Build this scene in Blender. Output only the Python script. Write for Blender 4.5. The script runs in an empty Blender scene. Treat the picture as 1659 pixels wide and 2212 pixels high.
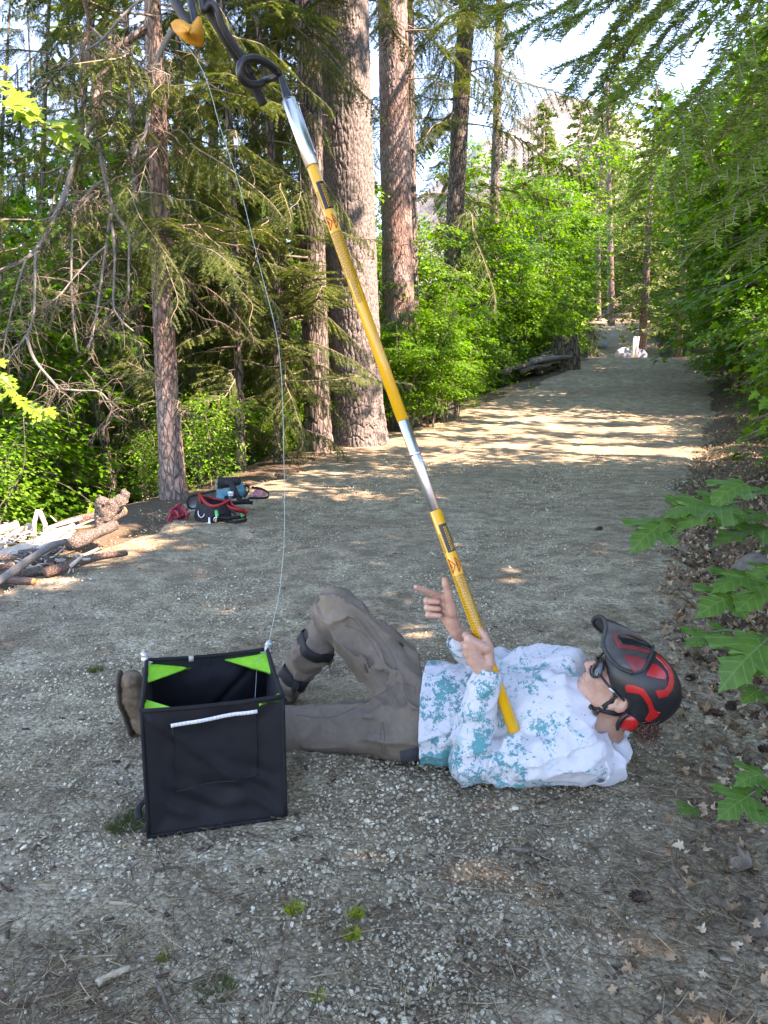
import bpy, math, random
import numpy as np
from mathutils import Vector, Matrix
random.seed(7)
RNG = np.random.default_rng(7)
SC = bpy.context.scene
COL = SC.collection
R = math.radians

# ------------------------------------------------------------------ camera, sky, sun, exposure
CAM_H, PITCH, FPX = 1.335, R(10.0), 768.0
cam_data = bpy.data.cameras.new('camera')
cam_data.sensor_fit = 'HORIZONTAL'
cam_data.sensor_width = 36.0
cam_data.lens = 36.0
cam_data.clip_start = 0.05
cam_data.clip_end = 3000.0
cam = bpy.data.objects.new('camera', cam_data)
COL.objects.link(cam)
cam.location = (0, 0, CAM_H)
cam.rotation_euler = (R(90) - PITCH, 0, 0)
SC.camera = cam

SUN_DIR = np.array([0.62, -0.25, 0.74])
SUN_DIR = SUN_DIR / np.linalg.norm(SUN_DIR)
world = bpy.data.worlds.new('World')
SC.world = world
world.use_nodes = True
wn = world.node_tree.nodes
sky = wn.new('ShaderNodeTexSky')
sky.sky_type = 'NISHITA'
sky.sun_disc = False
sky.sun_elevation = math.asin(SUN_DIR[2])
sky.sun_rotation = math.atan2(SUN_DIR[0], SUN_DIR[1])
sky.air_density = 1.0
sky.dust_density = 0.1
sky.ozone_density = 8.0
sky.altitude = 2500.0
wn['Background'].inputs['Strength'].default_value = 0.15
world.node_tree.links.new(sky.outputs['Color'], wn['Background'].inputs['Color'])

sun_data = bpy.data.lights.new('sun', 'SUN')
sun_data.energy = 3.0
sun_data.angle = R(0.55)
sun_data.color = (0.93, 0.925, 1.05)
sun = bpy.data.objects.new('sun', sun_data)
COL.objects.link(sun)
sun.rotation_euler = Vector(SUN_DIR).to_track_quat('Z', 'Y').to_euler()

SC.view_settings.view_transform = 'Standard'
SC.view_settings.look = 'None'
SC.view_settings.exposure = 3.2
SC.view_settings.use_white_balance = True
SC.view_settings.white_balance_temperature = 10800.0
SC.view_settings.white_balance_tint = 24.0
SC.view_settings.gamma = 1.0
SC.view_settings.use_curve_mapping = False
SC.cycles.use_denoising = True
SC.cycles.max_bounces = 8
SC.cycles.transparent_max_bounces = 8
SC.cycles.sample_clamp_indirect = 6.0
SC.cycles.caustics_reflective = False
SC.cycles.caustics_refractive = False

# ------------------------------------------------------------------ helpers: points
def ray(dx, dy):
    """direction of the sight line through a point of the 1659 x 2212 view of the photograph"""
    px, py = dx * 768 / 1659.0, dy * 768 / 1659.0
    c, s = math.cos(PITCH), math.sin(PITCH)
    u, v = (px - 384) / FPX, (512 - py) / FPX
    return np.array([u, c + v * s, -s + v * c])

def at(dx, dy, y):
    """3D point on that sight line at world distance y"""
    d = ray(dx, dy)
    return np.array([0, 0, CAM_H]) + d * (y / d[1])

def sstep(a, b, x):
    t = np.clip((np.asarray(x, float) - a) / (b - a), 0, 1)
    return t * t * (3 - 2 * t)

# ------------------------------------------------------------------ helpers: noise
_perm = np.random.default_rng(3).permutation(4096)
_pval = np.random.default_rng(4).random(4096) * 2 - 1

def _h(i, j, k):
    return _pval[_perm[(_perm[(_perm[i & 4095] + j) & 4095] + k) & 4095]]

def noise3(p):
    p = np.asarray(p, float)
    i = np.floor(p).astype(np.int64)
    f = p - i
    f = f * f * (3 - 2 * f)
    x, y, z = i[..., 0], i[..., 1], i[..., 2]
    fx, fy, fz = f[..., 0], f[..., 1], f[..., 2]
    r = 0
    for a in (0, 1):
        wx = fx if a else 1 - fx
        for b in (0, 1):
            wy = fy if b else 1 - fy
            for c in (0, 1):
                wz = fz if c else 1 - fz
                r = r + wx * wy * wz * _h(x + a, y + b, z + c)
    return r

def fbm(p, n=4, g=0.5):
    p = np.asarray(p, float)
    a, s, r = 1.0, 0.0, 0
    for _ in range(n):
        r = r + a * noise3(p)
        s += a
        a *= g
        p = p * 2.03 + 17.3
    return r / s

def worley2(u, v, seed=0):
    """distance to nearest and second nearest jittered point of a unit lattice"""
    iu, iv = np.floor(u).astype(np.int64), np.floor(v).astype(np.int64)
    d1 = np.full(u.shape, 9.0)
    d2 = np.full(u.shape, 9.0)
    for a in (-1, 0, 1):
        for b in (-1, 0, 1):
            cu, cv = iu + a, iv + b
            jx = _h(cu, cv, seed + 0 * cu) * 0.45 + 0.5
            jy = _h(cu, cv, seed + 7 + 0 * cu) * 0.45 + 0.5
            d = np.hypot(cu + jx - u, cv + jy - v)
            d2 = np.where(d < d1, d1, np.minimum(d2, d))
            d1 = np.minimum(d, d1)
    return d1, d2

# ------------------------------------------------------------------ helpers: meshes
def make_mesh(name, V, faces, smooth=True, attrs=None):
    """faces: an (M,k) array or a list of such arrays"""
    me = bpy.data.meshes.new(name)
    V = np.ascontiguousarray(V, np.float32)
    if isinstance(faces, np.ndarray):
        faces = [faces]
    faces = [np.asarray(f, np.int32) for f in faces if len(f)]
    nl = sum(f.size for f in faces)
    nf = sum(len(f) for f in faces)
    me.vertices.add(len(V))
    me.vertices.foreach_set('co', V.ravel())
    me.loops.add(nl)
    me.loops.foreach_set('vertex_index', np.concatenate([f.ravel() for f in faces]))
    me.polygons.add(nf)
    tot = np.concatenate([np.full(len(f), f.shape[1], np.int32) for f in faces])
    start = np.concatenate([[0], np.cumsum(tot)[:-1]]).astype(np.int32)
    me.polygons.foreach_set('loop_start', start)
    me.polygons.foreach_set('loop_total', tot)
    if smooth:
        me.polygons.foreach_set('use_smooth', np.ones(nf, bool))
    if attrs:
        for k, a in attrs.items():
            a = np.asarray(a, np.float32)
            at_ = me.attributes.new(k, 'FLOAT', 'POINT')
            at_.data.foreach_set('value', a)
    me.update(calc_edges=True)
    return me

def link(name, me, mat=None, parent=None, loc=None, rot=None, scale=None):
    o = bpy.data.objects.new(name, me)
    COL.objects.link(o)
    if mat is not None and me is not None and len(me.materials) == 0:
        me.materials.append(mat)
    if parent is not None:
        o.parent = parent
    if loc is not None:
        o.location = loc
    if rot is not None:
        o.rotation_euler = rot
    if scale is not None:
        o.scale = (scale,) * 3 if np.isscalar(scale) else scale
    return o

def tag(o, label=None, cat=None, group=None, kind=None):
    if label: o['label'] = label
    if cat: o['category'] = cat
    if group: o['group'] = group
    if kind: o['kind'] = kind
    return o

def thing(name, loc, label, cat, group=None, rot=None):
    o = bpy.data.objects.new(name, None)
    o.empty_display_size = 0.1
    COL.objects.link(o)
    o.location = loc
    if rot is not None:
        o.rotation_euler = rot
    return tag(o, label, cat, group)

def copy_tree(o, parent=None):
    c = o.copy()
    COL.objects.link(c)
    if parent is not None:
        c.parent = parent
    for ch in [x for x in bpy.data.objects if x.parent == o]:
        copy_tree(ch, c)
    return c

class MB:
    """collects pieces of geometry for one mesh"""
    def __init__(self):
        self.V, self.F, self.n, self.A = [], {}, 0, []
    def add(self, V, F, var=0.0):
        V = np.asarray(V, float).reshape(-1, 3)
        for f in (F if isinstance(F, list) else [F]):
            f = np.asarray(f, np.int64)
            self.F.setdefault(f.shape[1], []).append(f + self.n)
        self.V.append(V)
        self.A.append(np.full(len(V), var) if np.isscalar(var) else np.asarray(var, float))
        self.n += len(V)
        return self
    def tube(self, P, r, k=8, cap=True, var=0.0, flat=None):
        V, F = tube_geo(P, r, k, cap, flat)
        return self.add(V, F, var)
    def box(self, c, s, rot=None):
        V = np.array([[a, b, d] for a in (-1, 1) for b in (-1, 1) for d in (-1, 1)], float) * np.asarray(s) / 2
        if rot is not None:
            V = V @ np.asarray(rot).T
        F = np.array([[0, 1, 3, 2], [4, 6, 7, 5], [0, 4, 5, 1], [2, 3, 7, 6], [0, 2, 6, 4], [1, 5, 7, 3]])
        return self.add(V + c, F)
    def mesh(self, name, smooth=True):
        return make_mesh(name, np.concatenate(self.V), [np.concatenate(f) for f in self.F.values()], smooth,
                         {'var': np.concatenate(self.A)})

def spline(P, n):
    """Catmull-Rom through the points"""
    P = np.asarray(P, float)
    if len(P) == 2:
        t = np.linspace(0, 1, n)[:, None]
        return P[0] * (1 - t) + P[1] * t
    Q = np.vstack([2 * P[0] - P[1], P, 2 * P[-1] - P[-2]])
    s = np.linspace(0, len(P) - 1 - 1e-9, n)
    i = s.astype(int)
    t = (s - i)[:, None]
    p0, p1, p2, p3 = Q[i], Q[i + 1], Q[i + 2], Q[i + 3]
    return 0.5 * (2 * p1 + (p2 - p0) * t + (2 * p0 - 5 * p1 + 4 * p2 - p3) * t ** 2 + (3 * p1 - p0 - 3 * p2 + p3) * t ** 3)

def frames(P):
    P = np.asarray(P, float)
    T = np.gradient(P, axis=0)
    T /= np.linalg.norm(T, axis=1, keepdims=True) + 1e-12
    N = np.zeros_like(T)
    a = np.array([0, 0, 1.0]) if abs(T[0, 2]) < 0.9 else np.array([1.0, 0, 0])
    n = np.cross(T[0], a)
    n /= np.linalg.norm(n)
    for i in range(len(P)):
        n = n - T[i] * (n @ T[i])
        l = np.linalg.norm(n)
        if l < 1e-6:
            n = np.cross(T[i], [0.3, 0.5, 0.8]); l = np.linalg.norm(n)
        n = n / l
        N[i] = n
    B = np.cross(T, N)
    return T, N, B

def tube_geo(P, r, k=8, cap=True, flat=None):
    P = np.asarray(P, float)
    m = len(P)
    r = np.full(m, r) if np.isscalar(r) else np.interp(np.linspace(0, 1, m), np.linspace(0, 1, len(r)), r)
    T, N, B = frames(P)
    a = np.arange(k) * 2 * math.pi / k
    r2 = r if flat is None else r * flat
    V = (P[:, None, :] + (N[:, None, :] * np.cos(a)[None, :, None]) * r[:, None, None]
         + (B[:, None, :] * np.sin(a)[None, :, None]) * r2[:, None, None]).reshape(-1, 3)
    i = np.arange(m - 1)[:, None] * k
    j = np.arange(k)[None, :]
    j2 = (j + 1) % k
    Q = np.stack([i + j, i + j2, i + k + j2, i + k + j], -1).reshape(-1, 4)
    F = [Q]
    if cap:
        V = np.vstack([V, P[0], P[-1]])
        c0, c1 = m * k, m * k + 1
        jj = np.arange(k)
        F.append(np.vstack([np.stack([np.full(k, c0), (jj + 1) % k, jj], -1),
                            np.stack([np.full(k, c1), (m - 1) * k + jj, (m - 1) * k + (jj + 1) % k], -1)]))
    return V, F

def ribbon_geo(P, width, thick, side):
    """a flat strap along P, wide along the 'side' vectors"""
    P = np.asarray(P, float)
    m = len(P)
    T = np.gradient(P, axis=0)
    T /= np.linalg.norm(T, axis=1, keepdims=True)
    S = np.broadcast_to(np.asarray(side, float), P.shape).copy()
    S = S - T * (S * T).sum(1, keepdims=True)
    S /= np.linalg.norm(S, axis=1, keepdims=True)
    N = np.cross(T, S)
    V = np.stack([P + S * width / 2 + N * thick / 2, P - S * width / 2 + N * thick / 2,
                  P - S * width / 2 - N * thick / 2, P + S * width / 2 - N * thick / 2], 1).reshape(-1, 3)
    i = np.arange(m - 1)[:, None] * 4
    j = np.arange(4)[None, :]
    Q = np.stack([i + j, i + (j + 1) % 4, i + 4 + (j + 1) % 4, i + 4 + j], -1).reshape(-1, 4)
    Q = np.vstack([Q, [[3, 2, 1, 0]], [[4 * m - 4, 4 * m - 3, 4 * m - 2, 4 * m - 1]]])
    return V, Q

def rot_to(d, up=(0, 0, 1)):
    """columns x,y,z: y along d"""
    d = np.asarray(d, float); d = d / np.linalg.norm(d)
    x = np.cross(d, up)
    if np.linalg.norm(x) < 1e-4:
        x = np.array([1.0, 0, 0])
    x = x / np.linalg.norm(x)
    z = np.cross(x, d)
    return np.stack([x, d, z], 1)

# ------------------------------------------------------------------ helpers: implicit surfaces
class SDF:
    """smooth union of simple solids, turned into one continuous mesh"""
    def __init__(self, lo, hi, h):
        self.lo = np.asarray(lo, float)
        self.h = h
        self.n = np.ceil((np.asarray(hi, float) - self.lo) / h).astype(int) + 1
        self.D = np.full(self.n, 1.0, np.float32)
    def grid(self, sl):
        ax = [self.lo[i] + self.h * np.arange(sl[i].start, sl[i].stop) for i in range(3)]
        return np.stack(np.meshgrid(*ax, indexing='ij'), -1)
    def _sl(self, lo, hi):
        a = np.clip(np.floor((lo - self.lo) / self.h).astype(int), 0, self.n)
        b = np.clip(np.ceil((hi - self.lo) / self.h).astype(int) + 1, 0, self.n)
        return tuple(slice(int(x), int(y)) for x, y in zip(a, b))
    def _put(self, sl, d, k, op):
        c = self.D[sl]
        if op == 'u':
            if k > 0:
                hh = np.clip(0.5 + 0.5 * (c - d) / k, 0, 1)
                self.D[sl] = c * (1 - hh) + d * hh - k * hh * (1 - hh)
            else:
                self.D[sl] = np.minimum(c, d)
        else:
            hh = np.clip(0.5 - 0.5 * (c + d) / max(k, 1e-6), 0, 1)
            self.D[sl] = c * (1 - hh) - d * hh + k * hh * (1 - hh)
    def cone(self, a, b, ra, rb, k=0.01, flat=None, op='u'):
        """rounded cone; flat=(axis, s) squeezes it by s along that axis"""
        a, b = np.asarray(a, float), np.asarray(b, float)
        m = max(ra, rb) + max(k, 0) * 1.5 + self.h * 2
        if flat is not None and flat[1] > 1: pass
        sl = self._sl(np.minimum(a, b) - m * (1.0 if flat is None or flat[1] >= 1 else 1 / flat[1]), np.maximum(a, b) + m * (1.0 if flat is None or flat[1] >= 1 else 1 / flat[1]))
        p = self.grid(sl)
        if not p.size: return self
        q = p - a
        ba = b - a
        s = 1.0
        if flat is not None:
            n = np.asarray(flat[0], float); n = n / np.linalg.norm(n)
            n = n - ba * (n @ ba) / max(ba @ ba, 1e-9); n = n / np.linalg.norm(n)
            q = q + n * ((q @ n) * (flat[1] - 1))[..., None]
            s = flat[1]
        t = np.clip((q @ ba) / max(ba @ ba, 1e-9), 0, 1)
        d = np.linalg.norm(q - t[..., None] * ba, axis=-1) - (ra + (rb - ra) * t)
        self._put(sl, d.astype(np.float32), k, op)
        return self
    def chain(self, P, r, k=0.01, flat=None):
        for i in range(len(P) - 1):
            self.cone(P[i], P[i + 1], r[i], r[i + 1], k, flat)
        return self
    def ell(self, c, r, M=None, k=0.01, op='u'):
        """ellipsoid with radii r along the columns of M"""
        c, r = np.asarray(c, float), np.asarray(r, float)
        M = np.eye(3) if M is None else np.asarray(M, float)
        ext = np.abs(M) @ r + max(k, 0) * 1.5 + self.h * 2
        sl = self._sl(c - ext, c + ext)
        p = self.grid(sl)
        if not p.size: return self
        q = (p - c) @ M
        k0 = np.linalg.norm(q / r, axis=-1)
        k1 = np.linalg.norm(q / (r * r), axis=-1) + 1e-9
        d = k0 * (k0 - 1) / k1
        self._put(sl, d.astype(np.float32), k, op)
        return self
    def box(self, c, s, M=None, rnd=0.005, k=0.004, op='u'):
        c, s = np.asarray(c, float), np.asarray(s, float)
        M = np.eye(3) if M is None else np.asarray(M, float)
        ext = np.abs(M) @ s + rnd + max(k, 0) * 1.5 + self.h * 2
        sl = self._sl(c - ext, c + ext)
        p = self.grid(sl)
        if not p.size: return self
        q = np.abs((p - c) @ M) - (s - rnd)
        d = np.linalg.norm(np.maximum(q, 0), axis=-1) + np.minimum(q.max(-1), 0) - rnd
        self._put(sl, d.astype(np.float32), k, op)
        return self
    def plane_cut(self, p0, n, k=0.003):
        """keeps the side the normal points away from"""
        sl = tuple(slice(0, int(x)) for x in self.n)
        n = np.asarray(n, float) / np.linalg.norm(n)
        d = -((self.grid(sl) - p0) @ n)
        self._put(sl, d.astype(np.float32), k, 's')
        return self
    def warp(self, fn):
        """adds fn(points) to the distance close to the surface"""
        m = np.abs(self.D) < self.h * 8
        idx = np.argwhere(m)
        p = self.lo + idx * self.h
        self.D[m] += fn(p).astype(np.float32)
        return self
    def extract(self):
        D, h = self.D, self.h
        s = D < 0
        c = np.zeros(np.array(D.shape) - 1, np.int8)
        for a in (0, 1):
            for b in (0, 1):
                for d in (0, 1):
                    c += s[a:a + c.shape[0], b:b + c.shape[1], d:d + c.shape[2]]
        act = (c > 0) & (c < 8)
        I = np.argwhere(act)
        idx = np.full(act.shape, -1, np.int64)
        idx[act] = np.arange(len(I))
        S = np.zeros((len(I), 3)); N = np.zeros(len(I))
        cs = [(a, b, d) for a in (0, 1) for b in (0, 1) for d in (0, 1)]
        val = {q: D[I[:, 0] + q[0], I[:, 1] + q[1], I[:, 2] + q[2]].astype(float) for q in cs}
        for q in cs:
            for ax in range(3):
                if q[ax] == 0:
                    q2 = list(q); q2[ax] = 1; q2 = tuple(q2)
                    v0, v1 = val[q], val[q2]
                    m = (v0 < 0) != (v1 < 0)
                    t = np.where(m, v0 / np.where(m, v0 - v1, 1), 0)
                    P = np.tile(np.array(q, float), (len(I), 1))
                    P[:, ax] = t
                    S += P * m[:, None]; N += m
        V = self.lo + (I + S / N[:, None]) * h
        F = []
        for ax in range(3):
            u, v = [(1, 2), (2, 0), (0, 1)][ax]
            sh = list(D.shape)
            a = [slice(None)] * 3; b = [slice(None)] * 3
            a[ax] = slice(0, -1); b[ax] = slice(1, None)
            for w in (u, v):
                a[w] = slice(1, -1); b[w] = slice(1, -1)
            s0, s1 = s[tuple(a)], s[tuple(b)]
            E = np.argwhere(s0 != s1)
            if not len(E): continue
            inside0 = s0[tuple(E.T)]
            E[:, u] += 1; E[:, v] += 1
            def cell(du, dv):
                e = E.copy(); e[:, u] += du; e[:, v] += dv
                return idx[tuple(e.T)]
            q = np.stack([cell(-1, -1), cell(0, -1), cell(0, 0), cell(-1, 0)], 1)
            q = np.where(inside0[:, None], q, q[:, ::-1])
            F.append(q)
        F = np.concatenate(F)
        return V, F[(F >= 0).all(1)]
    def mesh(self, name, relax=1):
        V, F = self.extract()
        for _ in range(relax):
            acc = np.zeros_like(V); n = np.zeros(len(V))
            for i in range(4):
                a, b = F[:, i], F[:, (i + 1) % 4]
                np.add.at(acc, a, V[b]); np.add.at(n, a, 1)
            V = V * 0.4 + 0.6 * acc / np.maximum(n, 1)[:, None]
        return make_mesh(name, V, F, True)

# ------------------------------------------------------------------ helpers: materials
def _mat(name):
    m = bpy.data.materials.new(name)
    m.use_nodes = True
    nt = m.node_tree
    return m, nt, nt.nodes['Principled BSDF']

def _node(nt, typ, **kw):
    n = nt.nodes.new(typ)
    for k, v in kw.items():
        if k.startswith('i_'):
            n.inputs[k[2:].replace('_', ' ')].default_value = v
        elif k.startswith('n_'):
            n.inputs[int(k[2:])].default_value = v
        else:
            setattr(n, k, v)
    return n

def _ramp(nt, fac, stops, interp='LINEAR'):
    r = nt.nodes.new('ShaderNodeValToRGB')
    r.color_ramp.interpolation = interp
    el = r.color_ramp.elements
    while len(el) < len(stops): el.new(0.5)
    for e, (p, c) in zip(el, stops):
        e.position = p
        e.color = (c[0], c[1], c[2], 1) if not np.isscalar(c) else (c, c, c, 1)
    nt.links.new(fac, r.inputs[0])
    return r.outputs[0]

def _coord(nt, kind='Object', scale=(1, 1, 1)):
    t = nt.nodes.new('ShaderNodeTexCoord')
    m = nt.nodes.new('ShaderNodeMapping')
    m.inputs['Scale'].default_value = scale
    nt.links.new(t.outputs[kind], m.inputs['Vector'])
    return m.outputs[0]

def _noise(nt, vec, scale, detail=4, rough=0.55, dist=0.0):
    n = nt.nodes.new('ShaderNodeTexNoise')
    n.inputs['Scale'].default_value = scale
    n.inputs['Detail'].default_value = detail
    n.inputs['Roughness'].default_value = rough
    n.inputs['Distortion'].default_value = dist
    if vec is not None: nt.links.new(vec, n.inputs['Vector'])
    return n.outputs['Fac']

def _bump(nt, bsdf, height, strength=0.3, dist=0.01, prev=None):
    b = nt.nodes.new('ShaderNodeBump')
    b.inputs['Strength'].default_value = strength
    b.inputs['Distance'].default_value = dist
    nt.links.new(height, b.inputs['Height'])
    if prev is not None: nt.links.new(prev, b.inputs['Normal'])
    nt.links.new(b.outputs[0], bsdf.inputs['Normal'])
    return b.outputs[0]

def _mix(nt, fac, a, b, blend='MIX'):
    m = nt.nodes.new('ShaderNodeMix')
    m.data_type = 'RGBA'
    m.blend_type = blend
    for s, v in ((0, fac), (6, a), (7, b)):
        if isinstance(v, bpy.types.NodeSocket): nt.links.new(v, m.inputs[s])
        else: m.inputs[s].default_value = v if s == 0 else (v[0], v[1], v[2], 1)
    return m.outputs[2]

def _math(nt, op, a, b=0.0):
    m = nt.nodes.new('ShaderNodeMath'); m.operation = op
    for i, v in ((0, a), (1, b)):
        if isinstance(v, bpy.types.NodeSocket): nt.links.new(v, m.inputs[i])
        else: m.inputs[i].default_value = v
    return m.outputs[0]

def _attr(nt, name, out='Fac', typ='GEOMETRY'):
    a = nt.nodes.new('ShaderNodeAttribute'); a.attribute_name = name; a.attribute_type = typ
    return a.outputs[out]

def mat_plain(name, c, rough=0.6, metal=0.0, var=0.12, nscale=30, bump=0.0, bdist=0.002, coat=0.0):
    """a colour with a little mottling and relief"""
    m, nt, b = _mat(name)
    v = _coord(nt)
    n = _noise(nt, v, nscale, 5)
    lo = [x * (1 - var) for x in c]; hi = [min(1, x * (1 + var)) for x in c]
    nt.links.new(_ramp(nt, n, [(0.3, lo), (0.7, hi)]), b.inputs['Base Color'])
    b.inputs['Roughness'].default_value = rough
    b.inputs['Metallic'].default_value = metal
    b.inputs['Coat Weight'].default_value = coat
    if bump: _bump(nt, b, _noise(nt, v, nscale * 3, 4), bump, bdist)
    return m

def mat_leaf(name, c_dark, c_light, transl=0.45, rough=0.45, random_obj=True):
    """leaf: tint varies from leaf to leaf (attribute var), light shines through"""
    m, nt, b = _mat(name)
    f = _attr(nt, 'var')
    col = _ramp(nt, f, [(0.0, c_dark), (1.0, c_light)])
    nt.links.new(col, b.inputs['Base Color'])
    b.inputs['Roughness'].default_value = rough
    b.inputs['Specular IOR Level'].default_value = 0.35
    t = nt.nodes.new('ShaderNodeBsdfTranslucent')
    tc = _mix(nt, 1.0, col, (1.0, 1.0, 0.45), 'MULTIPLY')
    nt.links.new(_mix(nt, 0.0, tc, tc), t.inputs['Color'])
    mx = nt.nodes.new('ShaderNodeMixShader')
    mx.inputs[0].default_value = transl
    nt.links.new(b.outputs[0], mx.inputs[1]); nt.links.new(t.outputs[0], mx.inputs[2])
    nt.links.new(mx.outputs[0], nt.nodes['Material Output'].inputs['Surface'])
    return m
# ------------------------------------------------------------------ leaf shapes
def maple_outline(fine=False):
    """half outline of a maple leaf: stem at the origin, tip at (0, 1)"""
    if fine:
        h = [(0, 0), (.10, -.05), (.24, -.10), (.26, -.02), (.44, -.02), (.40, .10), (.30, .17), (.42, .24), (.56, .30), (.66, .48),
             (.54, .50), (.50, .58), (.34, .48), (.22, .44), (.22, .58), (.30, .68), (.20, .74), (.16, .84), (.08, .90), (0, 1.04)]
    else:
        h = [(0, 0), (.22, -.10), (.42, .00), (.27, .17), (.58, .40), (.22, .44), (.24, .66), (0, 1.02)]
    return np.array(h)

def leaf_geo(fine=False, curl=.0, cup=.15, rg=None):
    h = maple_outline(fine)
    left = h[1:-1][::-1] * [-1, 1]
    P = np.vstack([h, left])
    if rg is not None: P = P * (1 + .10 * (rg.random(P.shape) - .5))
    c = np.array([[0, .34]])
    P = np.vstack([P, c])
    z = cup * np.abs(P[:, 0]) ** 1.2 - curl * (P[:, 1] - .3) ** 2
    if rg is not None: z = z + .05 * (rg.random(len(P)) - .5)
    V = np.column_stack([P, z])
    n = len(P) - 1
    i = np.arange(n)
    F = np.stack([np.full(n, n), i, (i + 1) % n], -1)
    return V, F

def leaf_mesh_curled(k):
    rg = np.random.default_rng(300 + k)
    V, F = leaf_geo(k % 2 == 0, curl=1.0 * rg.random() + .3, cup=.9 * rg.random() + .2, rg=rg)
    V[:, 2] += .4 * np.sin(V[:, 0] * 4 + rg.random() * 6) * rg.random() + .12
    V[:, 1] -= .4
    return make_mesh('dry_leaf', V * 1.7, F, False)

def stack_leaves(P, Y, N, S, var, geo):
    """many copies of one leaf: positions P, tip directions Y, normals N, sizes S"""
    V0, F0 = geo
    Y = Y / np.linalg.norm(Y, axis=1, keepdims=True)
    X = np.cross(Y, N); X /= np.linalg.norm(X, axis=1, keepdims=True) + 1e-9
    Z = np.cross(X, Y)
    V = P[:, None] + S[:, None, None] * (V0[None, :, 0:1] * X[:, None] + V0[None, :, 1:2] * Y[:, None] + V0[None, :, 2:3] * Z[:, None])
    F = F0[None] + (np.arange(len(P)) * len(V0))[:, None, None]
    return V.reshape(-1, 3), F.reshape(-1, F0.shape[1]), np.repeat(var, len(V0))
# ------------------------------------------------------------------ bark, logs, branches, sticks
def mat_bark(name, dark, mid, light, scale=(14, 14, 3.5), bump=.8, dist=.02, red=None):
    m, nt, b = _mat(name)
    v = _coord(nt, scale=scale)
    vor = nt.nodes.new('ShaderNodeTexVoronoi'); vor.feature = 'DISTANCE_TO_EDGE'; vor.inputs['Scale'].default_value = 1.0
    nz = nt.nodes.new('ShaderNodeTexNoise'); nz.inputs['Scale'].default_value = .8; nz.inputs['Detail'].default_value = 4
    nt.links.new(v, nz.inputs['Vector'])
    mx = _mix(nt, .35, (0, 0, 0), nz.outputs['Color'])
    ad = nt.nodes.new('ShaderNodeVectorMath'); ad.operation = 'ADD'
    nt.links.new(v, ad.inputs[0]); nt.links.new(mx, ad.inputs[1])
    nt.links.new(ad.outputs[0], vor.inputs['Vector'])
    n = _noise(nt, v, 1.6, 7, .65); n2 = _noise(nt, _coord(nt), 1.2, 3)
    crack = _ramp(nt, vor.outputs['Distance'], [(.0, 0.0), (.16, 1.0)])
    col = _ramp(nt, n, [(.3, mid), (.65, light)])
    if red is not None:
        col = _mix(nt, _ramp(nt, n2, [(.42, 0.0), (.62, .8)]), col, red)
    col = _mix(nt, crack, dark, col)
    nt.links.new(col, b.inputs['Base Color'])
    b.inputs['Roughness'].default_value = .92
    _bump(nt, b, n, .5, dist * .5, _bump(nt, b, crack, bump, dist))
    return m

BARK_LOG = mat_bark('log_bark', (.055, .042, .034), (.11, .082, .066), (.22, .175, .145), (60, 60, 60), .8, .008)
BARK_GREY = mat_bark('grey_branch_bark', (.12, .11, .10), (.17, .155, .14), (.30, .28, .25), (90, 90, 90), .3, .003)
BARK_RED = mat_bark('red_log_bark', (.09, .05, .036), (.15, .085, .06), (.27, .18, .14), (60, 60, 60), .8, .008)
PALE_WOOD = mat_plain('sunlit_pale_wood', (.46, .40, .33), .8, 0, .2, 25, .3, .004)  # sunlight whitening the log pile is put into this wood colour
CUT_WOOD = mat_plain('fresh_cut_wood', (.60, .30, .13), .75, 0, .25, 40, .3, .003)
STICK = mat_plain('weathered_stick', (.16, .12, .085), .85, 0, .35, 50, .4, .003)
STICK_PALE = mat_plain('pale_dry_stick', (.42, .33, .22), .8, 0, .25, 50, .4, .003)

def log_geo(P, r0, r1, k=14, n=16, wob=.17, seed=0):
    P = spline(P, n)
    rg = np.random.default_rng(seed)
    L_ = np.linalg.norm(np.diff(P, axis=0), axis=1).sum()
    P = P + (noise3(np.stack([np.linspace(0, L_ * 4, n), np.full(n, seed * 1.7), np.zeros(n)], -1)) * min(r0, .03) * .6)[:, None] * np.array([.4, .4, .8])
    V, F = tube_geo(P, np.linspace(r0, r1, n), k)
    body = V[:-2].reshape(n, k, 3)
    c = P[:, None]
    q = (body - c)
    nn = 1 + wob * 1.6 * noise3(np.stack([np.repeat(np.linspace(0, L_ * 12, n)[:, None], k, 1), np.repeat(np.cos(np.arange(k) * 6.283 / k)[None] * 1.5, n, 0) + seed, np.repeat(np.sin(np.arange(k) * 6.283 / k)[None] * 1.5, n, 0)], -1))
    V[:-2] = (c + q * nn[..., None]).reshape(-1, 3)
    return V, F

# ------------------------------------------------------------------ setting: terrain, trail, mountain
_ly = [-40, -5, 4.5, 6.3, 8, 14, 20, 32, 60, 75, 90]
_lx = [-3.2, -2.9, -2.45, -2.3, -2.05, -.75, 2.0, 8.2, 15.5, 20, 30]
_ry = [-40, 0, 1.5, 2.5, 4, 5.7, 8.3, 14, 28, 36, 60, 75, 90]
_rx = [.4, .55, .8, 1.3, 1.8, 2.35, 3.5, 6.0, 11.9, 13.6, 20.6, 26, 38]
_zy = [-60, 8, 12, 16, 20, 26, 32, 35, 40, 46, 60, 75, 120, 200, 500]
_zz = [0, 0, .03, .18, .48, 1.12, 2.05, 2.16, 2.1, 2.4, 4.9, 6.8, 12, 26, 60]

def xl(y): return np.interp(y, _ly, _lx)
def xr(y): return np.interp(y, _ry, _rx)

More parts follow.
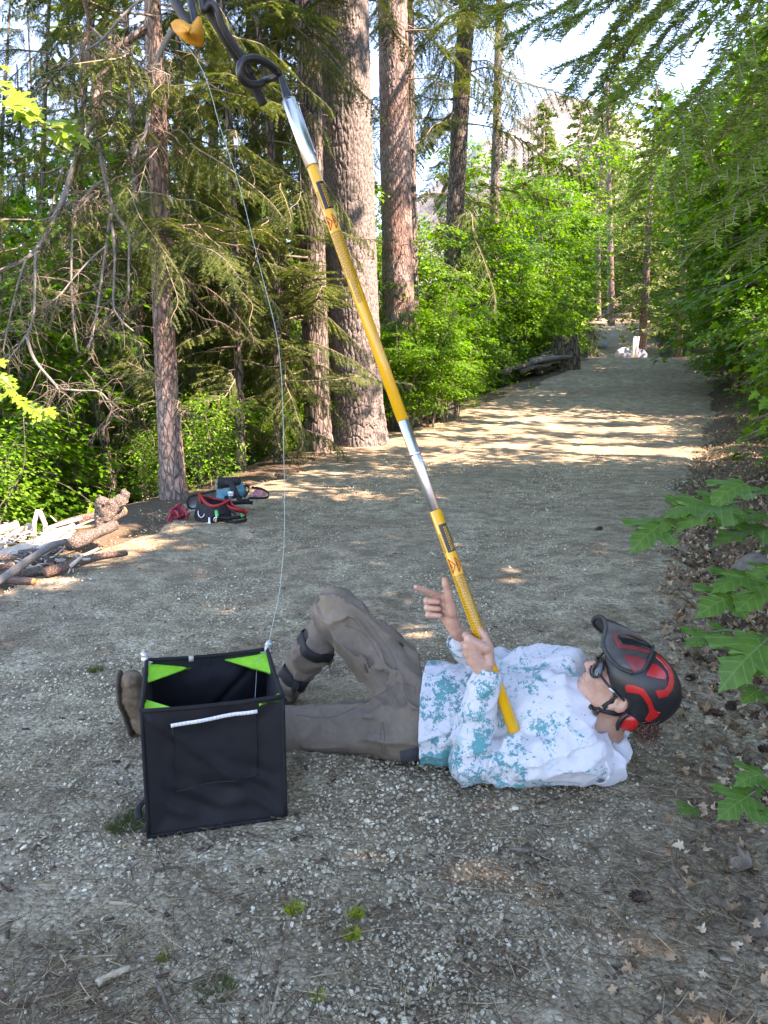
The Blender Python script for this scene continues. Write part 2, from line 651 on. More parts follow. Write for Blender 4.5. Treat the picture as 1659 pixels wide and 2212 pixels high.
def H(x, y):
    """height of the ground"""
    x = np.asarray(x, float); y = np.asarray(y, float)
    dl = np.maximum(xl(y) - .15 - x, 0)
    dr = np.maximum(x - xr(y) - .15, 0)
    z = np.interp(y, _zy, _zz) * (1 - sstep(4, 60, dl))
    z = z - np.where(dl < 12, .42 * dl * sstep(0, 3, dl) + .06 * dl, 5.76 + .25 * (np.minimum(dl, 80) - 12))
    z = z + .10 * np.minimum(dr, 5) + .30 * np.clip(dr - 5, 0, 120)
    p = np.stack([x * .5, y * .5, 0 * x + 1.7], -1)
    off = sstep(0, 2, dl + dr)
    z = z + .012 * noise3(p * 2.3) + off * .16 * noise3(p)
    # a low berm where the trail surface was graded
    z = z + .05 * np.exp(-((dr - .25) / .3) ** 2) * (dr > 0)
    return z

def g_at(dx, dy):
    """ground point on the sight line through (dx, dy)"""
    d = ray(dx, dy)
    t = .6
    o = np.array([0, 0, CAM_H])
    prev = t
    while t < 400:
        p = o + d * t
        if p[2] < H(p[0], p[1]): break
        prev = t
        t *= 1.01
    a, b = prev, t
    for _ in range(30):
        m = (a + b) / 2
        p = o + d * m
        if p[2] < H(p[0], p[1]): b = m
        else: a = m
    return o + d * a

def mat_soil():
    m, nt, b = _mat('forest_soil')
    v = _coord(nt)
    n1 = _noise(nt, v, 1.3, 6); n2 = _noise(nt, v, 14, 6, .7); n3 = _noise(nt, v, 90, 4, .7)
    c1 = _ramp(nt, n2, [(.3, (.045, .03, .018)), (.5, (.11, .075, .045)), (.7, (.20, .14, .085))])
    c2 = _ramp(nt, n3, [(.35, (.05, .035, .02)), (.65, (.19, .13, .08))])
    c = _mix(nt, .5, c1, c2)
    g = _mix(nt, _math(nt, 'MULTIPLY', _ramp(nt, n1, [(.5, 0.0), (.65, 1.0)]), .45), c, (.05, .075, .02))
    nt.links.new(g, b.inputs['Base Color'])
    b.inputs['Roughness'].default_value = .95
    _bump(nt, b, n2, .7, .03, _bump(nt, b, n3, .6, .008))
    return m

def mat_gravel():
    m, nt, b = _mat('trail_gravel')
    v = _coord(nt)
    def vor(scale, feat='F1'):
        n = nt.nodes.new('ShaderNodeTexVoronoi'); n.feature = feat
        n.inputs['Scale'].default_value = scale
        nt.links.new(v, n.inputs['Vector'])
        return n
    a = vor(62); a2 = vor(130)
    bw = nt.nodes.new('ShaderNodeSeparateColor'); nt.links.new(a.outputs['Color'], bw.inputs[0])
    bw2 = nt.nodes.new('ShaderNodeSeparateColor'); nt.links.new(a2.outputs['Color'], bw2.inputs[0])
    stones = _ramp(nt, bw.outputs[0], [(0, (0.227, 0.178, 0.110)), (.3, (0.454, 0.371, 0.235)), (.55, (0.590, 0.490, 0.325)), (.8, (0.681, 0.574, 0.386)), (1, (0.860, 0.733, 0.507))])
    fines = _ramp(nt, bw2.outputs[1], [(0, (0.182, 0.129, 0.072)), (.5, (0.419, 0.317, 0.186)), (1, (0.636, 0.495, 0.310))])
    n1 = _noise(nt, v, 2.2, 6, .6)
    n2 = _noise(nt, v, .55, 5, .6)
    f = _ramp(nt, n1, [(.38, .15), (.62, .85)])
    base = _mix(nt, f, stones, fines)
    nb = _noise(nt, v, 5.5, 7, .7)
    dirt = _mix(nt, _math(nt, 'MULTIPLY', _ramp(nt, n2, [(.42, 0.0), (.62, 1.0)]), .5), base, (.23, .17, .105))
    dirt = _mix(nt, _ramp(nt, nb, [(.44, 0.0), (.60, .72)]), dirt, (.18, .13, .08))
    e = _ramp(nt, a.outputs['Distance'], [(.0, 1.0), (.75, .82), (1, .5)])
    col = _mix(nt, 1.0, dirt, e, 'MULTIPLY')
    nt.links.new(col, b.inputs['Base Color'])
    b.inputs['Roughness'].default_value = .9
    inv = _math(nt, 'SUBTRACT', 1.0, a.outputs['Distance'])
    inv2 = _math(nt, 'SUBTRACT', 1.0, a2.outputs['Distance'])
    _bump(nt, b, inv, .9, .012, _bump(nt, b, inv2, .6, .005))
    return m

def grid_faces(nx, ny):
    i = np.arange(nx - 1)[:, None] * ny + np.arange(ny - 1)[None, :]
    return np.stack([i, i + ny, i + ny + 1, i + 1], -1).reshape(-1, 4)

def build_ground():
    gx = np.concatenate([-np.geomspace(600, 8, 60), np.linspace(-7.9, 9, 130), np.geomspace(9.2, 700, 70)])
    gy = np.concatenate([-np.geomspace(80, 1, 16), np.linspace(-.9, 12, 120), np.geomspace(12.2, 900, 130)])
    X, Y = np.meshgrid(gx, gy, indexing='ij')
    Z = H(X, Y)
    inside = (X > xl(Y)) & (X < xr(Y))
    Z = Z - .03 * inside
    o = link('ground', make_mesh('ground', np.stack([X, Y, Z], -1).reshape(-1, 3), grid_faces(len(gx), len(gy))), mat_soil())
    tag(o, kind='structure')
    ty = np.concatenate([np.linspace(-6, 12, 200), np.geomspace(12.1, 90, 160)])
    s = np.linspace(0, 1, 90)
    S, TY = np.meshgrid(s, ty, indexing='ij')
    rag = .22 * noise3(np.stack([TY * 1.1, 0 * TY + 3, 0 * TY], -1)) + .1 * noise3(np.stack([TY * 4, 0 * TY + 9, 0 * TY], -1))
    L = xl(TY) + rag; Rr = xr(TY) + .3 * noise3(np.stack([TY * 1.3, 0 * TY + 21, 0 * TY], -1)) + .12 * noise3(np.stack([TY * 5, 0 * TY + 33, 0 * TY], -1))
    TX = L + (Rr - L) * S
    edge = np.minimum(S, 1 - S)
    TZ = H(TX, TY) + .012 - .05 * (1 - sstep(0, .025, edge))
    TZ += .008 * noise3(np.stack([TX * 3, TY * 3, 0 * TX], -1))
    # faint wheel hollows
    for c in (.3, .7):
        TZ -= .02 * np.exp(-((S - c) / .09) ** 2)
    o = link('trail', make_mesh('trail', np.stack([TX, TY, TZ], -1).reshape(-1, 3), grid_faces(len(s), len(ty))), mat_gravel())
    tag(o, kind='structure')

def mat_rock():
    m, nt, b = _mat('pale_cliff_rock')
    v = _coord(nt)
    n = _noise(nt, v, .06, 8, .65); n2 = _noise(nt, v, .25, 6, .7)
    c = _ramp(nt, n, [(.35, (.12, .11, .105)), (.5, (.24, .225, .215)), (.7, (.34, .325, .31))])
    c = _mix(nt, _ramp(nt, n2, [(.52, 0.0), (.6, .8)]), c, (.07, .09, .05))
    nt.links.new(c, b.inputs['Base Color'])
    b.inputs['Roughness'].default_value = .95
    _bump(nt, b, n2, .8, 2.0)
    return m

def build_mountain():
    gx = np.linspace(-150, 520, 200); gy = np.linspace(230, 640, 120)
    X, Y = np.meshgrid(gx, gy, indexing='ij')
    p = np.stack([X / 70, Y / 70, 0 * X], -1)
    ridge = 1 - np.abs(fbm(p, 5))
    d = np.sqrt(((X - 85) / 150) ** 2 + ((Y - 400) / 140) ** 2)
    peak = 150 * np.clip(1 - d, 0, 1) ** .75
    d2 = np.sqrt(((X - 260) / 200) ** 2 + ((Y - 430) / 180) ** 2)
    peak = np.maximum(peak, 165 * np.clip(1 - d2, 0, 1) ** .8)
    Z = peak * (.75 + .3 * ridge) + 6 * fbm(p * 6, 3) - 12
    o = link('mountain', make_mesh('mountain', np.stack([X, Y, Z], -1).reshape(-1, 3), grid_faces(len(gx), len(gy))), mat_rock())
    tag(o, kind='structure')

def mat_forest_hill():
    m, nt, b = _mat('forested_hill')
    v = _coord(nt)
    n = _noise(nt, v, .12, 6, .7); n2 = _noise(nt, v, .02, 4)
    c = _ramp(nt, n, [(.3, (.018, .032, .018)), (.55, (.045, .075, .032)), (.75, (.085, .12, .05))])
    c = _mix(nt, _ramp(nt, n2, [(.55, 0.0), (.68, .7)]), c, (.22, .20, .17))
    nt.links.new(c, b.inputs['Base Color']); b.inputs['Roughness'].default_value = .95
    _bump(nt, b, n, 1.0, 4.0)
    return m

def build_hills():
    gx = np.linspace(-700, 60, 150); gy = np.linspace(260, 760, 90)
    X, Y = np.meshgrid(gx, gy, indexing='ij')
    n = fbm(np.stack([X / 130, Y / 130, 0 * X + 5], -1), 5)
    e = sstep(260, 420, Y) * (1 - sstep(-40, 60, X))
    Z = -35 + e * (95 + 55 * n + 20 * np.sin(X / 90)) + 3 * fbm(np.stack([X / 9, Y / 9, 0 * X], -1), 3)
    o = link('hills', make_mesh('hills', np.stack([X, Y, Z], -1).reshape(-1, 3), grid_faces(len(gx), len(gy))), mat_forest_hill())
    tag(o, kind='structure')

build_ground()
build_mountain()
build_hills()

# ------------------------------------------------------------------ loose ground cover, scattered as stuff
def scatter(name, pts, rots, scl, protos, mat):
    """one object; geometry nodes put a small piece on every point"""
    coll = bpy.data.collections.new(name + '_pieces')
    for k, me in enumerate(protos):
        me.materials.append(mat)
        coll.objects.link(bpy.data.objects.new(name + '_piece', me))
    me = bpy.data.meshes.new(name)
    me.vertices.add(len(pts))
    me.vertices.foreach_set('co', np.ascontiguousarray(pts, np.float32).ravel())
    a = me.attributes.new('rot', 'FLOAT_VECTOR', 'POINT'); a.data.foreach_set('vector', np.ascontiguousarray(rots, np.float32).ravel())
    a = me.attributes.new('scl', 'FLOAT_VECTOR', 'POINT'); a.data.foreach_set('vector', np.ascontiguousarray(scl, np.float32).ravel())
    o = link(name, me)
    g = bpy.data.node_groups.new(name, 'GeometryNodeTree')
    g.interface.new_socket('Geometry', in_out='INPUT', socket_type='NodeSocketGeometry')
    g.interface.new_socket('Geometry', in_out='OUTPUT', socket_type='NodeSocketGeometry')
    N = g.nodes; Lk = g.links
    gi = N.new('NodeGroupInput'); go = N.new('NodeGroupOutput')
    m2p = N.new('GeometryNodeMeshToPoints')
    ip = N.new('GeometryNodeInstanceOnPoints'); ip.inputs['Pick Instance'].default_value = True
    ci = N.new('GeometryNodeCollectionInfo'); ci.inputs['Collection'].default_value = coll
    ci.inputs['Separate Children'].default_value = True; ci.inputs['Reset Children'].default_value = True
    ar = N.new('GeometryNodeInputNamedAttribute'); ar.data_type = 'FLOAT_VECTOR'; ar.inputs['Name'].default_value = 'rot'
    asx = N.new('GeometryNodeInputNamedAttribute'); asx.data_type = 'FLOAT_VECTOR'; asx.inputs['Name'].default_value = 'scl'
    Lk.new(gi.outputs[0], m2p.inputs['Mesh'])
    Lk.new(m2p.outputs[0], ip.inputs['Points'])
    Lk.new(ci.outputs[0], ip.inputs['Instance'])
    Lk.new(ar.outputs['Attribute'], ip.inputs['Rotation'])
    Lk.new(asx.outputs['Attribute'], ip.inputs['Scale'])
    Lk.new(ip.outputs[0], go.inputs[0])
    md = o.modifiers.new('scatter', 'NODES'); md.node_group = g
    tag(o, kind='stuff')
    return o

def stone_mesh(k):
    rg = np.random.default_rng(100 + k)
    # a squashed, chipped octahedron-like pebble
    n = 9 + k % 4
    a = rg.random((n, 3)) * 2 - 1
    a /= np.linalg.norm(a, axis=1, keepdims=True)
    for _ in range(12):
        d = a[:, None] - a[None]; l = np.linalg.norm(d, axis=-1) + np.eye(n)
        a += .08 * (d / l[..., None] ** 3).sum(1)
        a /= np.linalg.norm(a, axis=1, keepdims=True)
    a *= np.array([1, .8, .6]) * (.85 + .3 * rg.random((n, 1)))
    import bmesh
    bm = bmesh.new()
    for v in a: bm.verts.new(v)
    bmesh.ops.convex_hull(bm, input=bm.verts)
    me = bpy.data.meshes.new('stone'); bm.to_mesh(me); bm.free()
    return me

def mat_stones():
    m, nt, b = _mat('gravel_stones')
    oi = nt.nodes.new('ShaderNodeObjectInfo')
    v = _coord(nt)
    c = _ramp(nt, oi.outputs['Random'], [(0, (0.193, 0.153, 0.098)), (.2, (0.374, 0.312, 0.208)), (.45, (0.545, 0.460, 0.318)), (.65, (0.646, 0.554, 0.386)), (.78, (0.476, 0.351, 0.205)), (.9, (0.794, 0.683, 0.484)), (1, (0.860, 0.820, 0.605))])
    n = _noise(nt, v, 3, 4)
    c = _mix(nt, .5, c, _ramp(nt, n, [(.3, .6), (.7, 1.0)]), 'MULTIPLY')
    nt.links.new(c, b.inputs['Base Color'])
    b.inputs['Roughness'].default_value = .85
    return m

def mat_random(name, stops, rough=.8, transl=0):
    m, nt, b = _mat(name)
    oi = nt.nodes.new('ShaderNodeObjectInfo')
    nt.links.new(_ramp(nt, oi.outputs['Random'], stops), b.inputs['Base Color'])
    b.inputs['Roughness'].default_value = rough
    return m

def wedge_points(n, y0, y1, power, xlim, rg):
    """random ground points inside the view, denser towards the camera"""
    y = y0 * (y1 / y0) ** (rg.random(n) ** power)
    x = (rg.random(n) * 2 - 1) * (y * .56 + .25)
    return x, y

def tz(x, y):
    """height of the surface one walks on"""
    return H(x, y) + np.where((x > xl(y)) & (x < xr(y)), .006, 0)

def build_cover():
    rg = np.random.default_rng(21)
    x, y = wedge_points(150000, .8, 16, .8, None, rg)
    cl = fbm(np.stack([x * 1.1, y * 1.1, 0 * x], -1), 3)
    inside = (x > xl(y) - .05 + .2 * noise3(np.stack([y * 2, x, 0 * x], -1))) & (x < xr(y) + .05 + .5 * noise3(np.stack([y * 1.5, x * 1.5, 0 * x + 8], -1)))
    cl2 = fbm(np.stack([x * 4.5 + 3, y * 4.5, 0 * x], -1), 3)
    w = np.where(inside, np.clip(.62 + 1.1 * cl + 1.1 * cl2, .06, 1), .06)
    near_right = sstep(.2, 1.2, x - xr(y) + .9) * .45
    keep = rg.random(len(x)) < w * (1 - near_right) * .9
    x, y = x[keep], y[keep]
    s = .0032 + .0048 * rg.random(len(x)) ** 2.4 + .004 * (rg.random(len(x)) > .97)
    s *= 1 + .6 * sstep(3, 12, y)
    P = np.stack([x, y, tz(x, y) + s * .25], -1)
    rot = rg.random((len(x), 3)) * [.7, .7, 6.28]
    scatter('gravel', P, rot, np.stack([s, s, s * (.7 + .3 * rg.random(len(s)))], -1), [stone_mesh(k) for k in range(8)], mat_stones())
    # conifer needles and thin twigs lying on the gravel
    def needle(k):
        r2 = np.random.default_rng(k)
        t = np.linspace(-1, 1, 6)
        c = .22 * (r2.random() - .3)
        P = np.stack([t, c * t * t, .02 + 0 * t], -1)
        return make_mesh('needle', *tube_geo(P, .026, 3))
    x, y = wedge_points(46000, .8, 8, .85, None, rg)
    cl = fbm(np.stack([x * 1.6 + 5, y * 1.6, 0 * x], -1), 3)
    bias = sstep(-.6, .5, x - xr(y) + .7)
    w = np.clip(.28 + 1.5 * cl + .6 * bias, .04, 1) * (x > xl(y))
    w *= np.where(x > xr(y) + 1.0, .4, 1)
    keep = rg.random(len(x)) < w
    x, y = x[keep], y[keep]
    L = .018 + .030 * rg.random(len(x)) ** 1.7
    P = np.stack([x, y, tz(x, y) + .008 + .006 * rg.random(len(x))], -1)
    rot = np.stack([rg.normal(0, .08, len(x)), rg.normal(0, .10, len(x)), rg.random(len(x)) * 6.28], -1)
    th = .9 * (.8 + .5 * rg.random(len(x)))
    scatter('needle_litter', P, rot, np.stack([L, L, np.full(len(L), .030)], -1), [needle(k) for k in range(4)],
            mat_random('dry_needles', [(0, (.06, .035, .018)), (.4, (.15, .088, .042)), (.75, (.28, .18, .09)), (1, (.48, .36, .20))], .7))
    # wood chips and bark crumbs
    def chip(k):
        r2 = np.random.default_rng(40 + k)
        V = np.array([[a, b, c] for a in (-1, 1) for b in (-.35, .35) for c in (0, .25)], float) * (.8 + .4 * r2.random((8, 3)))
        F = np.array([[0, 1, 3, 2], [4, 6, 7, 5], [0, 4, 5, 1], [2, 3, 7, 6], [0, 2, 6, 4], [1, 5, 7, 3]])
        return make_mesh('chip', V, F, False)
    x, y = wedge_points(5200, .8, 7, .85, None, rg)
    keep = (x > xl(y) - .3) & (rg.random(len(x)) < .5)
    x, y = x[keep], y[keep]
    L = .003 + .011 * rg.random(len(x)) ** 3
    P = np.stack([x, y, tz(x, y) + .007], -1)
    rot = np.stack([rg.normal(0, .2, len(x)), rg.normal(0, .2, len(x)), rg.random(len(x)) * 6.28], -1)
    scatter('bark_litter', P, rot, np.stack([L, L, L], -1), [chip(k) for k in range(4)],
            mat_random('bark_crumbs', [(0, (.035, .022, .015)), (.5, (.10, .055, .035)), (.8, (.19, .10, .06)), (1, (.38, .28, .18))], .85))
    # curled dry maple leaves on the right-hand bank and along the trail edge
    protos = [leaf_mesh_curled(k) for k in range(6)]
    n = 17000
    y = 1.0 * (26 / 1.0) ** (rg.random(n) ** .8)
    x = xr(y) - .30 + .22 * y ** .5 * 0 + rg.gamma(1.7, .42 + .07 * y, n)
    keep = (np.abs(x) < y * .58 + .4) & (rg.random(n) < .30 + .70 * sstep(1.6, 2.8, y))
    x, y = x[keep], y[keep]
    L = (.012 + .020 * rg.random(len(x)) ** 1.5) * (.5 + .5 * sstep(1.4, 4, y))
    P = np.stack([x, y, H(x, y) + .012 + .02 * rg.random(len(x))], -1)
    rot = np.stack([rg.normal(0, .45, len(x)), rg.normal(0, .45, len(x)), rg.random(len(x)) * 6.28], -1)
    m, nt, b = _mat('dry_leaves')
    oi = nt.nodes.new('ShaderNodeObjectInfo')
    nt.links.new(_ramp(nt, oi.outputs['Random'], [(0, (.09, .05, .024)), (.35, (.19, .11, .055)), (.65, (.30, .18, .095)), (.85, (.40, .27, .16)), (1, (.52, .40, .26))]), b.inputs['Base Color'])
    b.inputs['Roughness'].default_value = .75
    scatter('leaf_litter', P, rot, np.stack([L, L, L], -1), protos, m)
build_cover()
# ------------------------------------------------------------------ bark and foliage materials
BARK_BIG = mat_bark('ridged_grey_bark', (.075, .064, .056), (.155, .130, .115), (.255, .22, .20), (26, 26, 9), .45, .012)
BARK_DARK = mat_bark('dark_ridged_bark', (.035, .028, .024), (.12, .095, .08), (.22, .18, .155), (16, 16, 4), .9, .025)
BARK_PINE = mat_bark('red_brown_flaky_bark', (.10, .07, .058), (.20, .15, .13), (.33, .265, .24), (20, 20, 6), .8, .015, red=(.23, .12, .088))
TWIG = mat_plain('grey_twig_bark', (.20, .16, .12), .9, 0, .35, 40, .3, .002)
STEM = mat_plain('pale_mottled_stem', (.17, .145, .11), .85, 0, .5, 9, .3, .004)
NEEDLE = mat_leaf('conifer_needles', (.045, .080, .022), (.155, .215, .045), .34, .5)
NEEDLE_PALE = mat_leaf('pale_sunlit_needles', (.070, .125, .035), (.185, .270, .070), .30, .6)  # paler needles: sunlight on the far hillside put into the colour
NEEDLE_NEW = mat_leaf('young_fir_needles', (.065, .135, .018), (.190, .300, .040), .40, .45)
MAPLE = mat_leaf('maple_leaves', (.038, .160, .010), (.150, .375, .024), .52, .42)
MAPLE_DEEP = mat_leaf('shaded_maple_leaves', (.034, .165, .016), (.125, .365, .026), .58, .4)  # shade right of the trail put into a deeper maple green
SHRUB = mat_leaf('understory_leaves', (.040, .165, .014), (.165, .365, .034), .50, .45)

def bark_tube(P, rad, k=64, m=160, cell=(.11, .42), depth=.018, flare=None, seed=0, lump=.03):
    """trunk along P: the plates between the furrows stand out of the surface"""
    P = spline(P, m)
    rr = np.interp(np.linspace(0, 1, m), np.linspace(0, 1, len(rad)), rad)
    L_ = np.concatenate([[0], np.cumsum(np.linalg.norm(np.diff(P, axis=0), axis=1))])
    a = np.arange(k) * 2 * math.pi / k
    A, Z = np.meshgrid(a, L_, indexing='xy')
    RR = np.repeat(rr[:, None], k, 1)
    circ = max(1, round(2 * math.pi * rr.mean() / cell[0]))
    u = A / (2 * math.pi) * circ
    v = Z / cell[1]
    u = u + .5 * noise3(np.stack([np.cos(A) * 2 + seed, np.sin(A) * 2, Z * 2.2], -1))
    d1, d2 = worley2(np.mod(u, circ) if False else u, v, seed)
    # wrap: blend the first and last column strip
    ridge = sstep(.0, .20, d2 - d1)
    fine = noise3(np.stack([np.cos(A) * 9, np.sin(A) * 9, Z * 9], -1))
    big = noise3(np.stack([np.cos(A) * 1.3 + seed, np.sin(A) * 1.3, Z * .8], -1))
    RR = RR * (1 + lump * big) + depth * (ridge - .7) + depth * .35 * fine
    if flare is not None:
        h_, f_ = flare
        t = np.clip(1 - Z / h_, 0, 1) ** 2
        RR = RR * (1 + f_ * t * (1 + .5 * np.sin(A * 5 + seed)))
    V = P[:, None, :] + np.stack([np.cos(A) * RR, np.sin(A) * RR, 0 * A], -1)
    i = np.arange(m - 1)[:, None] * k; j = np.arange(k)[None]; j2 = (j + 1) % k
    F = np.stack([i + j, i + j2, i + k + j2, i + k + j], -1).reshape(-1, 4)
    return V.reshape(-1, 3), F

def px_trunk(name, pts, Y, label, mat, k=64, m=160, top=26., group=None, cat='tree', flare=None, seed=0, cell=(.11, .42), depth=.018):
    """pts: (x, y, half width) on the view, from the base upwards; the trunk goes on above the picture"""
    P, rad = [], []
    for x, y, hw in pts:
        p = at(x, y, Y); P.append(p)
        d_ = p[1] * math.cos(PITCH) + (CAM_H - p[2]) * math.sin(PITCH)
        rad.append(hw / 1659 * d_)
    P[0][2] = min(P[0][2], float(H(P[0][0], P[0][1])) - .2)
    d = P[-1] - P[-2]; d /= d[2]
    if P[-1][2] < top:
        P.append(P[-1] + d * (top - P[-1][2]) ); rad.append(rad[-1] * .55)
    P = np.array(P); o0 = P[0].copy()
    zz = P[:, 2]
    t = thing(name, tuple(o0), label, cat, group)
    # radius by height, resampled like the spline
    s = np.linspace(0, len(P) - 1, m)
    Q = spline(P, m)
    rz = np.interp(Q[:, 2], zz, rad)
    V, F = bark_tube(P - o0, rz, k, m, cell, depth, flare, seed)
    link('trunk', make_mesh('trunk', V, F), mat, t)
    return t, Q, rz

# ------------------------------------------------------------------ conifer branches
def needles_on(P0, D, Nn, L_, n, rg, spread=.8, nl=.024, w=.0030):
    """n needles each side of twigs that start at P0 along D (arrays)"""
    m = len(P0)
    t = (np.arange(n) + .5) / n
    base = P0[:, None] + D[:, None] * (t[None, :, None] * L_[:, None, None])
    S = np.cross(D, Nn); S /= np.linalg.norm(S, axis=1, keepdims=True) + 1e-9
    out = []
    for sg in (-1, 1):
        dirn = D[:, None] * .65 + sg * S[:, None] * spread + Nn[:, None] * .15 + rg.normal(0, .18, (m, n, 3))
        dirn /= np.linalg.norm(dirn, axis=-1, keepdims=True)
        ln = nl * (.7 + .5 * rg.random((m, n, 1))) * (1 - .45 * t[None, :, None])
        off = np.cross(dirn, Nn[:, None] + rg.normal(0, .3, (m, n, 3))); off /= np.linalg.norm(off, axis=-1, keepdims=True) + 1e-9
        a = base - off * w / 2; b = base + off * w / 2; c = base + dirn * ln
        out.append(np.stack([a, b, c], 2).reshape(-1, 3))
    return np.concatenate(out)

def branch_mesh(seed, Lm=2.6, droop=.55, nsec=30, sec=.55, hang=.35, nl=.034, w=.0075, dens=11, bare=.0, ter=True):
    """a conifer branch along +y, hanging; slot 0 wood, slot 1 needles"""
    rg = np.random.default_rng(seed)
    n = 24
    t = np.linspace(0, 1, n)
    ax = np.stack([.10 * np.sin(t * 4 + rg.random() * 6) * t * Lm * .5, t * Lm, Lm * (.10 * t - droop * t ** 1.8)], -1)
    ax += np.stack([noise3(np.stack([t * 5, 0 * t + seed, 0 * t], -1)), 0 * t, noise3(np.stack([t * 5, 0 * t + seed + 9, 0 * t], -1))], -1) * .05 * Lm
    wood = MB(); wood.tube(ax, [.016 * Lm / 2.6, .010 * Lm / 2.6, .003], 6)
    TP, TD, TN, TL = [], [], [], []
    T, N_, B_ = frames(ax)
    for i in range(nsec):
        s = .12 + .88 * (i + rg.random()) / nsec
        f = s * (n - 1); k = min(int(f), n - 2)
        p = ax[k] * (1 - f + k) + ax[k + 1] * (f - k)
        tdir = T[k]
        sg = 1 if i % 2 else -1
        side = np.cross(tdir, [0, 0, 1.0]); side /= np.linalg.norm(side)
        ln = sec * (1.05 - .75 * s) * (.65 + .6 * rg.random())
        d = side * sg * .85 + tdir * .55 + np.array([0, 0, -hang * rg.random()])
        d /= np.linalg.norm(d)
        q = np.linspace(0, 1, 7)[:, None]
        sp = p + d * ln * q + np.array([0, 0, -1.0]) * hang * ln * .6 * q ** 2
        wood.tube(sp, [.0045, .0022, .0012], 4)
        if rg.random() < bare: continue
        m = max(3, int(ln / .042)) if ter else 1
        D1 = np.diff(sp, axis=0); D1 /= np.linalg.norm(D1, axis=1, keepdims=True)
        for j in range(6):
            TP.append(sp[j]); TD.append(D1[j]); TN.append(np.cross(np.cross(D1[j], [0, 0, 1.0]), D1[j]) + 1e-6); TL.append(ln / 6)
        if ter:
            for j in range(m):
                g = (j + .6) / (m + .4)
                k2 = min(int(g * 6), 5)
                p2 = sp[k2] + (sp[k2 + 1] - sp[k2]) * (g * 6 - k2)
                for s2 in (-1, 1):
                    sd = np.cross(D1[k2], [0, 0, 1.0]); sd /= np.linalg.norm(sd) + 1e-9
                    d2 = D1[k2] * .75 + sd * s2 * .75 + np.array([0, 0, -hang * .5 * rg.random()]) + rg.normal(0, .1, 3)
                    d2 /= np.linalg.norm(d2)
                    l2 = ln * .30 * (1.1 - g * .7) * (.7 + .6 * rg.random())
                    TP.append(p2); TD.append(d2); TN.append(np.array([0, 0, 1.0]) + rg.normal(0, .15, 3)); TL.append(l2)
    V = needles_on(np.array(TP), np.array(TD), np.array(TN) / np.linalg.norm(TN, axis=1, keepdims=True), np.array(TL), dens, rg, .8, nl, w) if TP else np.zeros((0, 3))
    nw = wood.n
    nt_ = len(V) // 3
    wv = np.concatenate(wood.V)
    F = [np.concatenate(f) for f in wood.F.values()]
    nwf = sum(len(f) for f in F)
    allV = np.vstack([wv, V])
    if nt_: F.append(np.arange(nt_ * 3).reshape(-1, 3) + nw)
    var = np.concatenate([np.zeros(nw), np.repeat(np.clip(.5 + .5 * noise3(V[::3] * 2.2 + seed) * 1.2 + rg.normal(0, .14, nt_), 0, 1), 3)]) if nt_ else np.zeros(nw)
    # polygons are stored in the order the arrays come in, grouped by size
    me = make_mesh('branch', allV, F, True, {'var': var})
    me.materials.append(TWIG); me.materials.append(NEEDLE)
    mi = np.zeros(len(me.polygons), np.int32)
    if nt_: mi[nwf:] = 1
    me.polygons.foreach_set('material_index', mi)
    return me

def orient_branch(o, p, az, tilt, scale, roll=0.0):
    """branch meshes run along +y: turn to compass angle az (0 = +x), tilt up"""
    o.location = p
    o.rotation_euler = (tilt, roll, az - math.pi / 2)
    o.scale = (scale,) * 3

# ------------------------------------------------------------------ broadleaf shrubs and small trees
OVATE = np.array([(0, 0), (.22, .18), (.30, .45), (.18, .78), (0, 1.0), (-.18, .78), (-.30, .45), (-.22, .18)])
def ovate_geo():
    V = np.column_stack([OVATE, .10 * np.abs(OVATE[:, 0])])
    V = np.vstack([V, [0, .45, -.02]])
    i = np.arange(8)
    return V, np.stack([np.full(8, 8), i, (i + 1) % 8], -1)

